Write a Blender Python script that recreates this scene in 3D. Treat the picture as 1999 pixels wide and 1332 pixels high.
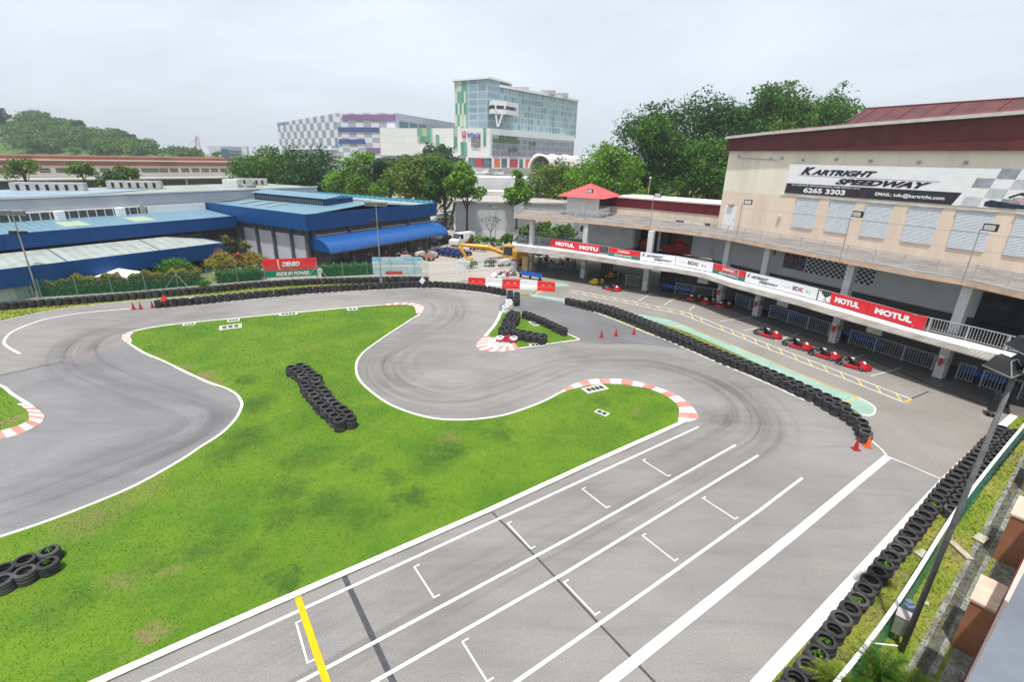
import bpy, math, random
import numpy as np
from mathutils import Vector, Matrix
from mathutils.geometry import tessellate_polygon
R = math.radians
S = bpy.context.scene
for o in list(bpy.data.objects): bpy.data.objects.remove(o)
# ------------------------------------------------------------------ camera
FP, CX, CY, CH = 965.0, 999.5, 666.0, 13.0
PIT, ROL = R(20.25), R(1.4)
fw = np.array([0, math.cos(PIT), -math.sin(PIT)]); _r = np.array([1., 0, 0]); _u = np.cross(_r, fw)
rt = math.cos(ROL)*_r + math.sin(ROL)*_u; up = -math.sin(ROL)*_r + math.cos(ROL)*_u
cd = bpy.data.cameras.new('camera'); cam = bpy.data.objects.new('camera', cd); S.collection.objects.link(cam)
cam.matrix_world = Matrix(((rt[0], up[0], -fw[0], 0), (rt[1], up[1], -fw[1], 0), (rt[2], up[2], -fw[2], CH), (0, 0, 0, 1)))
cd.sensor_width = 36; cd.lens = 36*FP/1999; cd.clip_end = 6000; cd.clip_start = .1
S.camera = cam
# ------------------------------------------------------------------ sky, sun, exposure
W = bpy.data.worlds.new('World'); S.world = W; W.use_nodes = True
nt = W.node_tree; nt.nodes.clear()
wo = nt.nodes.new('ShaderNodeOutputWorld'); bg = nt.nodes.new('ShaderNodeBackground')
sky = nt.nodes.new('ShaderNodeTexSky'); sky.sky_type = 'NISHITA'; sky.sun_disc = False
SUN_EL, SUN_AZ = R(73), R(200)          # azimuth clockwise from +Y
sky.sun_elevation = SUN_EL; sky.sun_rotation = SUN_AZ
sky.air_density = 1.0; sky.dust_density = 4.0; sky.ozone_density = 1.0
tc = nt.nodes.new('ShaderNodeTexCoord'); mp = nt.nodes.new('ShaderNodeMapping'); mp.inputs['Scale'].default_value = (1.1, 1.1, 3.6)
ns = nt.nodes.new('ShaderNodeTexNoise'); ns.inputs['Scale'].default_value = 1.6; ns.inputs['Detail'].default_value = 9; ns.inputs['Roughness'].default_value = .55; ns.inputs['Distortion'].default_value = .4
cr = nt.nodes.new('ShaderNodeMapRange'); cr.inputs['From Min'].default_value = .40; cr.inputs['From Max'].default_value = .72
cr.inputs['To Min'].default_value = .70; cr.inputs['To Max'].default_value = .97
mx = nt.nodes.new('ShaderNodeMix'); mx.data_type = 'RGBA'
mx.inputs[7].default_value = (7.8, 8.5, 9.25, 1)
L = nt.links.new
L(tc.outputs['Generated'], mp.inputs[0]); L(mp.outputs[0], ns.inputs['Vector']); L(ns.outputs[0], cr.inputs[0])
L(cr.outputs[0], mx.inputs[0]); L(sky.outputs[0], mx.inputs[6]); L(mx.outputs[2], bg.inputs[0]); L(bg.outputs[0], wo.inputs[0])
bg.inputs[1].default_value = 0.10
sd = bpy.data.lights.new('sun', 'SUN'); sd.energy = 4.3; sd.angle = R(1.5); sd.color = (1, .965, .91)
so = bpy.data.objects.new('sun', sd); S.collection.objects.link(so); so.location = (40, 0, 60)
so.rotation_euler = (R(90)-SUN_EL, 0, -SUN_AZ+math.pi)
_v = Vector((math.cos(SUN_EL)*math.sin(SUN_AZ), math.cos(SUN_EL)*math.cos(SUN_AZ), math.sin(SUN_EL)))
so.rotation_euler = _v.to_track_quat('Z', 'Y').to_euler()
S.view_settings.view_transform = 'Standard'; S.view_settings.look = 'None'; S.view_settings.gamma = 1; S.view_settings.use_curve_mapping = False
S.view_settings.exposure = 0.27
S.render.engine = 'CYCLES'
# ------------------------------------------------------------------ pixel -> world helpers (photo pixels, 1999 x 1332)
def ray(x, y): return fw*FP + rt*(x-CX) - up*(y-CY)
def G(x, y, z=0.0):
    d = ray(x, y); t = (z-CH)/d[2]; return Vector((0, 0, CH)) + Vector(d*t)
def DY(x, y, Y):
    d = ray(x, y); t = Y/d[1]; return Vector((0, 0, CH)) + Vector(d*t)
def proj(p):
    q = np.array([p[0], p[1], p[2]-CH]); w = q@fw; return CX+FP*(q@rt)/w, CY-FP*(q@up)/w
def HZ(p, y):
    lo, hi = -5., CH+2.2*p[1]
    for _ in range(50):
        m = (lo+hi)/2
        if proj((p[0], p[1], m))[1] > y: lo = m
        else: hi = m
    return lo
def on(p0, d, x, y):
    """ray of a pixel met with the vertical plane through p0 along d -> (s, z)"""
    d = Vector((d[0], d[1])).normalized(); n = Vector((-d[1], d[0])); r = ray(x, y)
    t = (Vector(p0[:2]).dot(n))/(Vector(r[:2]).dot(n)); P = Vector((0, 0, CH))+Vector(r*t)
    return (P.xy-Vector(p0[:2])).dot(d), P.z
# ------------------------------------------------------------------ materials
MATS = {}
def mat(name, col, rough=.8, var=.12, scale=1.5, metal=0, bump=0, bscale=40, col2=None, spec=.3, trans=0, coords='Object', streak=None, emit=None):
    if name in MATS: return MATS[name]
    m = bpy.data.materials.new(name); m.use_nodes = True; n = m.node_tree; b = n.nodes['Principled BSDF']
    b.inputs['Roughness'].default_value = rough; b.inputs['Metallic'].default_value = metal
    b.inputs['Specular IOR Level'].default_value = spec
    c = (*col, 1); c2 = (*(col2 or [max(0, v*(1-2.2*var)) for v in col]), 1)
    t = n.nodes.new('ShaderNodeTexCoord'); no = n.nodes.new('ShaderNodeTexNoise'); no.inputs['Scale'].default_value = scale
    no.inputs['Detail'].default_value = 7; no.inputs['Roughness'].default_value = .62
    mp = n.nodes.new('ShaderNodeMapping'); n.links.new(t.outputs[coords], mp.inputs[0]); n.links.new(mp.outputs[0], no.inputs['Vector'])
    if streak: mp.inputs['Scale'].default_value = streak
    r = n.nodes.new('ShaderNodeMapRange'); r.inputs[1].default_value = .35; r.inputs[2].default_value = .7
    x = n.nodes.new('ShaderNodeMix'); x.data_type = 'RGBA'; x.inputs[6].default_value = c; x.inputs[7].default_value = c2
    n.links.new(no.outputs[0], r.inputs[0]); n.links.new(r.outputs[0], x.inputs[0]); n.links.new(x.outputs[2], b.inputs['Base Color'])
    if bump:
        n2 = n.nodes.new('ShaderNodeTexNoise'); n2.inputs['Scale'].default_value = bscale; n2.inputs['Detail'].default_value = 4
        n.links.new(t.outputs[coords], n2.inputs['Vector'])
        bp = n.nodes.new('ShaderNodeBump'); bp.inputs['Strength'].default_value = bump; bp.inputs['Distance'].default_value = .02
        n.links.new(n2.outputs[0], bp.inputs['Height']); n.links.new(bp.outputs[0], b.inputs['Normal'])
    if emit: b.inputs['Emission Color'].default_value = (*emit, 1); b.inputs['Emission Strength'].default_value = 1
    MATS[name] = m; return m
def node(n, t, **k):
    x = n.nodes.new(t)
    for a, v in k.items():
        if a.startswith('i'): x.inputs[int(a[1:])].default_value = v
        else: setattr(x, a, v)
    return x
def leafmat(name, c1, c2, sc=.5):
    m = bpy.data.materials.new(name); m.use_nodes = True; n = m.node_tree; b = n.nodes['Principled BSDF']
    b.inputs['Roughness'].default_value = .55; b.inputs['Specular IOR Level'].default_value = .25
    g = n.nodes.new('ShaderNodeNewGeometry'); no = node(n, 'ShaderNodeTexNoise'); no.inputs['Scale'].default_value = sc; no.inputs['Detail'].default_value = 3
    n.links.new(g.outputs['Position'], no.inputs['Vector'])
    ad = node(n, 'ShaderNodeMath', operation='ADD'); mu = node(n, 'ShaderNodeMath', operation='MULTIPLY_ADD', i1=.7, i2=-.35)
    n.links.new(g.outputs['Random Per Island'], mu.inputs[0]); n.links.new(no.outputs[0], ad.inputs[0]); n.links.new(mu.outputs[0], ad.inputs[1])
    r = node(n, 'ShaderNodeMapRange', i1=.33, i2=.72); n.links.new(ad.outputs[0], r.inputs[0])
    x = node(n, 'ShaderNodeMix', data_type='RGBA', i6=(*c1, 1), i7=(*c2, 1)); n.links.new(r.outputs[0], x.inputs[0])
    n.links.new(x.outputs[2], b.inputs['Base Color'])
    tr = n.nodes.new('ShaderNodeBsdfTranslucent'); n.links.new(x.outputs[2], tr.inputs[0]); ms = node(n, 'ShaderNodeMixShader', i0=.35)
    n.links.new(b.outputs[0], ms.inputs[1]); n.links.new(tr.outputs[0], ms.inputs[2]); n.links.new(ms.outputs[0], n.nodes['Material Output'].inputs[0])
    return m
# ------------------------------------------------------------------ mesh builder
def tag(o, label=None, cat=None, group=None, kind=None):
    if label: o['label'] = label
    if cat: o['category'] = cat
    if group: o['group'] = group
    if kind: o['kind'] = kind
    return o
def empty(name, loc, label=None, cat=None, group=None, rz=0):
    o = bpy.data.objects.new(name, None); S.collection.objects.link(o); o.location = loc; o.rotation_euler = (0, 0, rz); o.empty_display_size = .2
    return tag(o, label, cat, group)
class MB:
    def __init__(s): s.v = []; s.f = []; s.m = []; s.ms = []
    def mi(s, m):
        if m not in s.ms: s.ms.append(m)
        return s.ms.index(m)
    def add(s, vs, fs, m):
        k = len(s.v); s.v += [tuple(v) for v in vs]; i = s.mi(m)
        for f in fs: s.f.append([k+a for a in f]); s.m.append(i)
        return s
    def hexa(s, b, t, m):  # bottom 4 pts, top 4 pts (ccw from above)
        return s.add(list(b)+list(t), [(3, 2, 1, 0), (4, 5, 6, 7), (0, 1, 5, 4), (1, 2, 6, 5), (2, 3, 7, 6), (3, 0, 4, 7)], m)
    def box(s, c, d, m, rz=0, ux=None):
        hx, hy, hz = d[0]/2, d[1]/2, d[2]/2
        if ux is not None: a = Vector((ux[0], ux[1])).normalized()
        else: a = Vector((math.cos(rz), math.sin(rz)))
        b = Vector((-a.y, a.x)); P = lambda x, y, z: (c[0]+a.x*x+b.x*y, c[1]+a.y*x+b.y*y, c[2]+z)
        q = [(-hx, -hy), (hx, -hy), (hx, hy), (-hx, hy)]
        return s.hexa([P(x, y, -hz) for x, y in q], [P(x, y, hz) for x, y in q], m)
    def wall(s, p, q, z0, z1, th, m, z1b=None):  # oriented slab, p->q, thickness to the left
        d = Vector((q[0]-p[0], q[1]-p[1])).normalized(); n = Vector((-d.y, d.x))*th
        z1b = z1 if z1b is None else z1b
        a = [(p[0], p[1]), (q[0], q[1]), (q[0]+n.x, q[1]+n.y), (p[0]+n.x, p[1]+n.y)]
        return s.hexa([(x, y, z0) for x, y in a], [(x, y, z) for (x, y), z in zip(a, (z1, z1b, z1b, z1))], m)
    def prism(s, poly, z0, z1, m, mt=None):
        n = len(poly); ar = sum(poly[i][0]*poly[(i+1) % n][1]-poly[(i+1) % n][0]*poly[i][1] for i in range(n))
        if ar < 0: poly = poly[::-1]
        tr = tessellate_polygon([[Vector((p[0], p[1], 0)) for p in poly]])
        tt = []
        for t in tr:
            a, b, c = [poly[i] for i in t]
            if (b[0]-a[0])*(c[1]-a[1])-(b[1]-a[1])*(c[0]-a[0]) < 0: t = (t[0], t[2], t[1])
            tt.append(t)
        zz = (lambda i: z1) if not callable(z1) else (lambda i: z1(poly[i]))
        s.add([(p[0], p[1], zz(i)) for i, p in enumerate(poly)], tt, mt or m)
        if z0 is not None:
            s.add([(p[0], p[1], z0) for p in poly]+[(p[0], p[1], zz(i)) for i, p in enumerate(poly)], [(i, (i+1) % n, n+(i+1) % n, n+i) for i in range(n)], m)
        return s
    def poly3(s, pts, m):  # planar polygon in 3d
        tr = tessellate_polygon([[Vector(p) for p in pts]]); return s.add(pts, tr, m)
    def tube(s, p, q, r0, m, r1=None, n=8, cap=True):
        p, q = Vector(p), Vector(q); r1 = r0 if r1 is None else r1; a = (q-p).normalized()
        b = a.orthogonal().normalized(); c = a.cross(b)
        vs = [p+(b*math.cos(2*math.pi*i/n)+c*math.sin(2*math.pi*i/n))*r0 for i in range(n)]+[q+(b*math.cos(2*math.pi*i/n)+c*math.sin(2*math.pi*i/n))*r1 for i in range(n)]
        fs = [(i, (i+1) % n, n+(i+1) % n, n+i) for i in range(n)]
        if cap: fs += [tuple(range(n))[::-1], tuple(range(n, 2*n))]
        return s.add(vs, fs, m)
    def path(s, pts, r, m, n=8, rs=None):
        for i in range(len(pts)-1): s.tube(pts[i], pts[i+1], rs[i] if rs else r, m, rs[i+1] if rs else r, n)
        return s
    def lathe(s, prof, m, n=24, c=(0, 0, 0), axis='z', close=False):
        vs = []; k = len(prof)
        for i in range(n):
            a = 2*math.pi*i/n; ca, sa = math.cos(a), math.sin(a)
            for r, z in prof:
                p = (r*ca, r*sa, z) if axis == 'z' else ((z, r*ca, r*sa) if axis == 'x' else (r*sa, z, r*ca))
                vs.append((c[0]+p[0], c[1]+p[1], c[2]+p[2]))
        e = k if close else k-1
        fs = [(i*k+j, ((i+1) % n)*k+j, ((i+1) % n)*k+(j+1) % k, i*k+(j+1) % k) for i in range(n) for j in range(e)]
        return s.add(vs, fs, m)
    def build(s, name, parent=None, smooth=False, world=True):
        me = bpy.data.meshes.new(name)
        off = parent
        vs = s.v
        if parent is not None and world:
            L0 = Vector((0, 0, 0)); q = parent
            while q is not None: L0 = L0+q.location; q = q.parent
            vs = [(v[0]-L0.x, v[1]-L0.y, v[2]-L0.z) for v in vs]
        me.from_pydata(vs, [], s.f)
        for m in s.ms: me.materials.append(m)
        me.polygons.foreach_set('material_index', s.m)
        if smooth: me.polygons.foreach_set('use_smooth', [True]*len(s.f))
        me.update()
        o = bpy.data.objects.new(name, me); S.collection.objects.link(o)
        if parent is not None: o.parent = parent
        return o
def top(mb, name, label, cat, group=None, smooth=False, loc=None):
    """a thing that is a single mesh, its origin put at its base"""
    if loc is None:
        a = np.array(mb.v); loc = (float(a[:, 0].mean()), float(a[:, 1].mean()), float(a[:, 2].min()))
    mb.v = [(v[0]-loc[0], v[1]-loc[1], v[2]-loc[2]) for v in mb.v]
    o = mb.build(name, None, smooth); o.location = loc; return tag(o, label, cat, group)
def copy_tree(o, parent=None):
    c = o.copy(); S.collection.objects.link(c); c.parent = parent
    for ch in list(o.children): copy_tree(ch, c)
    return c
ORD = ['first','second','third','fourth','fifth','sixth','seventh','eighth','ninth','tenth','eleventh','twelfth','thirteenth','fourteenth','fifteenth','sixteenth','seventeenth','eighteenth','nineteenth']
def ordn(i):
    i += 1
    if i < 20: return ORD[i-1]
    t = ['', '', 'twenty', 'thirty', 'forty', 'fifty', 'sixty', 'seventy', 'eighty', 'ninety'][(i//10) % 10]
    if i % 10 == 0: w = t[:-1]+'ieth'
    else: w = t+'-'+ORD[i % 10-1]
    if i >= 100: w = 'hundred and '+(w if t else ORD[i % 100-1])
    return w
# ------------------------------------------------------------------ lettering
def letters(txt, parent, name, org, ux, uz, w, h, m, bold=.0, shear=0, off=.004, maxw=True, label=None):
    """flat lettering lying on the plane org + ux*x + uz*z ; fitted into w x h"""
    cu = bpy.data.curves.new('f', 'FONT'); cu.body = txt; cu.offset = bold; cu.shear = shear; cu.resolution_u = 3; cu.extrude = 0
    ob = bpy.data.objects.new('f', cu); S.collection.objects.link(ob)
    bpy.context.view_layer.update()
    me = bpy.data.meshes.new_from_object(ob.evaluated_get(bpy.context.evaluated_depsgraph_get()))
    bpy.data.objects.remove(ob); bpy.data.curves.remove(cu)
    vs = np.array([v.co[:] for v in me.vertices]); fs = [tuple(p.vertices) for p in me.polygons]; bpy.data.meshes.remove(me)
    x0, y0 = vs[:, 0].min(), vs[:, 1].min(); sx = w/(vs[:, 0].max()-x0); sy = h/(vs[:, 1].max()-y0)
    ux = Vector(ux).normalized(); uz = Vector(uz).normalized(); nn = ux.cross(uz); org = Vector(org)
    b = MB(); n = len(vs)
    P = [org+ux*float((v[0]-x0)*sx)+uz*float((v[1]-y0)*sy) for v in vs]
    b.add([p+nn*off for p in P], fs, m)
    o = b.build(name, parent)
    if label: o['label'] = label
    return o
# ================================================================== GROUND
rng = random.Random(7); nr = np.random.default_rng(11)
def spots_mask(n, pos, spots, distort=1.0):
    """max over soft discs: spots are (x, y, radius, strength); returns a socket"""
    no = node(n, 'ShaderNodeTexNoise'); no.inputs['Scale'].default_value = 1.6; no.inputs['Detail'].default_value = 8; no.inputs['Roughness'].default_value = .7
    n.links.new(pos, no.inputs['Vector'])
    sb = node(n, 'ShaderNodeVectorMath', operation='SUBTRACT'); sb.inputs[1].default_value = (.5, .5, .5); n.links.new(no.outputs['Color'], sb.inputs[0])
    sc = node(n, 'ShaderNodeVectorMath', operation='SCALE'); sc.inputs['Scale'].default_value = 3.2*distort; n.links.new(sb.outputs[0], sc.inputs[0])
    ad = node(n, 'ShaderNodeVectorMath', operation='ADD'); n.links.new(pos, ad.inputs[0]); n.links.new(sc.outputs[0], ad.inputs[1])
    sx = node(n, 'ShaderNodeVectorMath', operation='MULTIPLY'); sx.inputs[1].default_value = (1, 1, 0); n.links.new(ad.outputs[0], sx.inputs[0])
    last = None
    for (x, y, r, st) in spots:
        d = node(n, 'ShaderNodeVectorMath', operation='DISTANCE'); d.inputs[1].default_value = (x, y, 0); n.links.new(sx.outputs[0], d.inputs[0])
        m = node(n, 'ShaderNodeMapRange', i1=r*1.2, i2=r*.35, i3=0.0, i4=st); n.links.new(d.outputs['Value'], m.inputs[0])
        if last is None: last = m.outputs[0]
        else:
            x_ = node(n, 'ShaderNodeMath', operation='MAXIMUM'); n.links.new(last, x_.inputs[0]); n.links.new(m.outputs[0], x_.inputs[1]); last = x_.outputs[0]
    return last
def ground_mat(name, base, alt, big=.12, fine=18, fa=.25, spots=None, spotcol=None, rough=.9, spots2=None, spotcol2=None, speck=.0, streaks=None, wav=None, bump=.3):
    m = bpy.data.materials.new(name); m.use_nodes = True; n = m.node_tree; b = n.nodes['Principled BSDF']; l = n.links.new
    b.inputs['Roughness'].default_value = rough; b.inputs['Specular IOR Level'].default_value = .25
    g = n.nodes.new('ShaderNodeNewGeometry'); pos = g.outputs['Position']
    n1 = node(n, 'ShaderNodeTexNoise'); n1.inputs['Scale'].default_value = big; n1.inputs['Detail'].default_value = 8; n1.inputs['Roughness'].default_value = .62; n1.inputs['Distortion'].default_value = .6
    l(pos, n1.inputs['Vector']); r1 = node(n, 'ShaderNodeMapRange', i1=.36, i2=.66); l(n1.outputs[0], r1.inputs[0])
    x = node(n, 'ShaderNodeMix', data_type='RGBA', i6=(*base, 1), i7=(*alt, 1)); l(r1.outputs[0], x.inputs[0]); cur = x.outputs[2]
    def mixin(fac, col, blend='MIX'):
        nonlocal cur
        y = node(n, 'ShaderNodeMix', data_type='RGBA', i7=(*col, 1)); y.blend_type = blend; l(fac, y.inputs[0]); l(cur, y.inputs[6]); cur = y.outputs[2]
    if spots: mixin(spots_mask(n, pos, spots), spotcol)
    if spots2: mixin(spots_mask(n, pos, spots2), spotcol2)
    if streaks:
        for (ang, sx_, amt, col, sc_) in streaks:
            mp = node(n, 'ShaderNodeMapping'); mp.inputs['Rotation'].default_value = (0, 0, ang); mp.inputs['Scale'].default_value = (sx_, 1, 1)
            n3 = node(n, 'ShaderNodeTexNoise'); n3.inputs['Scale'].default_value = sc_; n3.inputs['Detail'].default_value = 6; n3.inputs['Distortion'].default_value = 1.2
            l(pos, mp.inputs[0]); l(mp.outputs[0], n3.inputs['Vector'])
            r3 = node(n, 'ShaderNodeMapRange', i1=.5, i2=.75, i3=0.0, i4=amt); l(n3.outputs[0], r3.inputs[0]); mixin(r3.outputs[0], col)
    n2 = node(n, 'ShaderNodeTexNoise'); n2.inputs['Scale'].default_value = fine; n2.inputs['Detail'].default_value = 3; l(pos, n2.inputs['Vector'])
    r2 = node(n, 'ShaderNodeMapRange', i1=.3, i2=.72, i3=1-fa, i4=1+fa); l(n2.outputs[0], r2.inputs[0])
    v = node(n, 'ShaderNodeVectorMath', operation='SCALE'); l(cur, v.inputs[0]); l(r2.outputs[0], v.inputs['Scale']); l(v.outputs[0], b.inputs['Base Color'])
    if bump:
        bp = node(n, 'ShaderNodeBump'); bp.inputs['Strength'].default_value = bump; bp.inputs['Distance'].default_value = .03; l(n2.outputs[0], bp.inputs['Height']); l(bp.outputs[0], b.inputs['Normal'])
    return m
def pw(pts, z=0): return [G(x, y, z) for x, y in pts]
def sxy(pts, z=0): return [(*G(x, y, 0).xy, z) for x, y in pts]
def spot(x, y, r, s=1.): p = G(x, y); return (p.x, p.y, r, s)
gray = (.225, .22, .218)
M_asph = ground_mat('asphalt', (.235, .224, .215), (.185, .177, .170), .16, 26, .22,
    spots=[spot(1400, 815, 1.3, .6), spot(1470, 830, 2.2, .3), spot(1130, 690, 1.6, .35), spot(960, 690, 1.2, .4), spot(860, 700, 1.6, .22), spot(1560, 720, 1.6, .22), spot(1290, 700, 2, .2), spot(700, 950, 1, .1), spot(430, 640, 2, .12), spot(1500, 740, 2, .25)], spotcol=(.12, .12, .125),
    spots2=[spot(650, 585, 6, .5), spot(900, 600, 5, .4), spot(1200, 780, 5, .4), spot(560, 590, 5, .4), spot(860, 770, 3, .35), spot(1050, 735, 3, .35)], spotcol2=(.30, .287, .272),
    streaks=[(.5, .14, .30, (.13, .126, .125), 1.3), (-.75, .12, .22, (.13, .126, .125), 1.1), (0, .1, .25, (.30, .287, .272), .8)], rough=.88)
M_asph2 = ground_mat('asphalt_newer', (.158, .156, .162), (.215, .212, .216), .12, 22, .15, streaks=[(.75, .1, .35, (.12, .12, .13), 1.0), (.3, .15, .25, (.24, .24, .245), .9)],
    spots=[spot(330, 740, 1.6, .4), spot(200, 800, 3, .2)], spotcol=(.15, .15, .16), rough=.85)
M_asph3 = ground_mat('asphalt_pit_exit', (.13, .128, .134), (.17, .167, .168), .2, 22, .15, streaks=[(-.6, .12, .3, (.11, .11, .12), 1.0)], rough=.88)
M_apron = ground_mat('concrete_apron', (.235, .219, .202), (.195, .18, .163), .22, 10, .12, streaks=[(-1.1, .15, .3, (.22, .2, .18), .7)], rough=.85)
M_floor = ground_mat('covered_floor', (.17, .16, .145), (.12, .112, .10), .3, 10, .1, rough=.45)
M_yard = ground_mat('yard_concrete', (.36, .325, .28), (.29, .26, .225), .09, 6, .08, rough=.9)
M_soil = ground_mat('outer_ground', (.12, .17, .04), (.2, .19, .09), .06, 6, .2, rough=.95)
M_mint = ground_mat('mint_paint', (.27, .40, .34), (.22, .32, .27), .9, 14, .14, rough=.8, streaks=[(-.9, .2, .35, (.22, .30, .27), 1.5)])
M_white = ground_mat('white_line_paint', (.74, .73, .72), (.52, .51, .50), 1.8, 24, .12, rough=.7)
M_whitedirty = ground_mat('white_kerb_paint', (.72, .7, .68), (.52, .49, .46), 1.2, 14, .12, rough=.8)
M_redk = ground_mat('red_kerb_paint', (.62, .16, .13), (.62, .28, .24), 1.4, 14, .12, rough=.8)
M_yel = ground_mat('yellow_paint', (.76, .41, .0), (.64, .33, .01), 2, 14, .08, rough=.75)
M_yelf = ground_mat('worn_yellow_paint', (.66, .42, .08), (.5, .36, .16), 2, 14, .1, rough=.8)
M_tar = ground_mat('tar_strip', (.052, .055, .066), (.07, .072, .08), 2, 14, .2, rough=.75)
M_redline = ground_mat('faded_red_line', (.4, .16, .15), (.3, .2, .2), 2, 14, .1)
DRK = [spot(870, 880, 1.1, .75), spot(975, 850, .9, .6), spot(840, 905, .9, .5), spot(805, 975, .8, .75), spot(770, 935, .7, .6), spot(705, 905, .8, .45), spot(600, 900, 1.1, .55), spot(560, 960, 1, .6), spot(640, 990, 1.2, .6), spot(480, 860, 1.2, .75), spot(455, 880, 1.2, .6), spot(500, 790, 1.2, .65), spot(480, 745, .8, .7), spot(410, 1065, 1., .5), spot(480, 1090, .9, .45), spot(560, 1135, .6, .75), spot(300, 1100, .7, .35), spot(1170, 785, .9, .5), spot(700, 1010, 1., .5), spot(120, 1190, .9, .4), spot(560, 1010, .8, .6)]
DRY = [spot(395, 735, .9, 1.), spot(425, 748, .6, 1.), spot(360, 718, .6, .7), spot(300, 1240, .45, .8), spot(240, 1130, .6, .5), spot(250, 960, 1.6, .45), spot(330, 1120, .5, .5), spot(880, 855, .6, .4), spot(1245, 805, .5, .4), spot(170, 1020, 1.3, .5), spot(20, 825, .7, .8), spot(300, 700, 1.1, .35)]
def grass_mat(name, a, b_, drk=None, dry=None):
    return ground_mat(name, a, b_, .35, 60, .2, spots=drk or DRK, spotcol=(.024, .070, .010), spots2=dry or DRY, spotcol2=(.19, .155, .065), streaks=[(.4, .6, .6, (.125, .185, .014), .30), (1.2, .7, .35, (.06, .15, .010), 1.3), (.3, .8, .22, (.16, .17, .03), 2.4)], rough=.9, bump=.25)
M_grass = grass_mat('grass', (.062, .146, .009), (.112, .200, .011))
M_grass2 = grass_mat('verge_grass', (.13, .19, .015), (.26, .24, .05), [(12, 12, .5, .3)], [spot(1800, 960, .8, .7), spot(1860, 1080, .7, .8), spot(1740, 1120, .7, .7), spot(1700, 1190, .7, .6), spot(1960, 890, 1, .6), spot(1620, 1290, .8, .7)])

def sheet(name, pts, z, m, thick=None):
    b = MB(); b.prism([p.xy[:] for p in pw(pts)], (z-thick) if thick else None, z, m); o = b.build(name); return tag(o, kind='structure')
# the big ground, lower under the factory on the left so that its canopies stand clear
def gz(x, y):
    return -.03
b = MB(); b.add([(-1500, -200, gz(0, 0)), (1500, -200, -.03), (1500, 2600, -.03), (-1500, 2600, -.03)], [(0, 1, 2, 3)], M_soil); tag(b.build('ground'), kind='structure')
yard = [(G(860, 553).x, G(860, 553).y), (8, 56), (16, 62), (40, 62), (45, 140), (-30, 190), (-60, 150), (-60, 70), (-44, 60), (-27, 52)]
b = MB(); b.prism(yard, None, -.012, M_yard); tag(b.build('yard'), kind='structure')
sheet('race_track', [(-700, 900), (-300, 655), (0, 620), (150, 596), (300, 585), (500, 566), (700, 556), (905, 553), (1110, 560), (1250, 590), (1420, 640), (1700, 790), (1735, 888), (1760, 905), (1838, 937), (1467, 1332), (1240, 1640), (400, 1750), (-700, 1700)], 0.0, M_asph)
# pit apron beyond the barrier, and covered floor
sheet('pit_apron', [(1000, 575), (905, 566), (870, 552), (1000, 543), (1090, 545), (1160, 552), (1300, 580), (1430, 606), (1560, 655), (1700, 703), (1800, 746), (1925, 793), (1975, 812), (1937, 842), (1838, 936), (1732, 891), (1700, 855), (1680, 812), (1500, 705), (1340, 636), (1210, 600), (1105, 588), (1035, 580)], .004, M_apron)
fl = [G(x, y).xy for x, y in [(1040, 536), (1100, 547), (1200, 561), (1300, 580), (1430, 605.5), (1560, 654), (1700, 702), (1800, 745), (1925, 792), (2030, 828)]]
cfl = [p[:] for p in fl]+[(44, 20), (44, 50), (34, 62), (18, 66), (4, 66)]
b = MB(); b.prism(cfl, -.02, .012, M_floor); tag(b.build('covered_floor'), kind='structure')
def strip(mb, pts, w, z, m, side=0, z0=None):
    """ribbon of width w along world xy points (side -1/0/+1 : left/centre/right)"""
    P = [Vector(p[:2]) for p in pts]; n = len(P); lv = []; rv = []
    for i in range(n):
        a = P[max(i-1, 0)]; c = P[min(i+1, n-1)]; d = (c-a).normalized(); q = Vector((-d.y, d.x))
        ww = w(i/(n-1)) if callable(w) else w
        l_, r_ = {0: (.5, .5), 1: (0, 1), -1: (1, 0)}[side]
        lv.append(P[i]+q*ww*l_); rv.append(P[i]-q*ww*r_)
    vs = [(p.x, p.y, z) for p in lv]+[(p.x, p.y, z) for p in rv]
    mb.add(vs, [(i+n, i+n+1, i+1, i) for i in range(n-1)], m)
    if z0 is not None:
        mb.add([(p.x, p.y, z) for p in lv]+[(p.x, p.y, z0) for p in lv], [(i, i+1, i+1+n, i+n) for i in range(n-1)], m)
        mb.add([(p.x, p.y, z) for p in rv]+[(p.x, p.y, z0) for p in rv], [(i+1, i, i+n, i+n+1) for i in range(n-1)], m)
def smooth(P, k=4, closed=False):
    P = [Vector(p[:2]) for p in P]; n = len(P); out = []
    for i in range(n if closed else n-1):
        p0 = P[(i-1) % n] if closed else P[max(i-1, 0)]; p1 = P[i]; p2 = P[(i+1) % n]; p3 = P[(i+2) % n] if closed else P[min(i+2, n-1)]
        for j in range(k):
            t = j/k; out.append(.5*((2*p1)+(p2-p0)*t+(2*p0-5*p1+4*p2-p3)*t*t+(3*p1-p0-3*p2+p3)*t**3))
    if not closed: out.append(P[-1])
    return out
def dense(P, step):
    out = []; P = [Vector(p[:2]) for p in P]
    for a, c in zip(P[:-1], P[1:]):
        n = max(1, int((c-a).length/step)); out += [a+(c-a)*(i/n) for i in range(n)]
    return out+[P[-1]]
def arcl(P):
    s = [0]
    for a, c in zip(P[:-1], P[1:]): s.append(s[-1]+(Vector(c[:2])-Vector(a[:2])).length)
    return s
def along(P, t):
    s = arcl(P)
    t = min(max(t, 0), s[-1]-1e-6)
    for i in range(len(P)-1):
        if s[i+1] > t:
            f = (t-s[i])/max(s[i+1]-s[i], 1e-9); return Vector(P[i][:2])*(1-f)+Vector(P[i+1][:2])*f
    return Vector(P[-1][:2])
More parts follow.
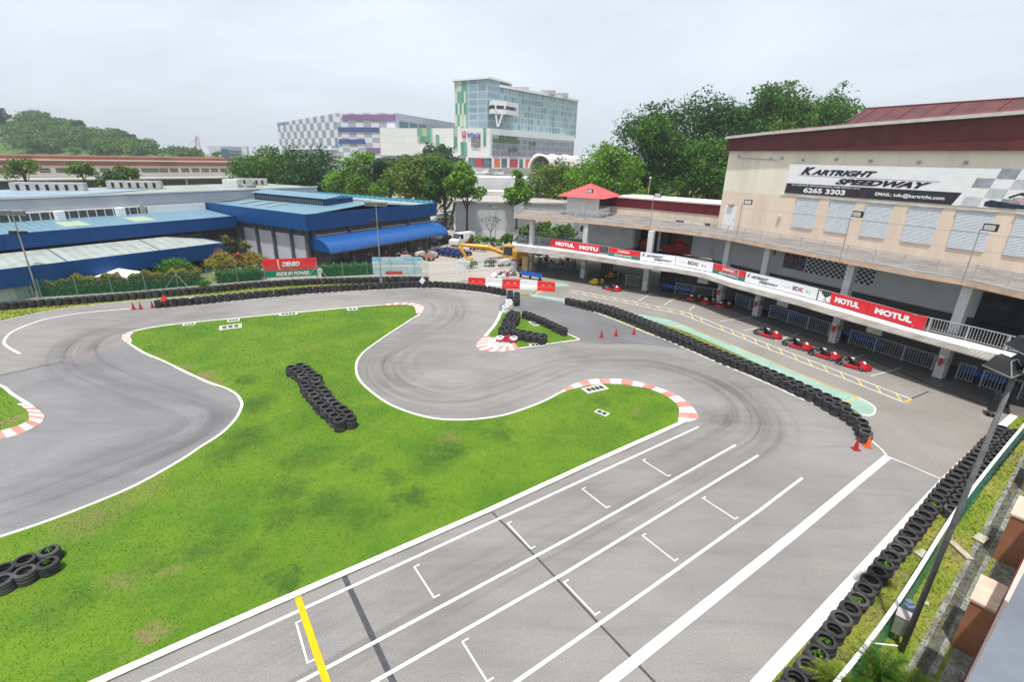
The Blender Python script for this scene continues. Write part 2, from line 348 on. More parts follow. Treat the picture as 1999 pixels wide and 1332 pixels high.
# ---- main infield island (photo outline)
CURV = [(804, 625), (781.6, 639.7), (759, 654.3), (736.5, 670), (714, 687), (702, 701.6), (697.5, 715), (699.5, 733), (710, 750), (734, 771), (761, 789), (793, 802.7), (829, 813.5), (862.6, 819), (903, 820), (941, 817.5), (982, 811), (1020, 799.3), (1060.7, 783.6), (1088, 769)]
KOUT = [(1088, 769), (1110, 755), (1130, 747), (1152, 741.6), (1180, 740), (1210, 740.6), (1240, 745), (1266, 751.6), (1296, 761), (1320, 771), (1340, 784), (1354, 798), (1363, 812), (1362, 818), (1342, 825)]
KIN = [(1092, 771), (1110, 764), (1130, 758.5), (1152, 754), (1180, 751.5), (1210, 752), (1240, 756), (1266, 761), (1292, 771), (1308, 780), (1319, 790), (1325, 800), (1325, 812), (1324, 820), (1323, 828)]
BOT = [(1342, 825), (1150, 912), (957, 1002), (600, 1158.8), (400, 1247), (212, 1332), (-60, 1455)]
LEFT = [(-60, 1068), (0, 1048.5), (80, 1022), (160, 992), (260, 950), (350, 900), (389, 874), (428, 849), (455.6, 821.7), (468, 799), (468.5, 786), (458, 771.7), (439, 760.6), (403, 748), (361, 728.6), (319, 708), (278, 690), (251, 673)]
TOPL = [(251, 673), (241, 666), (238.8, 659), (242.5, 654.6), (254.5, 649.3), (272.5, 644.8), (290.5, 641), (325, 635.8), (355, 632.3), (400, 627.5), (460, 621.8), (520, 615.8), (580, 610.5), (660, 603), (746, 596), (780, 593), (804, 593.6), (820, 597), (827.5, 602.5), (822, 613.8), (804, 625)]
isl = smooth(pw(CURV), 3)[:-1]+smooth(pw(KIN), 3)[:-1]+[p.xy for p in pw(BOT)][:-1]+[G(-60, 1455).xy]+smooth(pw(LEFT), 2)[:-1]+smooth(pw(TOPL), 2)[:-1]
ISL = [(p[0], p[1]) for p in isl]
b = MB(); b.prism(ISL, -.01, .045, M_grass); tag(b.build('infield_grass_base'), kind='structure')
def kerbline(name, pts, w, z=.05, m=None, side=1, sm=3, closed=False, z0=-.01):
    mb = MB(); P = smooth(pw(pts), sm) if sm else dense([p.xy for p in pw(pts)], .8)
    strip(mb, P, w, z, m or M_whitedirty, side, z0); return tag(mb.build(name), kind='structure')
kerbline('kerb_line', CURV, .14, side=1); kerbline('kerb_line', BOT, .24, .06, side=1, sm=0)
kerbline('kerb_line', LEFT, .14, side=1); kerbline('kerb_line', TOPL, .16, side=1)
def striped(name, out_, in_, k, first=0, z=.065, zo=.012):
    mb = MB(); A = smooth(pw(out_), 6); B = smooth(pw(in_), 6); la, lb = arcl(A)[-1], arcl(B)[-1]
    sub = 4
    for i in range(k):
        for j in range(sub):
            t0, t1 = (i+j/sub)/k, (i+(j+1)/sub)/k
            a0, a1, b0, b1 = along(A, la*t0), along(A, la*t1), along(B, lb*t0), along(B, lb*t1)
            mb.add([(*a0, zo), (*a1, zo), (*b1, z), (*b0, z)], [(0, 1, 2, 3)], (M_whitedirty, M_redk)[(i+first) % 2])
    return tag(mb.build(name), kind='structure')
striped('striped_kerb', KOUT, KIN, 17)
striped('striped_kerb', [(254.5, 649.5), (242, 654), (238.5, 659), (240, 665), (250, 673)], [(261, 652), (256, 656), (255, 661), (257, 664), (258, 669)], 9, 0, .075, .06)
striped('striped_kerb', [(746, 595.5), (780, 592.6), (805, 593), (821, 597), (828.5, 602.5), (822, 613.8)], [(748, 598), (780, 596.5), (800, 597.5), (808, 600), (811, 606), (812, 614)], 17, 1, .075, .06)
# ---- fragment island at the left edge of the photo
FRI = [(-80, 735), (0, 751), (28, 770), (40, 792), (55.5, 806), (57, 815), (57, 822), (42, 831), (22, 838), (0, 844), (-80, 860)]
FR = [(-80, 735), (0, 751), (28, 770), (55.5, 787), (69.4, 796.7), (83, 808), (86, 816), (78, 827), (55.5, 840), (28, 851), (0, 858), (-80, 880)]
b = MB(); b.prism([p.xy[:] for p in pw(FRI)], -.01, .045, M_grass); tag(b.build('outfield_grass_base'), kind='structure')
kerbline('kerb_line', FR[:5], .16, side=1); striped('striped_kerb', [(55.5, 787), (69.4, 796.7), (83, 808), (86, 816), (78, 827), (55.5, 840), (28, 851), (0, 858), (-30, 866)], [(33, 791), (45, 797), (55.5, 806), (57, 815), (57, 822), (42, 831), (22, 838), (0, 844), (-30, 850)], 15, 0)
# ---- small triangular island
TRI = [(975.7, 608.8), (970, 622.5), (962.5, 635), (953.8, 646), (943.8, 657.5), (931, 671), (930.6, 676), (936, 682.5), (952.5, 686), (971, 687), (990, 685.7), (1014.4, 682), (1062.6, 675), (1100, 669.4), (1135.7, 664.8), (1107.6, 652), (1060, 630), (1018.8, 612), (1000, 606)]
TRIG = TRI[:4]+[(957, 658.5), (1000, 664), (1004, 672), (1014.4, 682)]+TRI[12:]
b = MB(); b.prism([p.xy[:] for p in pw(TRIG)], -.01, .045, M_grass); tag(b.build('island_grass_base'), kind='structure')
kerbline('kerb_line', TRI[:5], .26, side=-1, sm=2); kerbline('kerb_line', TRI[11:15], .16, side=-1, sm=0); kerbline('kerb_line', TRI[14:18], .12, side=-1, sm=0)
striped('striped_kerb', TRI[4:12], [(958, 658.5), (951, 668), (950, 674), (955, 678), (964, 680), (977, 680), (992, 675), (1003, 670)], 15, 1)
mb = MB(); q = [(954, 661), (975, 660), (1000, 676), (965, 681), (950, 675)]; mb.prism([p.xy[:] for p in pw(q)], .0, .07, M_whitedirty)
for i in range(4):
    a, c = G(951+i*7, 671+i*2.8), G(963+i*8, 661.5+i*3.5); strip(mb, [a, c], .10, .076, M_mint); a, c = G(954+i*7, 672.5+i*2.8), G(966+i*8, 662.5+i*3.5); strip(mb, [a, c], .06, .08, M_tar)
tag(mb.build('painted_drain_cover'), kind='structure')
# ---- resurfaced sheets
LW = [p.xy[:] for p in smooth(pw(LEFT), 2)]
LWd = [(p.x+(.0), p.y) for p in smooth(pw(LEFT), 2)]
b = MB(); b.prism([G(-300, 790).xy[:], G(-300, 1250).xy[:]]+LWd+[G(238, 674).xy[:], G(125, 705).xy[:], G(0, 734).xy[:]], None, .004, M_asph2); tag(b.build('resurfaced_track'), kind='structure')
sheet('pit_exit_lane', [(975, 595), (1000, 583), (1035, 580), (1105, 592), (1128, 598), (1222, 633), (1310, 668), (1330, 680), (1240, 672), (1170, 672), (1136, 667), (1060, 632), (1010, 605), (975, 606)], .005, M_asph3)
# ---- grass and paint beside the pit barrier
PL = [(1100, 591.6), (1128, 598), (1165, 611), (1222, 633), (1260, 649), (1310, 668), (1380, 699), (1430.6, 720.5), (1501, 750), (1562, 778), (1594.5, 790), (1634, 810.6), (1672, 839), (1699.8, 860)]
BK = [(1697, 842), (1686, 822), (1650, 795), (1600, 768), (1500, 722), (1400, 676), (1340, 650), (1270, 627), (1215, 608), (1150, 590), (1110, 583)]
MO = [(1215, 608.5), (1240, 613), (1310, 626), (1340, 638), (1420, 672), (1500, 704), (1554.9, 729.5), (1620, 756), (1676.5, 778), (1695, 788), (1706, 796), (1708, 801), (1706, 808.8), (1697, 813), (1681, 812)]
b = MB(); b.prism([p.xy[:] for p in pw(PL+BK)], -.01, .035, M_grass2); tag(b.build('pit_verge_grass_base'), kind='structure')
MI = [(1664, 800), (1600, 767), (1500, 721), (1400, 675), (1340, 649), (1270, 626)]
b = MB(); b.prism([p.xy[:] for p in pw(MO+MI)], -.01, .045, M_mint); tag(b.build('mint_painted_strip'), kind='structure')
sheet('mint_painted_strip', [(1035, 575), (1102.6, 584.4), (1102, 590.6), (1035, 578.8)], .05, M_mint, .06)
sheet('mint_painted_strip', [(1088, 551), (1108, 554), (1112, 559), (1078, 560)], .008, M_mint)
sheet('verge_grass_base', [(1005, 574), (1034, 575.5), (1036, 578.6), (1020, 578)], .05, M_grass2, .06)
kerbline('kerb_line', MO[8:], .1, .06, M_whitedirty, 0, 3); kerbline('track_edge_line', PL, .12, .045, M_whitedirty, 1, 3)
kerbline('track_edge_line', [(1699.8, 860), (1720.6, 878), (1731, 891)], .1, .014, M_whitedirty, 0, 3, z0=None)
# ---- left verge
sheet('verge_grass_base', [(-400, 700), (-200, 660), (0, 627), (55, 614.5), (125, 602.5), (167, 597), (250, 588.8), (390, 577.5), (520, 567), (700, 556.5), (840, 553.5), (840, 548), (700, 546), (520, 555), (250, 578), (0, 600), (-400, 640)], .03, M_grass2, .06)
# kerbs etc
mb = MB()
def ln(mb, pts, w, m=M_white, z=.010, sm=0, side=0): strip(mb, smooth(pw(pts), sm) if sm else dense([p.xy for p in pw(pts)], 1.2), w, z, m, side)
def mark(name, pts, w, m=M_white, z=.010, sm=0):
    mb = MB(); ln(mb, pts, w, m, z, sm); return tag(mb.build(name), kind='structure')
mark('track_edge_line', [(-120, 652), (0, 628.6), (55.6, 616), (125, 603.6), (167, 598), (250, 589.7), (375, 580)], .14, M_white, .036, 3)
mark('track_edge_line', [(255.5, 603), (167, 610.5), (97, 621.7), (55.6, 634), (22, 649.4), (8.3, 666), (14, 677), (39, 691)], .16, M_white, .010, 5)
mark('track_edge_line', [(302, 600.5), (400, 593), (500, 584), (600, 574), (700, 568), (800, 563), (850, 563), (905, 567.5), (950, 573), (975, 579)], .14, M_white, .010, 3)
mark('joint_line', [(-20, 738), (0, 733.5), (125, 706)], .12, M_tar, .010); mark('joint_line', [(125, 706), (241, 677)], .09, M_redline, .010)
for nm, pts, w in [('start_lane_line', [(100, 1418), (286, 1331), (1363.7, 834)], .115), ('start_lane_line', [(380, 1434), (592, 1330), (1120, 1047), (1436, 869.5)], .115),
                   ('start_lane_line', [(540, 1450), (735, 1330), (1108, 1117), (1480, 890)], .115), ('start_lane_line', [(860, 1440), (1010, 1331), (1265, 1153), (1482, 998), (1566, 934)], .115),
                   ('track_side_line', [(1050, 1450), (1190, 1331), (1549, 1045), (1732, 893)], .30)]: mark(nm, pts, w)
mark('finish_line', [(581, 1166), (637, 1332), (675, 1450)], .19, M_yel, .014)
mark('tar_joint', [(671, 1124), (767, 1332), (800, 1410)], .17, M_tar, .006); mark('tar_joint', [(961, 1001), (1054, 1096), (1172, 1222), (1277, 1332), (1330, 1385)], .075, M_tar, .006)
mark('crossing_line', [(1733, 892), (1836, 935.5)], .07)
for a, c in [((578, 1216), (601, 1297)), ((808, 1107), (848, 1169)), ((990, 1022), (1037, 1073)), ((1136, 955), (1185, 993)), ((1254, 899), (1305, 931)), ((902, 1253), (952, 1334)), ((1100, 1137), (1163, 1203)), ((1253, 1046), (1318, 1097)), ((1371, 973), (1436, 1015))]:
    mb = MB(); A, B = G(*a).xy, G(*c).xy; strip(mb, [A, B], .055, .010, M_white); d = (B-A).normalized(); q = Vector((-d.y, d.x))
    for e in (A+d*.025, B-d*.025): strip(mb, [e, e+q*.2], .05, .011, M_white)
    tag(mb.build('grid_box_mark'), kind='structure')
# hatched walkway
U = [(1112, 566), (1200, 582), (1280, 598), (1340, 610.4), (1440, 649), (1519, 680), (1630.5, 723), (1760, 772.7), (1779, 780)]
Lo = [(1109, 570.4), (1200, 587), (1280, 604), (1330, 614), (1440, 657), (1495, 680), (1621.5, 729.5), (1760, 784.4), (1766.7, 786.3)]
mark('walkway_line', U, .09, M_white, .014); mark('walkway_line', Lo, .09, M_white, .014)
UW, LWk = dense([p.xy for p in pw(U)], .5), dense([p.xy for p in pw(Lo)], .5); lu, ll = arcl(UW)[-1], arcl(LWk)[-1]
mb = MB()
for i in range(27):
    t = (i+.25)/27; t2 = min(1, (i+.85)/27)
    if i == 13: continue
    strip(mb, [along(UW, lu*t), along(LWk, ll*t2)], .10, .013, M_yelf)
strip(mb, [G(1779.5, 780), G(1767, 786)], .12, .015, M_yel); tag(mb.build('walkway_hatching'), kind='structure')
mark('walkway_line', [(1326, 614), (1352, 610)], .1, M_yelf, .016)
mark('mint_strip_line', [(1305, 640), (1340, 636.5), (1420, 671), (1554, 728.5), (1676, 777)], .07, M_yel, .050); mark('mint_strip_line', [(1676, 777), (1651, 786)], .08, M_yel, .050)
mark('apron_line', [(1088, 552), (1060, 566), (1045, 575)], .16, M_yelf, .010)
for a, c in [((1247, 587.4), (1274, 572)), ((1296, 596), (1322, 580)), ((1345, 606), (1356, 598)), ((1406, 628), (1468, 619)), ((1452, 645.6), (1478, 641)), ((1699, 735), (1759.5, 719)), ((1661, 700), (1687, 694)), ((1512, 665), (1560, 652))]: mark('parking_bay_line', [a, c], .08, M_whitedirty, .016)
mark('floor_joint', [(1779, 779), (1813, 765)], .10, M_tar, .010)
mark('floor_edge', [(1040, 537), (1100, 548), (1200, 562), (1300, 581), (1430, 606.5)], .12, M_yard, .014, 2); mark('floor_edge', [(1430, 606), (1560, 654.5), (1700, 702.5), (1800, 745.5), (1925, 793)], .16, M_tar, .014)
for p in [((1060, 545), (1048, 552)), ((1155, 560), (1128, 575)), ((1196, 573), (1172, 590)), ((1590, 690), (1640, 720)), ((1060, 548), (1040, 575))]: mark('floor_joint', p, .04, M_tar, .009)
# right kerb wall of the straight, verges behind it
RK = [(1240, 1640), (1467, 1332), (1777, 1000), (1838, 936), (1937, 842), (1970, 812)]
mb = MB(); strip(mb, dense([p.xy for p in pw(RK)], 1.), .34, .12, M_whitedirty, 1, -.01); tag(mb.build('kerb'), kind='structure')
rv = [G(x, y).xy for x, y in RK[::-1]]
b = MB(); b.prism([(p.x+.28, p.y-.2) for p in rv]+[(4, -4), (30, -4), (42, 10), (42, 22), (31, 25)], -.01, .05, M_grass2); tag(b.build('verge_grass_base'), kind='structure')
# ---- grass blades
def inside(P, x, y):
    c = np.zeros(len(x), bool); n = len(P)
    for i in range(n):
        x0, y0 = P[i]; x1, y1 = P[(i+1) % n]
        if y0 == y1: continue
        k = ((y0 > y) != (y1 > y)) & (x < (x1-x0)*(y-y0)/(y1-y0)+x0); c ^= k
    return c
def blades(name, P, dens, hgt, m, z=.04, near=16., wid=.014, skip=None):
    P = [(p[0], p[1]) for p in P]; a = np.array(P); x0, y0 = a.min(0); x1, y1 = a.max(0)
    n = int(dens*(x1-x0)*(y1-y0)); x = nr.uniform(x0, x1, n); y = nr.uniform(y0, y1, n); d = np.hypot(x, y)
    keep = inside(P, x, y) & (nr.uniform(0, 1, n) < np.minimum(1, (near/d)**1.3)); 
    q = np.stack([x, y, np.zeros(n)-CH]); w = fw@q; u = FP*(rt@q)/np.maximum(w, .1)+CX; v = CY-FP*(up@q)/np.maximum(w, .1)
    keep &= (w > 0) & (u > -60) & (u < 2060) & (v < 1400)
    x, y, d = x[keep], y[keep], d[keep]; n = len(x); ww = wid*np.maximum(1, d/near)*nr.uniform(.7, 1.5, n); h = hgt*nr.uniform(.4, 1.35, n)
    t = nr.uniform(0, 2*np.pi, n); ax, ay = np.cos(t)*ww, np.sin(t)*ww; l = nr.uniform(0, 2*np.pi, n); lx, ly = np.cos(l)*h*.9, np.sin(l)*h*.9
    V = np.empty((n, 3, 3)); V[:, 0] = np.stack([x-ax, y-ay, np.full(n, z)], 1); V[:, 1] = np.stack([x+ax, y+ay, np.full(n, z)], 1); V[:, 2] = np.stack([x+lx, y+ly, z+h], 1)
    return fastmesh(name, V.reshape(-1, 3), 3, [m])
def fastmesh(name, V, k, ms, mi=None, parent=None):
    me = bpy.data.meshes.new(name); nv = len(V); nf = nv//k
    me.vertices.add(nv); me.vertices.foreach_set('co', np.ascontiguousarray(V, dtype=np.float32).ravel()); me.loops.add(nv); me.loops.foreach_set('vertex_index', np.arange(nv, dtype=np.int32))
    me.polygons.add(nf); me.polygons.foreach_set('loop_start', np.arange(0, nv, k, dtype=np.int32)); me.polygons.foreach_set('loop_total', np.full(nf, k, dtype=np.int32))
    for m in ms: me.materials.append(m)
    if mi is not None: me.polygons.foreach_set('material_index', np.asarray(mi, dtype=np.int32))
    me.update(calc_edges=True); me.validate()
    o = bpy.data.objects.new(name, me); S.collection.objects.link(o)
    if parent is not None: o.parent = parent
    return o
def inset(P, d):
    P = [Vector(p[:2]) for p in P]; n = len(P); ar = sum(P[i].x*P[(i+1) % n].y-P[(i+1) % n].x*P[i].y for i in range(n)); sg = 1 if ar > 0 else -1; out = []
    for i in range(n):
        t = (P[(i+1) % n]-P[i-1]).normalized(); out.append(P[i]+Vector((-t.y, t.x))*sg*d)
    return out
tag(blades('infield_grass', inset(ISL, .24), 420, .034, M_grass), kind='stuff')
tag(blades('island_grass', inset([p.xy for p in pw(TRIG)], .25), 60, .07, M_grass, near=30, wid=.02), kind='stuff')
tag(blades('outfield_grass', inset([p.xy for p in pw(FRI)], .2), 120, .06, M_grass), kind='stuff')
tag(blades('pit_verge_grass', [p.xy for p in pw(PL+BK)], 90, .12, M_grass2, near=30, wid=.02), kind='stuff')
tag(blades('right_verge_grass', [(p.x+.28, p.y-.2) for p in rv]+[(4, -4), (30, -4), (42, 10), (42, 22), (31, 25)], 220, .09, M_grass2, .05, 16, .014), kind='stuff')
tag(blades('left_verge_grass', [G(x, y).xy for x, y in [(-200, 660), (0, 627), (125, 602.5), (250, 588.8), (520, 567), (840, 553.5), (840, 548), (520, 555), (250, 578), (0, 600), (-200, 620)]], 40, .14, M_grass2, .03, 40, .03), kind='stuff')
# ---- drains
M_conc = mat('pale_concrete', (.52, .53, .48), .9, .12, 3); M_hole = mat('drain_dark', (.02, .02, .02), .9)
def drain(x, y, L_, W_, nx, ny, ang, label):
    p = G(x, y, .05); e = empty('drain_grating', (p.x, p.y, .045), label, 'drain grating', 'concrete drain gratings in the grass', ang)
    f = MB(); f.box((0, 0, .012), (L_, W_, .03), M_conc); f.build('frame', e, world=False)
    g_ = MB()
    for i in range(nx):
        for j in range(ny):
            g_.box(((i-(nx-1)/2)*(L_*.78/nx), (j-(ny-1)/2)*(W_*.7/ny), .03), (L_*.6/nx, W_*.5/ny, .012), M_hole)
    g_.build('slot', e, world=False)
def angpx(a, c): A, B = G(*a), G(*c); return math.atan2(B.y-A.y, B.x-A.x), (B-A).length
for (a, c, W_, nx, ny, lb) in [((1141, 764), (1182, 755), .75, 4, 1, 'pale concrete drain grating with four slots, against the striped kerb of the infield tip'),
        ((1163, 802), (1187, 811), .45, 2, 1, 'small two-slot drain grating alone in the grass of the infield tip'),
        ((428, 641), (472, 636), 1.1, 3, 2, 'drain grating with six dark slots near the left end of the infield'),
        ((444, 627), (468, 624.5), .7, 3, 1, 'drain grating on the kerb line just behind the six-slot grating'),
        ((357, 634.5), (382, 632.5), .6, 3, 1, 'leftmost drain grating on the far kerb line of the infield'),
        ((545, 614.5), (581, 611.5), .8, 4, 1, 'longest drain grating on the far kerb line of the infield'),
        ((678, 604.5), (698, 603), .8, 2, 1, 'rightmost drain grating on the far kerb line of the infield'),
        ((1037, 633), (1052, 631), 1.2, 2, 2, 'drain grating inside the tyre triangle of the small island'),
        ((1034, 675), (1062, 673), .7, 3, 1, 'drain grating below the front corner of the small island tyres')]:
    a_, l_ = angpx(a, c); drain((a[0]+c[0])/2, (a[1]+c[1])/2, l_, W_, nx, ny, a_, lb)

# ---- rubber laid down by the karts: one thin sheet that follows the racing line (s along, t across)
RL = [[(560, 1332), (900, 1140), (1200, 985), (1400, 880), (1460, 835), (1450, 790), (1390, 745), (1290, 712), (1200, 705), (1110, 712), (1020, 745), (930, 775), (850, 780), (780, 760), (745, 725), (760, 690), (820, 655), (870, 625), (880, 600), (850, 582), (760, 577), (640, 583), (520, 597), (400, 612), (300, 626), (200, 650), (150, 680), (160, 715), (250, 755), (340, 785), (400, 810), (380, 840), (300, 880), (150, 935), (0, 985), (-100, 1015)],
      [(700, 1332), (1100, 1120), (1400, 950), (1560, 860), (1570, 810), (1480, 765), (1350, 715), (1230, 690), (1120, 690), (1020, 715), (940, 745), (870, 750), (800, 720), (800, 690), (860, 655), (900, 625), (905, 598), (860, 580), (700, 575), (500, 592), (300, 612), (130, 640), (60, 670), (60, 700), (150, 740), (240, 790), (300, 830), (280, 860), (100, 920), (-50, 960)]]

C = [np.array(q[:]) for q in smooth([p.xy for p in pw(RL[0])], 5)]; C = np.array(C); sc_ = np.concatenate([[0], np.cumsum(np.linalg.norm(np.diff(C, axis=0), axis=1))])
st_g = .3; gx = np.arange(-52, 22, st_g); gy = np.arange(8, 54, st_g); X, Y = np.meshgrid(gx, gy, indexing='ij'); Pq = np.stack([X.ravel(), Y.ravel()], 1)
bd = np.full(len(Pq), 1e9); bs = np.zeros(len(Pq)); bt = np.zeros(len(Pq)); bk = np.zeros(len(Pq))
ang = np.unwrap(np.arctan2(np.diff(C[:, 1]), np.diff(C[:, 0]))); cur = np.abs(np.gradient(ang)/np.maximum(np.diff(sc_), .05)); cur = np.convolve(cur, np.ones(9)/9, 'same')
for j in range(len(C)-1):
    a = C[j]; d = C[j+1]-a; l = np.linalg.norm(d); d = d/l; q = Pq-a; u_ = np.clip(q@d, 0, l); v = q-u_[:, None]*d; dist = np.linalg.norm(v, axis=1); m_ = dist < bd
    bd[m_] = dist[m_]; bs[m_] = sc_[j]+u_[m_]; bt[m_] = (q[m_, 0]*-d[1]+q[m_, 1]*d[0]); bk[m_] = min(1, cur[j]*7)
wt_ = np.clip(1-bd/3.4, 0, 1); wt_ = wt_*wt_*(3-2*wt_)*(.45+.55*bk)
TRK = [G(x, y).xy[:] for x, y in [(-700, 900), (-300, 655), (0, 620), (150, 596), (300, 585), (500, 566), (700, 556), (905, 553), (1110, 600), (1420, 720), (1672, 840), (1735, 888), (1838, 937), (1467, 1332), (1240, 1640), (-700, 1700)]]
ok = inside(TRK, Pq[:, 0], Pq[:, 1]) & ~inside(ISL, Pq[:, 0], Pq[:, 1]) & (wt_ > 0); nx, ny = len(gx), len(gy); idx = np.arange(nx*ny).reshape(nx, ny)
F = np.stack([idx[:-1, :-1], idx[1:, :-1], idx[1:, 1:], idx[:-1, 1:]], -1).reshape(-1, 4); kf = ok[F].any(1); F = F[kf]; used, inv = np.unique(F, return_inverse=True); F = inv.reshape(-1, 4)
me = bpy.data.meshes.new('rubber_marks'); me.from_pydata([(float(p[0]), float(p[1]), .0068) for p in Pq[used]], [], F.tolist())
A1 = me.attributes.new('lane', 'FLOAT_VECTOR', 'POINT'); A1.data.foreach_set('vector', np.stack([bs[used], bt[used], wt_[used]], 1).astype(np.float32).ravel())
M_rub = bpy.data.materials.new('rubber_marks'); M_rub.use_nodes = True; n = M_rub.node_tree; pb = n.nodes['Principled BSDF']; pb.inputs['Base Color'].default_value = (.062, .059, .060, 1); pb.inputs['Roughness'].default_value = .7
at = n.nodes.new('ShaderNodeAttribute'); at.attribute_name = 'lane'; sp = n.nodes.new('ShaderNodeSeparateXYZ'); n.links.new(at.outputs['Vector'], sp.inputs[0]); last = None
for sx_, sy_, lo_, hi_, am_ in ((.10, 1.6, .46, .74, .28), (.05, 5.0, .52, .72, .26), (.3, .5, .42, .7, .14)):
    v = node(n, 'ShaderNodeVectorMath', operation='MULTIPLY'); v.inputs[1].default_value = (sx_, sy_, 0); n.links.new(at.outputs['Vector'], v.inputs[0]); no = node(n, 'ShaderNodeTexNoise'); no.inputs['Scale'].default_value = 1.0; no.inputs['Detail'].default_value = 5; n.links.new(v.outputs[0], no.inputs['Vector'])
    r = node(n, 'ShaderNodeMapRange', i1=lo_, i2=hi_, i3=0.0, i4=am_); n.links.new(no.outputs[0], r.inputs[0])
    if last is None: last = r.outputs[0]
    else: a_ = node(n, 'ShaderNodeMath', operation='ADD'); n.links.new(last, a_.inputs[0]); n.links.new(r.outputs[0], a_.inputs[1]); last = a_.outputs[0]
mu = node(n, 'ShaderNodeMath', operation='MULTIPLY'); n.links.new(last, mu.inputs[0]); n.links.new(sp.outputs[2], mu.inputs[1]); n.links.new(mu.outputs[0], pb.inputs['Alpha'])
me.materials.append(M_rub); o = bpy.data.objects.new('rubber_marks', me); S.collection.objects.link(o); tag(o, kind='structure')
# ================================================================== PIT BUILDING
M_slabp = mat('peach_fascia', (.62, .44, .33), .85, .15, 1.2); M_slab = mat('grey_concrete', (.44, .42, .40), .9, .2, .8, bump=.2, bscale=8)
M_deck = mat('weathered_deck', (.27, .24, .22), .9, .35, .8, col2=(.13, .115, .105)); M_col = mat('column_paint', (.60, .60, .61), .8, .1, 1.5)
M_rail = mat('grey_rail', (.50, .51, .53), .5, .08, 3, metal=.2); M_beige = mat('beige_render', (.80, .735, .62), .9, .09, .5, streak=(1, 1, .18)); M_peach = mat('peach_render', (.76, .62, .50), .9, .09, .6, streak=(1, 1, .2))
M_maroon = mat('maroon_cladding', (.125, .026, .028), .55, .2, .8); M_rooft = mat('maroon_roof', (.20, .045, .04), .7, .35, 1.2, col2=(.10, .025, .025)); M_trim = mat('pale_trim', (.58, .56, .52), .7, .1, 1)
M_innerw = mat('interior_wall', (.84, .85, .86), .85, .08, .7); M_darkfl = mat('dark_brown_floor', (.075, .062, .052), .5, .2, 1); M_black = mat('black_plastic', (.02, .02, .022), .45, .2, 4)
M_glassd = mat('dark_glass', (.03, .035, .04), .12, .1, 2, spec=.6); M_sred = mat('sign_red', (.72, .025, .035), .5, .04, 2); M_sgreen = mat('sign_green', (.01, .20, .15), .5, .04, 2); M_swhite = mat('sign_white', (.80, .80, .81), .5, .04, 2)
M_sblack = mat('sign_black', (.03, .03, .035), .5, .05, 2); M_inkw = mat('ink_white', (.82, .82, .82), .5, 0, 2); M_inkb = mat('ink_black', (.02, .02, .03), .5, 0, 2); M_mag = mat('ink_magenta', (.35, .04, .22), .5, 0, 2); M_blue = mat('seat_blue', (.012, .09, .42), .4, .08, 4)
M_whitep = mat('white_paint', (.76, .76, .77), .6, .06, 2); M_ribw = mat('white_flashing', (.66, .67, .70), .5, .15, .9, streak=(1, 1, 1)); M_cy = mat('ink_cream', (.85, .68, .35), .5, 0, 2)
M_louv = mat('louvre_grey', (.62, .65, .69), .5, .05, 2); M_metal = mat('galvanised', (.42, .43, .44), .4, .15, 3, metal=.6)
def ribbed(name, c1, c2, d, freq, rough=.6):
    m = bpy.data.materials.new(name); m.use_nodes = True; n = m.node_tree; b_ = n.nodes['Principled BSDF']; b_.inputs['Roughness'].default_value = rough
    g = n.nodes.new('ShaderNodeNewGeometry'); dt = node(n, 'ShaderNodeVectorMath', operation='DOT_PRODUCT'); dt.inputs[1].default_value = (d[0], d[1], 0)
    n.links.new(g.outputs['Position'], dt.inputs[0]); mu = node(n, 'ShaderNodeMath', operation='MULTIPLY', i1=freq); n.links.new(dt.outputs['Value'], mu.inputs[0])
    si = node(n, 'ShaderNodeMath', operation='SINE'); n.links.new(mu.outputs[0], si.inputs[0])
    no = node(n, 'ShaderNodeTexNoise'); no.inputs['Scale'].default_value = .9; no.inputs['Detail'].default_value = 6; n.links.new(g.outputs['Position'], no.inputs['Vector'])
    r = node(n, 'ShaderNodeMapRange', i1=.35, i2=.7); n.links.new(no.outputs[0], r.inputs[0]); x = node(n, 'ShaderNodeMix', data_type='RGBA', i6=(*c1, 1), i7=(*c2, 1)); n.links.new(r.outputs[0], x.inputs[0])
    n.links.new(x.outputs[2], b_.inputs['Base Color']); bp = node(n, 'ShaderNodeBump'); bp.inputs['Strength'].default_value = .9; bp.inputs['Distance'].default_value = .04
    n.links.new(si.outputs[0], bp.inputs['Height']); n.links.new(bp.outputs[0], b_.inputs['Normal']); return m
dA = Vector((.81143, -.58444)); nA = Vector((-.58444, -.81143)); dB = Vector((.41602, -.90936)); nB = Vector((-.90936, -.41602))
COL = [Vector(c) for c in [(2.11, 60.84), (8.21, 57.53), (14.21, 52.06), (20.52, 47.58), (22.33, 43.54), (25.33, 36.79), (28.43, 30.29), (31.5, 23.6)]]
Z1, Z2 = 3.2, 6.65
ROOFE = [G(x, y, Z2).xy for x, y in [(1003, 420.5), (1060, 425), (1145, 430.5), (1250, 441), (1320, 449), (1389, 457.5), (1430, 464), (1480, 474), (1560, 489), (1660, 508), (1780, 530.5), (1888, 548), (1999, 573)]]
ROOFE.append(ROOFE[-1]+dB*12)
HP0 = G(1408, 446, 6.6).xy; HD = Vector((.48024, -.87713)); HN = Vector((-.87713, -.48024))
hw = lambda s, n=0: HP0+HD*s+HN*n
pit = empty('pit_building', (22, 45, 0), 'two-storey kart pit building with open galleries, long roof deck, columns and shaded ground floor', 'building')
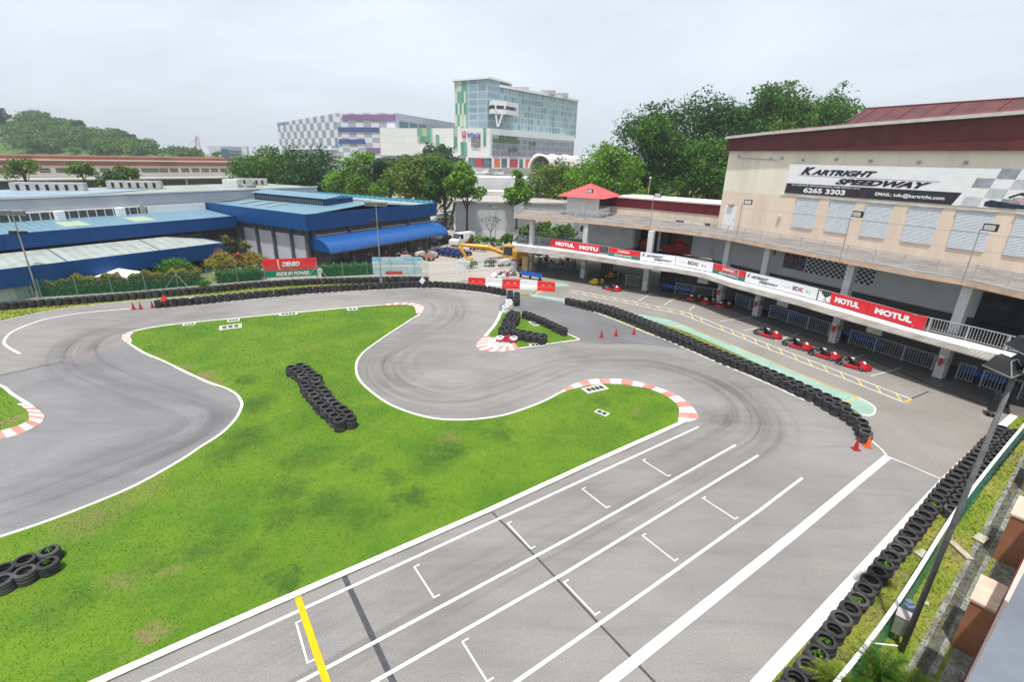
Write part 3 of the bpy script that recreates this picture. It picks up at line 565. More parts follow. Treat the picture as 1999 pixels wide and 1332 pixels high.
# roof slab with peach fascia, deck
back = [hw(45, .0), hw(-.7, .0), Vector((12.5, 66.5)), Vector((1.0, 68.5))]
poly = [p[:] for p in ROOFE]+[p[:] for p in back]
m = MB(); m.prism(poly, Z2-.32, Z2, M_slabp, M_deck); m.build('roof_slab', pit)
m = MB(); strip(m, ROOFE, .10, Z2+.10, M_slab, -1, Z2); m.build('roof_edge_upstand', pit)
def railing(P, z, h, name, parent, sp=.16, post=1.9, n_=6, r=.014, mt=None, rt_=.03):
    mt = mt or M_rail; mb = MB(); L_ = arcl(P)[-1]; k = int(L_/sp); pp = dense(P, 1.5)
    for zz, rr in ((h, rt_), (.12, .02)): mb.path([(q.x, q.y, z+zz) for q in pp], rr, mt, 4)
    for i in range(k+1):
        q = along(P, i*sp); mb.tube((q.x, q.y, z+.1), (q.x, q.y, z+h), r, mt, n=4, cap=False)
    for i in range(int(L_/post)+1):
        q = along(P, i*post); mb.box((q.x, q.y, z+h/2), (.07, .07, h), mt)
    return mb.build(name, parent)
rp = [p+(-nA if i < 6 else -nB)*.12 for i, p in enumerate(ROOFE)]
railing(rp, Z2, 1.0, 'roof_railing', pit, sp=.15)
railing([ROOFE[0]+Vector((.1, .1)), Vector((1.1, 68))], Z2, 1.0, 'roof_railing', pit)
# canopy: white flashing strip and ribbed weathered lower part
WT = [(1000, 472), (1060, 479.5), (1145, 491.5), (1250, 509), (1320, 518), (1370, 525.7), (1400, 535), (1432, 545.5), (1490, 559), (1560, 577), (1660, 605.5), (1780, 641), (1888, 666), (1961, 685), (2030, 703)]
WB = [(1000, 478), (1060, 485), (1145, 496.5), (1250, 514), (1320, 524), (1368, 532), (1396, 541), (1428, 552), (1488, 566.5), (1560, 585), (1660, 614), (1780, 649), (1888, 678.5), (1956, 694), (2030, 711)]
RB = [(1012, 491), (1060, 496), (1145, 507), (1250, 523), (1318, 532), (1364, 540.5), (1392, 549), (1425, 560), (1488, 577), (1560, 596.7), (1660, 627), (1780, 661), (1888, 692), (1954, 711), (2030, 731)]
zt, zb, zr = 3.2, 3.12, 2.92
wt = [G(x, y, zt) for x, y in WT]; wb = [G(x, y, zb) for x, y in WB]; rb = [G(x, y, zr) for x, y in RB]
M_rib = ribbed('weathered_roof_sheet', (.34, .325, .30), (.20, .18, .15), (dB.x, dB.y), 30)
def band(mb, A, B, m, th=.06):
    n = len(A); vs = [tuple(p) for p in A]+[tuple(p) for p in B]; mb.add(vs, [(i, i+n, i+n+1, i+1) for i in range(n-1)], m)
    vs2 = [(p[0], p[1], p[2]-th) for p in vs]; mb.add(vs2, [(i+1, i+n+1, i+n, i) for i in range(n-1)], m)
    mb.add([vs[n+i] for i in range(n)]+[vs2[n+i] for i in range(n)], [(i, n+i, n+i+1, i+1) for i in range(n-1)], m)
    for e in (0, n-1): mb.add([vs[e], vs[n+e], vs2[n+e], vs2[e]], [(0, 1, 2, 3)], m)
m = MB(); band(m, wt, wb, M_ribw, .08); m.build('canopy_flashing', pit)
m = MB(); band(m, [(p[0], p[1], zb-.01) for p in wb], rb, M_rib, .05)
for i in range(120):   # sheet seams and brackets seen on the awning
    t = i/120; L_ = arcl(wb)[-1]; a = along([p.xy for p in wb], t*L_); c = along([p.xy for p in rb], t*arcl([p.xy for p in rb])[-1])
    if i % 2: m.tube((a.x, a.y, zb+.0), (c.x, c.y, zr+.012), .012 if i % 6 else .03, M_slab if i % 6 else M_metal, n=4)
m.build('awning_sheet', pit)
# first-floor slab (gallery floor)
fpoly = [p.xy[:] for p in wt]+[hw(45, .1)[:], hw(-.5, .1)[:], (13, 65.5), (3, 67.5)]
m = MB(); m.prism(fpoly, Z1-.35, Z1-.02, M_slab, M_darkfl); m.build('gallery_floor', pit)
m = MB(); m.prism([G(x, y, Z1).xy[:] for x, y in WT[:3]]+[Vector(COL[2]+nA*.3)[:], COL[1][:], (3.5, 62)], None, Z1-.008, M_slab); m.build('gallery_landing', pit)
# columns
for i, c in enumerate(COL):
    u = dA if i < 3 else dB
    m = MB(); m.box((c.x-u.y*.0, c.y, Z2/2-.16), (.55 if i else .5, .5, Z2-.33), M_col, ux=u); m.box((c.x, c.y, 1.25), (.58, .53, .5), M_slab, ux=u)
    m.build('column', pit)
# gallery rail + ground rail
GR = [p.xy for p in wt]; GR = [p+(-nA if i < 6 else -nB)*.08 for i, p in enumerate(GR)]
railing(GR, Z1-.02, .93, 'gallery_railing', pit, sp=.15)
railing([GR[0], GR[0]+Vector((.8, 6))], Z1-.02, .93, 'gallery_railing', pit)
m = MB(); a, c = Vector((4.2, 63.2)), Vector((1.2, 64.5)); railing([Vector((.9, 63.5)), Vector((7, 61.5))], Z1, 1.3, 'gallery_railing', pit, sp=.2)
for a, c in [(COL[3]+nB*-.3+dB*.9, COL[4]-dB*.6), (COL[4]+dB*.7, COL[5]-dB*.6), (COL[5]+dB*.7, COL[6]-dB*.6), (COL[6]+dB*.6, COL[6]+dB*1.5), (COL[6]+dB*1.9, COL[7]-dB*.6), (COL[7]+dB*.6, COL[7]+dB*6), (COL[2]+dA*3.0, COL[3]-dA*.5), (COL[2]-dA*2.6, COL[2]-dA*.9)]:
    off_ = -.75
    n_ = nA if c == COL[3]-dA*.5 or a == COL[2]-dA*2.6 or a == COL[2]+dA*3.0 else nB
    railing([a+n_*off_, c+n_*off_], .02, 1.15, 'ground_railing', pit, sp=.17, r=.018)
# gallery back walls (upper)
def uwall(p, q, z0, z1, m_, name='gallery_wall', th=.2):
    b_ = MB(); b_.wall(q, p, z0, z1, th, m_); return b_.build(name, pit)
def off2(seg, s, n): return COL[3]+(dA*s+nA*n if seg == 'A' else dB*s+nB*n)
bw = [off2('A', -14.3, -7.6), off2('A', -9.6, -7.6), off2('A', -2.6, -6.0), off2('A', 1.8, -5.6)]
uwall(off2('A', -17.6, -4.8), off2('A', -12.3, -6.2), Z1, Z2-.33, M_innerw)       # stair block by the watch house
uwall(off2('A', -12.3, -6.2), off2('A', -12.3, -9), Z1, Z2-.33, M_innerw)
uwall(off2('A', -12.2, -8.2), off2('A', -5.0, -7.6), Z1, Z2-.33, M_glassd, 'gallery_glazing')
uwall(off2('A', -5.1, -6.2), off2('A', 2.2, -6.2), Z1, Z2-.33, M_innerw); uwall(off2('A', -5.1, -9), off2('A', -5.1, -6.2), Z1, Z2-.33, M_innerw)
# maroon counters, extinguisher box, screens inside the gallery
m = MB(); a, c = off2('A', -8.8, -6.9), off2('A', -5.4, -6.9); m.wall(c, a, Z1, Z1+.9, .3, mat('counter_red', (.45, .03, .03), .5)); m.build('bar_counter', pit); m = MB(); a, c = off2('A', -11.6, -7.2), off2('A', -10.6, -7.2); m.wall(c, a, Z1, Z1+1.1, .3, mat('counter_red', (.45, .03, .03), .5)); m.build('bar_counter', pit)
m = MB(); a = off2('A', -9.2, -6.4); m.box((a.x, a.y, (Z1+Z2)/2-.1), (.25, .25, Z2-Z1-.3), M_innerw); a = off2('A', -9.0, -7.3); m.box((a.x, a.y, (Z1+Z2)/2-.1), (1.2, .2, Z2-Z1-.5), mat('teal_panel', (.06, .12, .13), .5), ux=dA); m.build('inner_pillar', pit)
# hall block: wall continues down behind the gallery
hall = empty('hall', (40, 45, 0), 'tall beige and peach hall with maroon gable cladding, louvred windows and a tiled red roof', 'building')
def hq(mb, s0, s1, z0, z1, n0, n1, m_):
    a, c, d, e = hw(s0, n1), hw(s1, n1), hw(s1, n0), hw(s0, n0)
    if n1 > n0: mb.hexa([(*p, z0) for p in (e, d, c, a)][::-1], [(*p, z1) for p in (e, d, c, a)][::-1], m_)
    return mb
m = MB(); m.prism([hw(-.55, 0)[:], hw(45, 0)[:], hw(45, -30)[:], hw(-.55, -30)[:]], 0, 10.37, M_peach); m.build('lower_wall', hall)
m = MB(); m.prism([hw(-.55, 0)[:], hw(45, 0)[:], hw(45, -30)[:], hw(-.55, -30)[:]], 10.37, 14.24, M_beige)
for s in range(3, 44, 4): hq(m, s, s+.03, 10.7, 14.2, 0, .006, M_trim)
hq(m, 6.0, 45, 10.42, 10.58, 0, .05, M_beige); m.build('upper_wall', hall)
m = MB()
for s0 in (1.9, 6.3): hq(m, s0, 45, 8.9-.2*(s0 > 5)-.9*(s0 > 5), 8.93-.2*(s0 > 5)-.9*(s0 > 5), 0, .006, M_trim)
for s in (6, 10.2, 13.1, 16.1, 19.2, 22.3): hq(m, s, s+.02, 6.7, 7.5, 0, .006, M_trim)
m.build('wall_joints', hall)
# gable cladding under the rising eave: (s, z) eave line
EV = [(-.75, 15.35), (3.4, 15.62), (12, 16.02), (21.3, 16.35), (45, 17.2)]
m = MB(); n0, n1 = -.2, .35
vs = [(*hw(s, n1), 14.24) for s, z in EV]+[(*hw(s, n1), z) for s, z in EV]; k = len(EV)
m.add(vs, [(i, i+1, i+1+k, i+k) for i in range(k-1)], M_maroon); m.add([(*hw(-.75, n1), 14.24), (*hw(-.75, n1), 15.35), (*hw(-.75, -30), 15.35), (*hw(-.75, -30), 14.24)], [(0, 1, 2, 3)], M_maroon)
m.add([(*hw(-.75, n1), 14.24), (*hw(45, n1), 14.24), (*hw(45, -.1), 14.24), (*hw(-.75, -.1), 14.24)], [(0, 1, 2, 3)], M_maroon); m.build('gable_cladding', hall)
m = MB()
for (s0, z0), (s1, z1) in zip(EV[:-1], EV[1:]):
    a, c, d, e = hw(s0-.0, n1+.35), hw(s1, n1+.35), hw(s1, n1-.3), hw(s0, n1-.3)
    m.hexa([(*a, z0-.0), (*c, z1-.0), (*d, z1-.0), (*e, z0-.0)], [(*a, z0+.22), (*c, z1+.22), (*d, z1+.22), (*e, z0+.22)], M_trim)
m.build('eave_trim', hall)
m = MB()
for (s0, z0), (s1, z1) in zip(EV[:-1], EV[1:]):
    a, c, d, e = hw(s0, n1+.33), hw(s1, n1+.33), hw(s1, n1-3), hw(s0, n1-3); m.add([(*a, z0+.23), (*c, z1+.23), (*d, z1+.62), (*e, z0+.62)], [(0, 1, 2, 3)], M_rooft)
m.build('eave_roof', hall)
# main hipped roof behind
r0 = on(hw(0, -2.5)[:], HD, 1645, 250); r1 = on(hw(0, -8)[:], HD, 1692, 212); r2 = on(hw(0, -8)[:], HD, 1999, 204)
m = MB(); zb_ = 15.2
pa = (*hw(r0[0]-1.0, -2.5), zb_+.35); pb = (*hw(48, -2.5), zb_+.35); pc = (*hw(48, -8), r1[1]); pd = (*hw(r1[0], -8), r1[1]); pe = (*hw(48, -14), zb_); pf = (*hw(r0[0]-1, -14), zb_)
M_tiles = ribbed('roof_tiles', (.115, .022, .022), (.065, .016, .018), (HD.x, HD.y), 18)
m.add([pa, pb, pc, pd, pe, pf], [(0, 1, 2, 3), (3, 2, 4, 5), (0, 3, 5), (1, 4, 2)], M_tiles)
L1 = Vector(pb)-Vector(pa); L2 = Vector(pd)-Vector(pa)
nseam = 26
for i in range(nseam):
    f = (i+.5)/nseam; a = Vector((*hw(r1[0]+.2+(48-r1[0])*f, -2.5), zb_+.35)); c = Vector((*hw(r1[0]+.2+(48-r1[0])*f, -8), r1[1])); m.tube(a+Vector((0, 0, .03)), c+Vector((0, 0, .03)), .035, M_rooft, n=4)
m.tube(pd, pc, .09, M_maroon, n=6); m.tube(pa, pd, .07, M_maroon, n=6); m.build('roof', hall)
# louvred windows, each a part with its louvre leaves
for (s0, s1) in [(7.66, 9.66), (10.68, 12.67), (13.58, 15.5), (16.59, 18.64), (19.57, 21.7), (22.72, 24.8), (25.8, 27.9)]:
    m = MB(); hq(m, s0, s1, 7.72, 10.34, 0, .05, M_louv); w_ = m.build('louvre_window', hall)
    m = MB(); z = 7.76
    while z < 10.3:
        if abs(z-9.02) > .05:
            a, c = hw(s0+.04, .05), hw(s1-.04, .05); a2, c2 = hw(s0+.04, .085), hw(s1-.04, .085); m.add([(*a, z+.07), (*c, z+.07), (*c2, z), (*a2, z)], [(3, 2, 1, 0)], M_louv)
        z += .095
    m.build('slats', w_)
    m = MB()
    for f in (1/3, 2/3): hq(m, s0+(s1-s0)*f-.014, s0+(s1-s0)*f+.014, 7.75, 10.32, .05, .095, M_whitep)
    hq(m, s0, s1, 9.0, 9.04, .05, .10, M_whitep); hq(m, s0-.05, s1+.05, 10.34, 10.42, 0, .14, M_slab); m.build('window_frame', w_)
m = MB(); hq(m, .08, 1.5, Z2, 8.9, 0, .06, M_whitep); dd = m.build('door', hall); m = MB(); hq(m, 1.32, 1.4, 7.6, 7.7, .06, .11, M_metal); m.build('door_handle', dd)
m = MB(); hq(m, .5, 1.1, 9.0, 9.2, 0, .25, M_slab); m.build('door_light', hall)
m = MB()
for px, py in [(1443, 305), (1505, 309), (1527, 309), (1568, 312), (1633, 311), (1700, 314), (1794, 316), (1886, 317)]:
    s, z = on(HP0, HD, px, py); m = MB(); hq(m, s-.1, s+.12, z-.1, z+.1, 0, .12, M_slab); m.build('wall_lamp', hall)
s, z = on(HP0, HD, 1522, 424); m = MB(); hq(m, s-.14, s+.14, z-.14, z+.14, 0, .18, M_trim); m.build('wall_lamp', hall)
m = MB(); a = Vector((*hw(.7, .1), 13.62)); c = Vector((*hw(5, .1), 13.45)); m.tube(a, c, .03, M_slab, n=5); m.build('conduit', hall)
# long banner
ban = empty('banner', (*hw(14, .1), 10.6), 'long white and black banner with speedway name and phone number on the hall wall', 'banner')
bn = .09
def hb(s0, s1, z0, z1, m_, name, n=.05, par=ban):
    q = MB(); hq(q, s0, s1, z0, z1, .05, bn+n-.05, m_); return q.build(name, par)
hb(6.3, 29, 10.62, 13.14, M_swhite, 'banner_sheet')
m = MB(); P = lambda s, z: (*hw(s, bn+.006), z)
m.add([P(6.32, 10.64), P(19.1, 10.64), P(19.5, 11.5), P(6.38, 11.5)], [(0, 1, 2, 3)], M_sblack); m.build('black_band', ban)
m = MB(); m.add([P(12.95, 10.64), P(13.02, 10.64), P(13.25, 11.5), P(13.18, 11.5)], [(0, 1, 2, 3)], M_mag); m.add([P(13.1, 10.64), P(13.17, 10.64), P(13.4, 11.5), P(13.33, 11.5)], [(0, 1, 2, 3)], M_mag)
m.add([P(7.3, 12.19), P(18.0, 12.12), P(18.0, 12.15), P(7.3, 12.22)], [(0, 1, 2, 3)], M_mag); m.build('magenta_rules', ban)
LT = lambda t, s, z, w, h, m_, **k: letters(t, ban, 'lettering', (*hw(s, bn+.006), z), (HD.x, HD.y, 0), (0, 0, 1), w, h, m_, off=.012, **k)
LT('K', 7.5, 12.28, 1.3, .64, M_inkb, bold=.06, shear=.5); LT('ARTRIGHT', 8.45, 12.28, 5.3, .46, M_inkb, bold=.055, shear=.45)
LT('SPEEDWAY', 10.7, 11.62, 6.9, .46, M_inkb, bold=.055, shear=.45)
LT('FOR CORPORATE / PERSONAL BOOKINGS, PLEASE CONTACT US AT:', 6.9, 11.3, 5.9, .13, M_inkw, bold=.012, shear=.15)
LT('6265 3303', 8.1, 10.78, 3.6, .42, M_inkw, bold=.035); LT('EMAIL: info@kartright.com', 14.0, 10.86, 4.6, .34, M_inkw, bold=.02)
m = MB(); M_cg = mat('print_grey', (.36, .38, .42), .5, .3, 1); M_cg2 = mat('print_pale', (.62, .64, .68), .5, .15, 1)
for i in range(9):
    for j in range(4):
        s = 19.6+i*1.0+(j*.15); z = 10.64+j*.62
        if (i+j) % 2 == 0:
            m.add([P(s, z), P(s+1.0, z), P(min(s+1.15, 28.9), z+.62), P(s+.15, z+.62)], [(0, 1, 2, 3)], (M_cg if (i*3+j) % 4 else M_cg2))
m.build('chequer_print', ban)
m = MB(); M_pn = mat('print_navy', (.03, .04, .08), .5, .3, 3); P2 = lambda s, z, n=.014: (*hw(s, bn+n), z)
m.poly3([P2(20.9, 10.74), P2(21.3, 10.68), P2(23.5, 10.70), P2(23.6, 10.95), P2(22.3, 10.98), P2(21.2, 11.15), P2(20.9, 11.0)], M_pn)
m.poly3([P2(22.0, 11.4), P2(22.6, 11.72), P2(23.3, 11.6), P2(23.5, 11.0), P2(23.3, 11.0), P2(23.1, 11.45), P2(22.5, 11.55), P2(22.1, 11.3)], M_pn)
m.poly3([P2(22.9, 11.9), P2(23.2, 12.9), P2(24.2, 12.9), P2(24.4, 11.4), P2(23.5, 11.3)], mat('print_blue', (.04, .07, .14), .5, .4, 3)); m.poly3([P2(22.1, 11.05, .018), P2(22.3, 11.35, .018), P2(22.9, 11.42, .018), P2(23.0, 11.05, .018)], mat('print_pink', (.6, .42, .46), .5, .3, 4)); m.build('kart_print', ban)
# ---- low block between watch house and hall, on the roof deck
lb = empty('roof_store', (18, 58, Z2), 'low peach block with maroon corrugated upper wall on the roof deck', 'building')
a_, c_ = G(1193, 417, Z2).xy, hw(-.9, -3.0); d_ = (c_-a_).normalized(); n_ = Vector((-d_.y, d_.x)); a2 = a_
za = HZ((*a_,), 403); zt_ = HZ((*a_,), 389)
M_corr = ribbed('maroon_corrugated', (.30, .02, .035), (.20, .02, .03), (d_.x, d_.y), 26)
m = MB(); m.prism([a_[:], c_[:], (c_+n_*6)[:], (a_+n_*6)[:]], Z2, Z2+.95, M_peach); m.build('lower_wall', lb)
m = MB(); m.prism([(a_-n_*.05)[:], (c_-n_*.05)[:], (c_+n_*6)[:], (a_+n_*6)[:]], Z2+.955, Z2+2.05, M_corr); m.build('corrugated_wall', lb)
m = MB(); m.prism([(a_-n_*.4-d_*.2)[:], (c_-n_*.4)[:], (c_+n_*6.2)[:], (a_+n_*6.2-d_*.2)[:]], Z2+2.06, Z2+2.2, M_trim); m.build('roof', lb)
# ---- watch house with red pyramid roof
g0, g1, g2 = G(1105, 418, Z2).xy, G(1167, 424, Z2).xy, G(1192, 417, Z2).xy; g3 = g0+(g2-g1); cc = (g0+g1+g2+g3)/4
gh = empty('watch_house', (*cc, Z2), 'small white ribbed roof house with a red pyramid roof on the deck corner', 'building')
M_ribwall = ribbed('white_ribbed_wall', (.88, .88, .89), (.78, .77, .75), ((g1-g0).normalized().x, (g1-g0).normalized().y), 30)
zw = Z2+2.25
m = MB(); m.prism([p[:] for p in (g0, g1, g1+(g3-g0)*.97, g3)], Z2, zw, M_ribwall); m.build('wall', gh)
m = MB(); a, c = g1+(g2-g1)*.02, g1+(g2-g1)*.99; o_ = (g1-g0).normalized()*.02; m.add([(*(a+o_), Z2+.9), (*(c+o_), Z2+.9), (*(c+o_), zw-.1), (*(a+o_), zw-.1)], [(0, 1, 2, 3)], M_glassd); m.build('window', gh)
m = MB(); E_ = [cc+(p-cc)*1.42 for p in (g0, g1, g2, g3)]; ap = (*cc, HZ(cc, 358.5)); ze = zw-.05
M_redroof = ribbed('red_roof_sheet', (.58, .085, .085), (.5, .1, .1), ((g1-g0).normalized().x, (g1-g0).normalized().y), 22)
m.add([(*p, ze) for p in E_]+[ap], [(0, 1, 4), (1, 2, 4), (2, 3, 4), (3, 0, 4), (3, 2, 1, 0)], M_redroof)
for p in E_: m.tube((*p, ze), ap, .07, M_redroof, n=5)
m.build('roof', gh)
# dish on its wall
m = MB(); q = g0+(g0-g1).normalized()*.3; m.lathe([(0, .12), (.2, .08), (.36, 0)], M_whitep, 14, (0, 0, 0), 'x'); m.tube((0, 0, 0), (.35, 0, -.3), .03, M_metal)
top(m, 'satellite_dish', 'small white satellite dish at the side of the watch house', 'satellite dish', loc=(0, 0, 0)).location = (q.x, q.y, Z2+1.3)
# ---- interior items on the gallery wall
def wq(s0, s1, z0, z1, n1, m_, mb): return hq(mb, s0, s1, z0, z1, 0, n1, m_)
uw = empty('gallery_back_wall', (*hw(20, .1), Z1), 'long grey back wall of the upper gallery, shaded under the roof deck', 'wall')
m = MB(); hq(m, -.4, 45, Z1, Z2-.34, 0, .06, M_innerw); m.build('wall_face', uw)
def poster(name, label, s0, s1, z0, z1, cat='poster'): e = empty(name, (*hw((s0+s1)/2, .1), z0), label, cat); return e
def sz(x, y): return on(hw(0, .1)[:], HD, x, y)
s0, zt0 = sz(1572, 513); s1, zb0 = sz(1703, 590)
s0, s1 = sz(1569, 540)[0], sz(1702, 560)[0]; zt0 = 5.75; zb0 = 3.95
cb = poster('chequered_banner', 'black and white chequered banner on the upper gallery wall', s0, s1, zb0, zt0, 'banner')
m = MB(); hq(m, s0, s1, zb0, zt0, .06, .10, M_swhite); m.build('sheet', cb); m = MB(); nx = 24; nz = 9
for i in range(nx):
    for j in range(nz):
        if (i+j) % 2 == 0: hq(m, s0+(s1-s0)*i/nx, s0+(s1-s0)*(i+1)/nx, zb0+(zt0-zb0)*j/nz, zb0+(zt0-zb0)*(j+1)/nz, .10, .104, M_inkb)
m.build('black_squares', cb)
s0, s1 = sz(1525, 530)[0], sz(1566, 540)[0]
pp = poster('printed_poster', 'dark printed poster left of the chequered banner', s0, s1, 4, 5.7); m = MB(); hq(m, s0, s1, 3.95, 5.75, .06, .10, mat('poster_dark', (.05, .055, .07), .4, .9, 3, col2=(.30, .30, .34))); m.build('sheet', pp)
m = MB(); sm_ = (s0+s1)/2
for k_ in range(6): hq(m, sm_-.35+.12*k_, sm_-.28+.12*k_, 5.0-.15*(k_ % 3), 5.35-.1*(k_ % 2), .10, .104, mat('poster_red', (.25, .02, .02), .4))
m.build('figure_print', pp)
p0, d0 = off2('A', -5.1, -6.0), dA
s0, s1 = on(p0, d0, 1397, 480)[0], on(p0, d0, 1416, 480)[0]
def wallbox(p, d, s0, s1, z0, z1, th, m_, mb): a, c = Vector(p)+d*s0, Vector(p)+d*s1; mb.wall(c, a, z0, z1, -th, m_); return mb
m = MB(); wallbox(p0, dA, s0, s1+.2, 3.9, 5.9, .06, mat('poster_dark', (.05, .055, .07)), m); wallbox(p0+nA*.07, dA, s0+.1, s1+.1, 4.9, 5.3, .02, M_cg, m); wallbox(p0+nA*.07, dA, s0+.1, s1+.1, 4.0, 4.25, .02, M_cg2, m)
top(m, 'poster', 'tall black poster on the gallery wall right of the red hose box', 'poster')
s0, s1 = on(p0, d0, 1319, 480)[0], on(p0, d0, 1333, 482)[0]
m = MB(); wallbox(p0, dA, s0, s1, 4.2, 5.0, .22, M_sred, m); wallbox(p0+nA*.23, dA, s0+.15, s1-.15, 4.4, 4.8, .01, mat('hose_dark', (.3, .02, .02)), m); top(m, 'fire_hose_box', 'red fire hose box on the upper gallery wall', 'fire hose box')
m = MB(); m.wall(hw(22.6, .5), hw(25.5, .5), Z1, Z1+2.0, 1.2, M_glassd)
top(m, 'cabinet', 'dark cabinet against the gallery wall at the right end', 'cabinet')
# round fans
for x, y, lb_ in [(1138, 446, 'wall fan left of the second column on the gallery'), (1507, 493, 'wall fan right of the fifth column under the roof deck')]:
    p = G(x, y, 5.5); m = MB(); m.lathe([(.03, -.06), (.34, -.05), (.36, 0), (.34, .08), (.1, .12), (.03, .12)], mat('fan_grey', (.1, .1, .1), .5), 18, (0, 0, 0), 'y'); m.tube((0, .1, 0), (0, .5, 0), .04, M_metal)
    for k_ in range(4): m.box((.17*math.cos(k_*1.57), -.07, .17*math.sin(k_*1.57)), (.16, .02, .16), M_metal)
    o = top(m, 'fan', lb_, 'fan', loc=(0, 0, 0)); q = Vector(p); o.location = q
# dark posts behind the ground floor
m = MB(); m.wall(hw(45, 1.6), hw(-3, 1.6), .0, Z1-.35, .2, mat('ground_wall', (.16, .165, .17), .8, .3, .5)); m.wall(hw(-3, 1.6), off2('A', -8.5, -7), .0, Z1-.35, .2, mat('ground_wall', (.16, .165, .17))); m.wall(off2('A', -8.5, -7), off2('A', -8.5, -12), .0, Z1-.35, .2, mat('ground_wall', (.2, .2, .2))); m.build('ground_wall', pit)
m = MB()
for a, c, z0, z1, mt in [((1172, 548), (1190, 550), 0, 2.7, mat('store_tan', (.2, .17, .13), .8))]:
    A, B = G(a[0], 530).xy, G(c[0], 530).xy; m.wall(B, A, z0, z1, 1.2, mt)
m.build('service_duct', pit)
# ---- banners on the gallery rail
def rail_banner(x0, y0, x1, y1, kind, label, group):
    z = Z1+.93; LG = arcl(GR)[-1]; ks = [k_*LG/1400 for k_ in range(1401)]; pj = [proj((*along(GR, k_), z))[0] for k_ in ks]
    A = Vector((*along(GR, min(zip(ks, pj), key=lambda q: abs(q[1]-x0))[0]), z)); B = Vector((*along(GR, min(zip(ks, pj), key=lambda q: abs(q[1]-x1))[0]), z)); u = (B-A).normalized(); w_ = (B-A).length; n = u.cross(Vector((0, 0, 1))); n.normalize(); A = A+n*.15; B = B+n*.15; hh = .88
    e = empty('rail_banner', (*A.xy, z-hh), label, 'banner', group)
    def quad(f0, f1, h0, h1, m_, name, o=.0, th=.02, sh=0):
        a, c = A+u*w_*f0+n*o, A+u*w_*f1+n*o; q = MB(); s_ = u*sh
        b4 = [a-Vector((0, 0, hh*(1-h0))), c-Vector((0, 0, hh*(1-h0))), c-Vector((0, 0, hh*(1-h0)))-n*th, a-Vector((0, 0, hh*(1-h0)))-n*th]; t4 = [a-Vector((0, 0, hh*(1-h1)))+s_, c-Vector((0, 0, hh*(1-h1)))+s_, c-Vector((0, 0, hh*(1-h1)))-n*th+s_, a-Vector((0, 0, hh*(1-h1)))-n*th+s_]
        q.hexa(b4, t4, m_); return q.build(name, e)
    T = lambda t, f, h, wf, hf, m_, **k: letters(t, e, 'lettering', A+u*w_*f+n*.012-Vector((0, 0, hh*(1-h))), u, (0, 0, 1), w_*wf, hh*hf, m_, off=.008, **k)
    if kind == 'motul': quad(0, 1, 0, 1, M_sred, 'sheet'); T('MOTUL', .13, .26, .66, .48, M_inkw, bold=.06)
    if kind == 'motul2': quad(0, 1, 0, 1, M_sred, 'sheet'); T('MOTUL', .12, .26, .38, .5, M_inkw, bold=.06); T('MOTU', .6, .22, .36, .5, M_inkw, bold=.06)
    if kind == 'denso':
        quad(0, 1, .36, 1, M_sred, 'sheet'); quad(0, 1, 0, .355, M_sgreen, 'green_band'); T('DENSO', .34, .55, .34, .26, M_inkw, bold=.03, shear=.25); T('IRIDIUM POWER', .2, .08, .55, .2, M_inkw, bold=.02, shear=.25)
        quad(.29, .305, .42, .95, M_cy, 'crescent', .006, .004, .08)
    if kind == 'kart': quad(0, 1, 0, 1, M_swhite, 'sheet'); T('K', .05, .52, .1, .36, M_inkb, bold=.03, shear=.6); T('ARTRIGHT', .16, .52, .5, .26, M_inkb, bold=.03, shear=.6); T('SPEEDWAY', .4, .2, .55, .24, M_inkb, bold=.03, shear=.6)
    if kind == 'schc': quad(0, 1, 0, 1, M_swhite, 'sheet'); T('SC', .34, .34, .14, .38, M_inkb, bold=.03); T('HC', .49, .34, .14, .38, mat('ink_red', (.4, .03, .03), .5), bold=.03); T('motorsport track', .04, .38, .26, .16, mat('ink_grey', (.6, .5, .5), .5)); quad(.72, .75, .35, .6, mat('ink_teal', (.1, .3, .25)), 'emblem', .006, .004); quad(.80, .815, .3, .6, mat('ink_red', (.4, .03, .03)), 'emblem', .006, .004)
    return e
gm = 'advertising banners hung on the gallery railing'
rail_banner(1075.7, 466.5, 1173.6, 481.5, 'motul2', 'red banner with two white words, leftmost on the gallery rail', gm)
rail_banner(1190, 482.5, 1251, 491, 'denso', 'red and green banner second from the left on the gallery rail', gm)
rail_banner(1252, 491.5, 1320, 500.5, 'kart', 'white banner with slanted black lettering, left one on the gallery rail', gm)
rail_banner(1321.5, 500.5, 1394.5, 510.5, 'schc', 'white banner with dark red initials left of the gallery bend', gm)
rail_banner(1397, 511.5, 1458, 526, 'denso', 'red and green banner right of the gallery bend', gm)
rail_banner(1459, 526.5, 1529, 544, 'kart', 'white banner with slanted black lettering right of the gallery bend', gm)
rail_banner(1530, 544.5, 1600, 562, 'schc', 'white banner with dark red initials beside the folded white cloth', gm)
rail_banner(1627, 568, 1700, 588.5, 'motul', 'red banner with one white word, left of the two on the right gallery', gm)
rail_banner(1701, 589, 1813, 616.5, 'motul', 'red banner with one white word, rightmost on the gallery rail', gm)
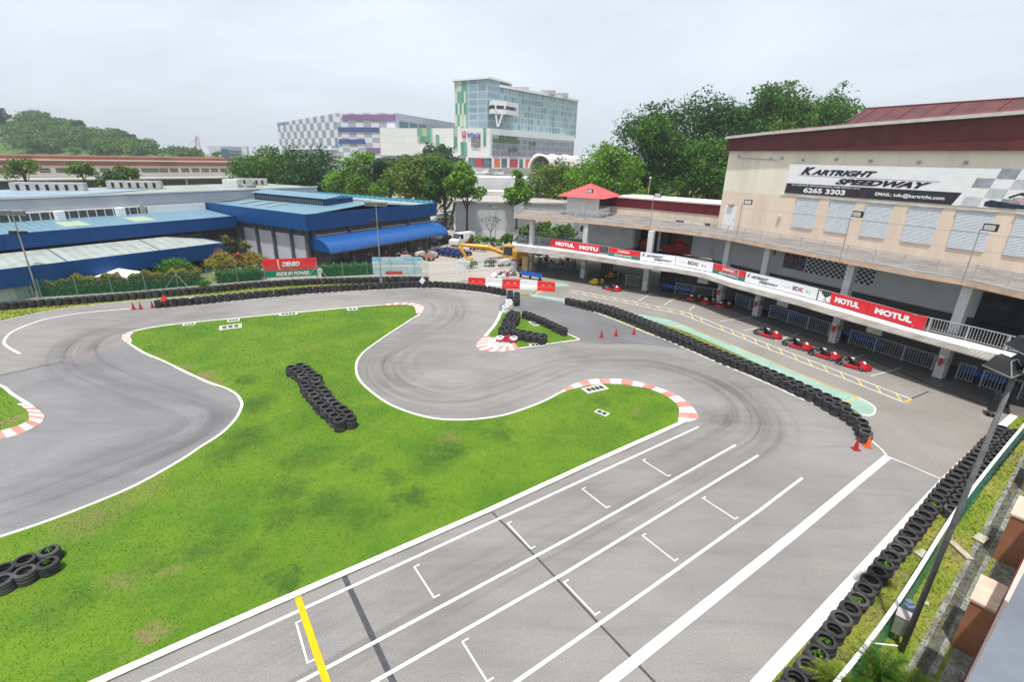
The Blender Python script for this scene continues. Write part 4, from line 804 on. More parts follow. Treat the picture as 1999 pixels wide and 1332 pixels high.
# roof deck lamp posts
for i, (bx, tx, ty, lb_) in enumerate([(1143, 1143, 371, 'floodlight post standing in front of the watch house'), (1267, 1278, 383, 'floodlight post in front of the maroon corrugated wall'), (1436, 1447, 397, 'floodlight post by the white door of the hall'), (1639, 1649, 419, 'floodlight post below the black banner band, middle of the deck'), (1882, 1925, 447, 'floodlight post at the right end of the roof deck')]):
    best = min(range(200), key=lambda k_: abs(proj((*along(ROOFE, k_*.3), Z2))[0]-bx)); q = along(ROOFE, best*.3); u = dA if i < 3 else dB; n = nA if i < 3 else nB; q = q-n*.02
    zt_ = HZ((q.x, q.y), ty) if False else 9.75
    e = empty('floodlight_post', (q.x, q.y, Z2-.2), lb_, 'floodlight', 'floodlight posts along the roof deck edge')
    m = MB(); m.tube((q.x, q.y, Z2-.2), (q.x, q.y, zt_), .035, M_metal, .03, 6); m.build('post', e)
    a = Vector((q.x, q.y, zt_))+Vector((u.x*.25, u.y*.25, 0)); m = MB(); m.tube((q.x, q.y, zt_), a, .03, M_metal); m.box((a.x+u.x*.2, a.y+u.y*.2, zt_+.12), (.66, .22, .42), M_black, ux=u); fl_ = m.build('lamp_head', e)
    m = MB(); m.box((a.x+u.x*.2+n.x*.115, a.y+u.y*.2+n.y*.115, zt_+.12), (.54, .01, .3), mat('lamp_glass', (.55, .58, .58), .15), ux=u); m.build('lamp_glass', fl_)
# ================================================================== TYRES
M_tyre = mat('tyre_rubber', (.020, .020, .023), .75, .25, 3, col2=(.055, .054, .055)); M_tyred = mat('tyre_faded', (.045, .045, .048), .85, .25, 5, col2=(.085, .083, .08))
M_tw = mat('tyre_white_paint', (.84, .84, .83), .7, .2, 4); M_tr = mat('tyre_red_paint', (.50, .03, .05), .6, .2, 4)
def tyre_mesh(m_, n=26):
    b = MB(); prof = [(.185, .025), (.20, 0), (.262, .0), (.292, .022), (.300, .05), (.300, .088), (.288, .092), (.288, .108), (.300, .112), (.300, .15), (.292, .178), (.262, .2), (.20, .2), (.185, .175), (.235, .15), (.25, .10), (.235, .05)]
    b.lathe(prof, m_, n, close=True); o = b.build('tyre', None, True); me = o.data; bpy.data.objects.remove(o); return me
TM = [tyre_mesh(M_tyre), tyre_mesh(M_tyred), tyre_mesh(M_tw), tyre_mesh(M_tr)]
TY = []   # (dist, x, y, z, kind, label, group)
LAYN = {1: ['single'], 2: ['lower', 'upper'], 3: ['bottom', 'middle', 'top'], 4: ['bottom', 'second-lowest', 'third-lowest', 'top']}
tr_ = random.Random(5)
def stack(x, y, n, where, group, kinds=None, z0=.03):
    for k in range(n):
        kd = kinds[k] if kinds else (1 if tr_.random() < .22 else 0)
        TY.append((math.hypot(x, y, 13)-(k*.5), x+tr_.uniform(-.02, .02), y+tr_.uniform(-.02, .02), z0+.2*k, kd, f"{('black', 'black', 'white', 'red')[kd]} tyre, {LAYN[n][k]} of {where}".replace(' the ', ' ').replace(', ', ' ', 2), group))
# right fence row: single line 2 high, double towards the far end
rrow = dense([G(x, y, .4).xy for x, y in [(1510, 1378), (1530, 1352), (1550, 1330), (1594, 1280), (1624, 1234), (1656, 1193.5), (1686, 1155), (1714, 1120), (1760, 1063), (1800, 1012), (1845, 952), (1890, 905), (1930, 862), (1964, 826)]], .4)
Lr = arcl(rrow)[-1]; nR = int(Lr/.595)
for i in range(nR):
    q = along(rrow, i*.595); stack(q.x, q.y, 2, f'the {ordn(i)} stack up from the near end along the right kerb', 'tyre row along the right kerb', z0=.05)
for i in range(nR-19, nR):
    q = along(rrow, i*.595); q = q+Vector((.5, -.38)); stack(q.x, q.y, 2, f'the {ordn(i-nR+19)} stack in the rear row behind the right kerb tyres', 'rear tyre row behind the right kerb row', z0=.05)
# infield double row, 3 high
for nm, pts in [('left', [(450,240),(505,272),(555,308),(597,352),(650,390),(630,452),(655,502),(707,550),(752,602),(792,655),(835,712),(900,762),(960,812),(1018,868),(1078,930)]), ('right', [(570,210),(645,243),(680,280),(722,318),(790,357),(770,412),(805,465),(855,518),(905,568),(950,622),(995,678),(1045,728),(1115,775),(1178,828),(1228,890)])]:
    for i, (x, y) in enumerate(pts):
        p = G(x/6.663+500, y/6.663+680, .64); stack(p.x, p.y, 3, f'the {ordn(i)} stack from the far end, {nm} row, infield barrier', 'double tyre row lying across the infield', z0=.045)
# bottom-left block
for nm, pts in [('rear', [(385, 300), (195, 370), (30, 440), (-140, 512)]), ('front', [(365, 400), (190, 465), (15, 535), (-160, 605)])]:
    for i, (x, y) in enumerate(pts):
        p = G(x/4.0125, 1000+y/4.0125, .42); stack(p.x, p.y, 2, f'the {ordn(i)} stack from the right, {nm} row, lower left corner', 'tyre block at the lower left of the infield', z0=.045)
# small island
def island(pts, n, z, where, group, kinds=None, sc=7.996, ox=900, oy=560):
    for i, (x, y) in enumerate(pts):
        p = G(x/sc+ox, y/sc+oy, z); stack(p.x, p.y, n, where.replace('#', ordn(i)), group, kinds[i] if kinds else None, z0=.02)
island([(745, 205), (762, 238), (735, 272), (690, 303)], 3, .6, 'the # white stack from the back beside the small island', 'white tyre stacks at the island tip', [[2, 2, 2]]*4)
island([(770, 68), (765, 98), (762, 135)], 3, .6, 'the # stack, left column where the far barrier ends', 'tyres at the end of the trackside barrier'); island([(875, 95), (872, 130), (868, 165), (868, 198)], 3, .6, 'the # stack, right column where the far barrier ends', 'tyres at the end of the trackside barrier')
island([(800, 378), (762, 408), (742, 438), (735, 468), (700, 500), (690, 530), (685, 568), (670, 602), (640, 638), (640, 668), (680, 702)], 3, .62, 'the # stack from the back, left row of the small island', 'tyre barrier on the small island')
island([(872, 397), (868, 428), (862, 462), (842, 498), (800, 540), (800, 573), (790, 607), (785, 640), (760, 670)], 3, .62, 'the # stack from the back, inner row of the small island', 'tyre barrier on the small island')
island([(855, 692), (935, 718), (1045, 738), (1155, 757), (1262, 782)], 3, .62, 'the # stack from the left in the front row, small island', 'tyre barrier on the small island')
island([(885, 675), (970, 690), (1075, 708), (1180, 728), (1288, 745)], 3, .62, 'the # stack from the left, row behind the front, small island', 'tyre barrier on the small island')
island([(1005, 390), (1072, 412), (1135, 435), (1205, 462), (1275, 492), (1340, 520), (1405, 548), (1470, 580), (1535, 612), (1610, 645)], 3, .62, 'the # stack from the back, diagonal row of the small island', 'tyre barrier on the small island')
island([(715, 748), (610, 778), (820, 785), (705, 808)], 2, .42, 'the # stack of the red and white cluster', 'red and white tyre cluster at the island tip', [[2, 3], [3, 2], [3, 2], [2, 3]])
# pit barrier
def frow(pts, n, z, where, group, z0=.03, sp=.595):
    P = dense([G(x, y, z).xy for x, y in pts], .4); k = int(arcl(P)[-1]/sp)+1
    for i in range(k): q = along(P, i*sp); stack(q.x, q.y, n, where.replace('#', ordn(i)), group, z0=z0)
frow([(1691.7, 843), (1683, 822), (1668, 810), (1652, 799), (1632, 790), (1601.7, 772), (1566, 757), (1534, 742), (1475, 717), (1440, 704), (1415, 695), (1385, 681.5), (1350, 667), (1290, 643.5), (1240, 622), (1190, 603.5), (1138, 590), (1108, 583)], 3, .6, 'the # stack from the near end, trackside row of the pit barrier', 'long tyre barrier beside the pit lane')
frow([(1650, 789), (1632, 779.5), (1582, 757), (1535, 736.5), (1490, 718), (1445, 701), (1405, 685), (1360, 666), (1300, 641), (1240, 616), (1196, 600), (1146, 587)], 3, .6, 'the # stack from the near end, pit-side row of the pit barrier', 'long tyre barrier beside the pit lane')
# far barriers
frow([(309, 594), (400, 586), (500, 576.5), (600, 567), (700, 561), (800, 556), (850, 556), (905, 559.5), (950, 565), (985, 571)], 3, .3, 'the # stack from the left end, far trackside barrier', 'far tyre barrier along the track')
frow([(-240, 625), (-120, 610), (0, 599), (120, 590), (220, 582), (400, 567), (500, 557), (600, 551), (700, 548), (800, 546), (838, 547)], 3, .3, 'the # stack from the left end, rear barrier below the fence', 'rear tyre barrier below the green fence')
TY = [t for t in TY if -60 < proj((t[1], t[2], t[3]))[0] < 2060 and proj((t[1], t[2], t[3]))[1] < 1400]
TY.sort(key=lambda t: t[0] if t[4] < 2 else 0)
for t in TY[:299]:
    o = bpy.data.objects.new('tyre', TM[t[4]]); S.collection.objects.link(o); o.location = t[1:4]; o.rotation_euler = (tr_.uniform(-.02, .02), tr_.uniform(-.02, .02), tr_.uniform(0, 6.28)); tag(o, t[5], 'tyre', t[6])
Vt = []; Ft = 0
lo = MB(); lo.lathe([(.19, .03), (.20, 0), (.27, .0), (.300, .03), (.300, .088), (.285, .1), (.300, .112), (.300, .17), (.27, .2), (.20, .2), (.19, .17), (.23, .1)], M_tyre, 18, close=True)
bv = np.array(lo.v); bf = np.array(lo.f)
VV = []
for t in TY[299:]:
    a = tr_.uniform(0, 6.28); c, s_ = math.cos(a), math.sin(a); r_ = bv@np.array([[c, s_, 0], [-s_, c, 0], [0, 0, 1]])+np.array(t[1:4]); VV.append(r_[bf].reshape(-1, 3))
print('TYRES', len(TY))
if VV:
    o = fastmesh('far_tyre_stacks', np.concatenate(VV), 4, [M_tyre]); tag(o, kind='stuff')
# ================================================================== KARTS
M_kred = mat('kart_red', (.38, .008, .018), .32, .06, 3, spec=.5); M_kyel = mat('kart_yellow', (.80, .55, .0), .35, .06, 3); M_kor = mat('kart_orange', (.72, .30, .01), .4, .1, 3); M_seat = mat('kart_seat', (.025, .025, .028), .4, .1, 5); M_wp = mat('kart_white_panel', (.75, .72, .65), .5, .1, 3)
def kart(name, label, group, body, seatm=M_seat):
    e = empty(name, (0, 0, 0), label, 'go-kart', group)   # forward = +x
    m = MB(); m.path([(.95, -.0, .12), (.8, -.5, .12), (.45, -.3, .1), (-.6, -.33, .1), (-.85, -.3, .12), (-.85, .3, .12), (-.6, .33, .1), (.45, .3, .1), (.8, .5, .12), (.95, 0, .12)], .025, M_black, 5)
    m.box((-.1, 0, .07), (1.2, .6, .02), M_black); m.tube((-.72, -.62, .15), (-.72, .62, .15), .02, M_metal, n=6); m.tube((.6, -.55, .13), (.6, .55, .13), .02, M_metal, n=6); m.build('frame', e, world=False)
    m = MB()  # wide nose
    prof = [(-.62, .55, .0), (-.5, .82, .02), (-.25, .98, .03), (0, 1.03, .04), (.25, .98, .03), (.5, .82, .02), (.62, .55, 0)]
    bt = [(x, y, .06) for y, x, _ in prof]; tp = [(x-.08, y*.93, .22+z) for y, x, z in prof]; ip = [(x-.30 if abs(y) < .55 else x-.12, y*.8, .27+z) for y, x, z in prof]; k = 7
    m.add(bt+tp+ip, [(i, i+1, i+1+k, i+k) for i in range(6)]+[(i+k, i+1+k, i+1+2*k, i+2*k) for i in range(6)], body)
    m.add([(.72, -.3, .28), (.72, .3, .28), (.42, .14, .52), (.42, -.14, .52), (.30, -.14, .5), (.30, .14, .5), (.42, .28, .2), (.42, -.28, .2)], [(0, 1, 2, 3), (3, 2, 5, 4), (1, 6, 5, 2), (0, 3, 4, 7)], body); m.build('nose_fairing', e, world=False)
    m = MB(); m.hexa([(.60, -.13, .375), (.60, .13, .375), (.44, .11, .505), (.44, -.11, .505)], [(.62, -.13, .39), (.62, .13, .39), (.46, .11, .52), (.46, -.11, .52)], M_wp); m.build('number_plate', e, world=False)
    for s in (-1, 1):
        m = MB(); m.hexa([(-.5, .42*s, .07), (.42, .42*s, .07), (.42, .66*s, .07), (-.5, .66*s, .07)][::s], [(-.46, .44*s, .24), (.36, .44*s, .22), (.32, .62*s, .2), (-.46, .62*s, .22)][::s], body); m.build('side_pod', e, world=False)
    m = MB(); m.path([(-.78, -.68, .2), (-1.0, -.6, .2), (-1.03, 0, .2), (-1.0, .6, .2), (-.78, .68, .2)], .07, M_black, 6); m.build('rear_bumper', e, world=False)
    m = MB(); hs = [(-.42, -.2), (-.42, .2), (.1, .16), (.1, -.16)]
    m.add([(.12, -.17, .14), (.12, .17, .14), (-.28, .2, .12), (-.28, -.2, .12), (-.48, .21, .55), (-.48, -.21, .55), (.1, .22, .24), (-.25, .27, .34), (.1, -.22, .24), (-.25, -.27, .34)], [(0, 1, 2, 3), (3, 2, 4, 5), (1, 6, 7, 2), (2, 7, 4), (8, 0, 3, 9), (9, 3, 5), (6, 1, 2, 7), (4, 2, 3, 5)], seatm); m.build('seat', e, world=False)
    m = MB(); m.tube((.5, 0, .2), (.2, 0, .48), .015, M_metal, n=5)
    c = Vector((.2, 0, .48)); a = Vector((-.68, 0, .73)).normalized(); u = Vector((0, 1, 0)); w_ = a.cross(u)
    m.path([tuple(c+(u*math.cos(t*.524)+w_*math.sin(t*.524))*.15) for t in range(13)], .016, M_black, 5); m.build('steering_wheel', e, world=False)
    m = MB(); m.box((-.45, -.43, .26), (.34, .24, .26), M_metal); m.box((-.45, -.43, .41), (.24, .18, .08), M_black); m.build('engine', e, world=False)
    m = MB(); m.box((-.38, .40, .34), (.26, .2, .18), M_wp); m.build('fuel_tank', e, world=False)
    for x, y, r, w_ in [(.6, -.6, .13, .12), (.6, .6, .13, .12), (-.72, -.62, .14, .19), (-.72, .62, .14, .19)]:
        m = MB(); m.lathe([(.06, -w_/2), (r-.02, -w_/2), (r, -w_/2+.02), (r, w_/2-.02), (r-.02, w_/2), (.06, w_/2)], M_tyre, 16, (x, y, r), 'y', close=True); t_ = m.build('wheel', e, world=False)
        m = MB(); m.lathe([(.0, -w_/2+.02), (.062, -w_/2+.01), (.062, w_/2-.01), (0, w_/2-.02)], M_metal, 10, (x, y, r), 'y'); m.build('rim', t_, world=False)
    return e
K0 = kart('go_kart', 'red go-kart, first from the left of the four nose to tail', 'red go-karts parked in the pit lane', M_kred)
def place(o, px, hx, label, z=.012, group=None):
    p = G(*px); h = G(*hx); o.location = (p.x, p.y, z); o.rotation_euler = (0, 0, math.atan2(h.y-p.y, h.x-p.x)); o['label'] = label
    if group: o['group'] = group
place(K0, (1501, 656), (1525, 663), 'red go-kart, leftmost and farthest of the four parked in the sun')
for px, hx, lb_ in [((1559, 678), (1585, 686), 'red go-kart, second from the left of the four in the sun'), ((1612, 697), (1635, 704), 'red go-kart, third from the left of the four in the sun'), ((1668, 716), (1695, 724), 'red go-kart, nearest the camera of the four in the sun'),
                    ((1196, 566), (1215, 571), 'red go-kart alone beside the yellow bodied kart'), ((1354, 584), (1340, 589), 'red go-kart in shade, leftmost of three facing the pit lane'), ((1381, 591), (1368, 597), 'red go-kart in shade, middle of three facing the pit lane'), ((1411, 598), (1396, 603), 'red go-kart in shade, by the fourth column, nose to the lane')]:
    place(copy_tree(K0), px, hx, lb_)
KY = kart('go_kart', 'yellow bodied kart at the edge of the shade', 'yellow and orange karts under the gallery', M_kyel)
m = MB(); m.hexa([(.35, -.42, .1), (1.1, -.5, .1), (1.1, .5, .1), (.35, .42, .1)], [(.3, -.3, .5), (.95, -.38, .26), (.95, .38, .26), (.3, .3, .5)], M_kyel); m.build('front_cowl', KY, world=False)
place(KY, (1166, 552), (1150, 557), 'yellow bodied kart with broad cowl at the edge of the shade')
KO = kart('go_kart', 'orange kart deeper in the shade behind the yellow one', 'yellow and orange karts under the gallery', M_kor); m = MB(); m.hexa([(.35, -.42, .1), (1.1, -.5, .1), (1.1, .5, .1), (.35, .42, .1)], [(.3, -.3, .5), (.95, -.38, .26), (.95, .38, .26), (.3, .3, .5)], M_kor); m.build('front_cowl', KO, world=False)
place(KO, (1197, 540), (1184, 543), 'orange kart deeper in the shade behind the yellow one')
KW = kart('go_kart', 'white and red kart behind the water barriers', 'white and red karts behind the water barriers', M_whitep); place(KW, (974, 540), (962, 541), 'white bodied kart behind the leftmost white water barrier'); KW2 = copy_tree(K0); place(KW2, (990, 537), (975, 537), 'red kart behind the middle of the water barriers', group='white and red karts behind the water barriers')
# ================================================================== CONES
M_cone = mat('cone_red', (.40, .022, .018), .5, .12, 4); M_coneo = mat('cone_orange', (.75, .12, .02), .5, .12, 4)
def cone(px, label, m_=M_cone, h=.6, group=None, tilt=0):
    p = G(*px); e = empty('traffic_cone', (p.x, p.y, .012), label, 'traffic cone', group); s = h/.6
    m = MB(); m.box((0, 0, .02), (.32*s, .32*s, .04), m_); m.build('base', e, world=False); m = MB(); m.lathe([(.115*s, .04), (.11*s, .06), (.085*s, .22*s), (.03*s, h-.03), (.02*s, h), (0, h)], m_, 16); m.build('cone_body', e, True, world=False)
    if tilt: e.rotation_euler = (tilt, 0, .3)
for i, (x, y) in enumerate([(261, 604), (275, 603.5), (298, 601)]): cone((x, y), ['leftmost', 'middle', 'rightmost'][i]+' red traffic cone of three at the far left barrier end', h=.62, group='red cones at the far left barrier end')
for i, (x, y) in enumerate([(1174, 659), (1202, 656), (1237, 653)]): cone((x, y), ['leftmost', 'middle', 'rightmost'][i]+' red traffic cone of three across the pit exit lane', h=.6, group='red cones across the pit exit lane')
cone((1670, 878), 'red traffic cone on the track in front of the pit barrier end', h=.62); cone((1693, 873), 'orange traffic cone leaning against the last tyre stack of the pit barrier', M_coneo, h=.62)
# ================================================================== WATER BARRIERS
M_wbr = mat('barrier_red', (.72, .035, .03), .4, .08, 2); M_wbw = mat('barrier_white', (.78, .78, .77), .4, .08, 2)
xs = [(914, 558.5), (947.5, 560), (981, 562), (1015, 563.5), (1049.5, 566), (1083, 569)]
for i in range(5):
    A, B = G(*xs[i]), G(*xs[i+1]); u = (B-A).normalized(); n = Vector((-u.y, u.x, 0)); L_ = (B-A).length-.05; c = (A+B)/2; mt = (M_wbr, M_wbw)[i % 2]
    e = empty('water_barrier', (c.x, c.y, .01), f"{('red', 'white')[i % 2]} plastic water barrier, {ORD[i]} from the left in the row of five", 'water barrier', 'red and white water-filled barriers by the pit entry')
    m = MB()
    def sec(z0, z1, w0, w1, a0=-.5, a1=.5, m_=mt):
        f = lambda a, w, z: tuple(Vector((c.x, c.y, .01))+u*L_*a+n*w+Vector((0, 0, z)))
        m.hexa([f(a0, -w0, z0), f(a1, -w0, z0), f(a1, w0, z0), f(a0, w0, z0)], [f(a0, -w1, z1), f(a1, -w1, z1), f(a1, w1, z1), f(a0, w1, z1)], m_)
    sec(0, .30, .28, .26); sec(.301, .45, .20, .16)
    if i % 2 == 0:
        for a0, a1 in ((-.5, -.30), (-.10, .10), (.30, .5)): sec(.451, .66, .13, .12, a0, a1)
    else: sec(.451, .66, .13, .12)
    sec(.661, .90, .13, .11); sec(.901, .94, .13, .13); m.build('barrier_body', e)
    if i % 2 == 0:
        for a0, a1 in ((-.28, -.12), (.12, .28)):
            m = MB(); sec(.47, .64, .05, .05, a0, a1, M_wbw); m.build('slot', e)
# ================================================================== POLES
def at3(px, z=0): return G(px[0], px[1], z)
def floodpole(bpx, toppx, label, h=None, r=.09, scale=1.):
    b_ = at3(bpx); h = h or HZ(b_, toppx[1]); e = empty('floodlight_pole', (b_.x, b_.y, 0), label, 'floodlight pole', 'tall floodlight poles round the track')
    m = MB(); m.tube((b_.x, b_.y, 0), (b_.x, b_.y, h), r, M_metal, r*.5, 8); m.box((b_.x, b_.y, .6), (.3, .25, .5), M_metal); m.build('pole', e)
    m = MB(); m.tube((b_.x-1.1*scale, b_.y, h), (b_.x+1.1*scale, b_.y, h), .05, M_metal, n=6)
    m.build('crossarm', e)
    for dx in (-.85, -.3, .3, .85):
        m = MB(); x = b_.x+dx*scale; m.hexa([(x-.25*scale, b_.y-.1, h+.02), (x+.25*scale, b_.y-.1, h+.02), (x+.25*scale, b_.y+.15, h+.02), (x-.25*scale, b_.y+.15, h+.02)], [(x-.25*scale, b_.y-.22, h+.36*scale), (x+.25*scale, b_.y-.22, h+.36*scale), (x+.25*scale, b_.y+.05, h+.4*scale), (x-.25*scale, b_.y+.05, h+.4*scale)], mat('lamp_body', (.25, .26, .25), .5)); m.build('lamp_head', e)
    m = MB(); m.box((b_.x-.45, b_.y, h-1.5*scale), (.5, .3, .3), M_black); m.box((b_.x+.45, b_.y, h-1.5*scale), (.5, .3, .3), M_black); m.tube((b_.x-.5, b_.y, h-1.5*scale), (b_.x+.5, b_.y, h-1.5*scale), .03, M_black); m.build('lower_lamps', e)
floodpole((78, 588), (30.8, 419.5), 'tall floodlight pole at the far left in front of the blue canopies')
floodpole((745, 560), (735, 402), 'tall floodlight pole by the blue and white board, in front of the blue hall', r=.08)
b_ = G(1758, 1275); e = empty('floodlight_pole', (b_.x, b_.y, 0), 'nearest grey floodlight pole rising through the right foreground', 'floodlight pole', 'tall floodlight poles round the track')
M_npole = mat('near_pole_paint', (.13, .13, .135), .55, .2, 4)
m = MB(); m.tube((b_.x, b_.y, 0), (b_.x, b_.y, 8.9), .075, M_npole, .05, 12); m.lathe([(.11, 0), (.2, 0), (.2, .04), (.11, .05)], M_npole, 12, (b_.x, b_.y, 0)); m.build('pole', e, True)
fx = Vector((rt[0], rt[1], 0)).normalized()
for k_, (dx, dz, yw) in enumerate([(-.32, .08, .5), (.28, .15, -.2), (.05, .55, .2)]):
    c = Vector((b_.x, b_.y, 8.92))+fx*dx+Vector((0, 0, dz)); m = MB(); q = Vector((math.cos(yw), math.sin(yw), 0)); w_ = Vector((-q.y, q.x, 0))
    P3 = lambda a, b2, z: tuple(c+q*a+w_*b2+Vector((0, 0, z)))
    m.hexa([P3(-.30, -.26, -.22), P3(.30, -.26, -.22), P3(.30, .26, -.12), P3(-.30, .26, -.12)], [P3(-.16, -.12, .08), P3(.16, -.12, .08), P3(.16, .16, .12), P3(-.16, .16, .12)], M_black); o = m.build('lamp_head', e)
    m = MB(); 
    for a0, b0 in (((-.31, -.27, -.22), (.31, -.27, -.22)), ((-.31, -.27, -.22), (-.31, .27, -.12)), ((.31, -.27, -.22), (.31, .27, -.12)), ((-.17, -.13, .09), (.17, -.13, .09)), ((-.31, -.27, -.22), (-.17, -.13, .09)), ((.31, -.27, -.22), (.17, -.13, .09))): m.tube(P3(*a0), P3(*b0), .013, M_metal, n=4)
    m.build('lamp_frame', o)
# ================================================================== FENCES
M_mesh = None
def meshmat(name, col, alpha=.35, sc=22, thr=.12, u=(1, 0)):
    m = bpy.data.materials.new(name); m.use_nodes = True; n = m.node_tree; b_ = n.nodes['Principled BSDF']; b_.inputs['Base Color'].default_value = (*col, 1); b_.inputs['Roughness'].default_value = .6
    g = n.nodes.new('ShaderNodeNewGeometry'); d = node(n, 'ShaderNodeVectorMath', operation='DOT_PRODUCT'); d.inputs[1].default_value = (u[0], u[1], 0); n.links.new(g.outputs['Position'], d.inputs[0])
    z = node(n, 'ShaderNodeSeparateXYZ'); n.links.new(g.outputs['Position'], z.inputs[0]); outs = []
    for sgn in (1, -1):
        a = node(n, 'ShaderNodeMath', operation='MULTIPLY_ADD', i1=float(sgn)); n.links.new(z.outputs[2], a.inputs[0]); n.links.new(d.outputs['Value'], a.inputs[2])
        s_ = node(n, 'ShaderNodeMath', operation='MULTIPLY', i1=float(sc)); n.links.new(a.outputs[0], s_.inputs[0]); f = node(n, 'ShaderNodeMath', operation='FRACT'); n.links.new(s_.outputs[0], f.inputs[0]); c = node(n, 'ShaderNodeMath', operation='LESS_THAN', i1=thr); n.links.new(f.outputs[0], c.inputs[0]); outs.append(c.outputs[0])
    mx_ = node(n, 'ShaderNodeMath', operation='MAXIMUM'); n.links.new(outs[0], mx_.inputs[0]); n.links.new(outs[1], mx_.inputs[1]); n.links.new(mx_.outputs[0], b_.inputs['Alpha']); return m
# far green mesh fence behind the rear tyre barrier
FPX = [(-150, 605), (0, 594), (120, 585.5), (250, 577), (400, 563), (520, 553), (640, 547), (760, 543.5), (838, 544)]
FW = [G(x, y).xy for x, y in FPX]; fe = empty('mesh_fence', (*FW[2], 0), 'long green wire mesh fence with grey posts behind the rear tyre barrier', 'fence')
m = MB(); P = dense(FW, 1.); M_gm = meshmat('green_mesh', (.03, .20, .13), sc=9, thr=.11, u=(.95, .3)); m.add([(*p, .3) for p in P]+[(*p, 1.9) for p in P], [(i, i+1, i+1+len(P), i+len(P)) for i in range(len(P)-1)], M_gm); m.build('wire_mesh', fe)
m = MB()
L_ = arcl(FW)[-1]
for i in range(int(L_/2.6)+1):
    q = along(FW, i*2.6); m = MB(); m.tube((q.x, q.y, 0), (q.x, q.y, 2.05), .035, mat('fence_post_green', (.22, .30, .27), .5), n=6)
    if i % 5 == 2: m.tube((q.x, q.y, 1.7), (q.x+1.2, q.y-.0, 0.1), .03, M_metal, n=5); m.tube((q.x, q.y, 1.7), (q.x-1.2, q.y-.4, 0.1), .03, M_metal, n=5)
    m.build('post', fe)
m = MB(); strip(m, [p+Vector((0, -.0)) for p in P], .14, .34, mat('plinth', (.45, .44, .42), .9), 0, -.02); top(m, 'plinth_wall', 'low grey concrete wall along the foot of the green mesh fence', 'wall')
# boards on the fence
def board(a, c, z0, z1, label, name='advert_board', cat='board'):
    A, B = G(*a).xy, G(*c).xy; u = (B-A).normalized(); n = Vector((u.y, -u.x)); e = empty(name, (*((A+B)/2), 0), label, cat)
    def panel(f0, f1, y0, y1, m_, nm, o=0, th=.04):
        q = MB(); a_, c_ = A+u*(B-A).length*f0+n*o, A+u*(B-A).length*f1+n*o; q.wall(a_, c_, y0, y1, th, m_); return q.build(nm, e)
    T = lambda t, f, z, wf, h, m_, **k: letters(t, e, 'lettering', Vector((*(A+u*(B-A).length*f+n*.012), z)), (u.x, u.y, 0), (0, 0, 1), (B-A).length*wf, h, m_, off=.02, **k)
    return e, panel, T, A, B, u, n
a0, c0 = (517, 549), (622, 544); A_ = G(*a0); zt_ = HZ(A_, 523); zb_ = HZ(A_, 550)+.1
e, panel, T, A, B, u, n = board(a0, c0, 0, 0, 'red and green advertising board on the fence in front of the blue hall')
hb_ = 2.35; lb0 = .35; zm = lb0+(hb_-lb0)*.36
panel(0, 1, zm+.005, hb_, M_sred, 'red_panel'); panel(.02, 1, lb0, zm, mat('board_green', (.0, .24, .13), .5), 'green_panel')
T('DENSO', .36, zm+.42, .32, .52, M_inkw, bold=.045, shear=.2); T('IRIDIUM POWER', .22, lb0+.14, .62, .44, M_inkw, bold=.04, shear=.3)
q = MB(); q.poly3([tuple(Vector((*(A+u*(B-A).length*f+n*.02), z))) for f, z in [(.275, hb_-.08), (.30, hb_-.06), (.292, zm+.7), (.315, zm+.1), (.29, zm+.12), (.272, zm+.7)]], M_cy); q.build('crescent', e)
for f in (.03, .5, .97):
    q = MB(); pp_ = A+u*(B-A).length*f-n*.08; q.tube((*pp_, 0), (*pp_, hb_), .04, M_metal); q.build('post', e)
for f, lb_ in ((-.025, 'round tyre sign at the left of the red board'), (1.04, 'round white tyre sign at the right end of the red board')):
    c = A+u*(B-A).length*f+n*.1; m = MB(); m.lathe([(.0, -.03), (.22, -.03), (.3, -.02), (.3, .03), (0, .03)], M_tyred if f < 0 else M_whitep, 16, (0, 0, 0), 'y'); m.lathe([(0, -.04), (.14, -.04), (.14, -.031)], M_sred if f < 0 else mat('pale_grey', (.5, .5, .52)), 12, (0, 0, 0), 'y')
    o = top(m, 'round_sign', lb_, 'sign', loc=(0, 0, 0)); o.location = (*c, .9)
e, panel, T, A, B, u, n = board((729, 542), (824, 541), 0, 0, 'faded blue and white printed board on the fence beside the floodlight pole')
panel(0, 1, .3, 2.3, M_swhite, 'sheet'); panel(0, 1, 1.85, 2.29, mat('print_cyan', (.22, .52, .66), .5, .1, 2), 'blue_band', .012, .004); panel(0, 1, 1.5, 1.55, mat('print_cyan', (.22, .52, .66)), 'blue_rule', .012, .004)
panel(0, 1, .3, 1.2, mat('print_palecyan', (.55, .68, .72), .5, .1, 2), 'pale_band', .012, .004); panel(.26, .60, .32, .72, M_sred, 'red_block', .02, .006); T('CUT ON TRACK', .22, 1.93, .42, .24, M_inkw, bold=.03); T('motorsports training 2013', .2, 1.6, .7, .16, mat('print_bluegrey', (.12, .2, .32)), bold=.02)
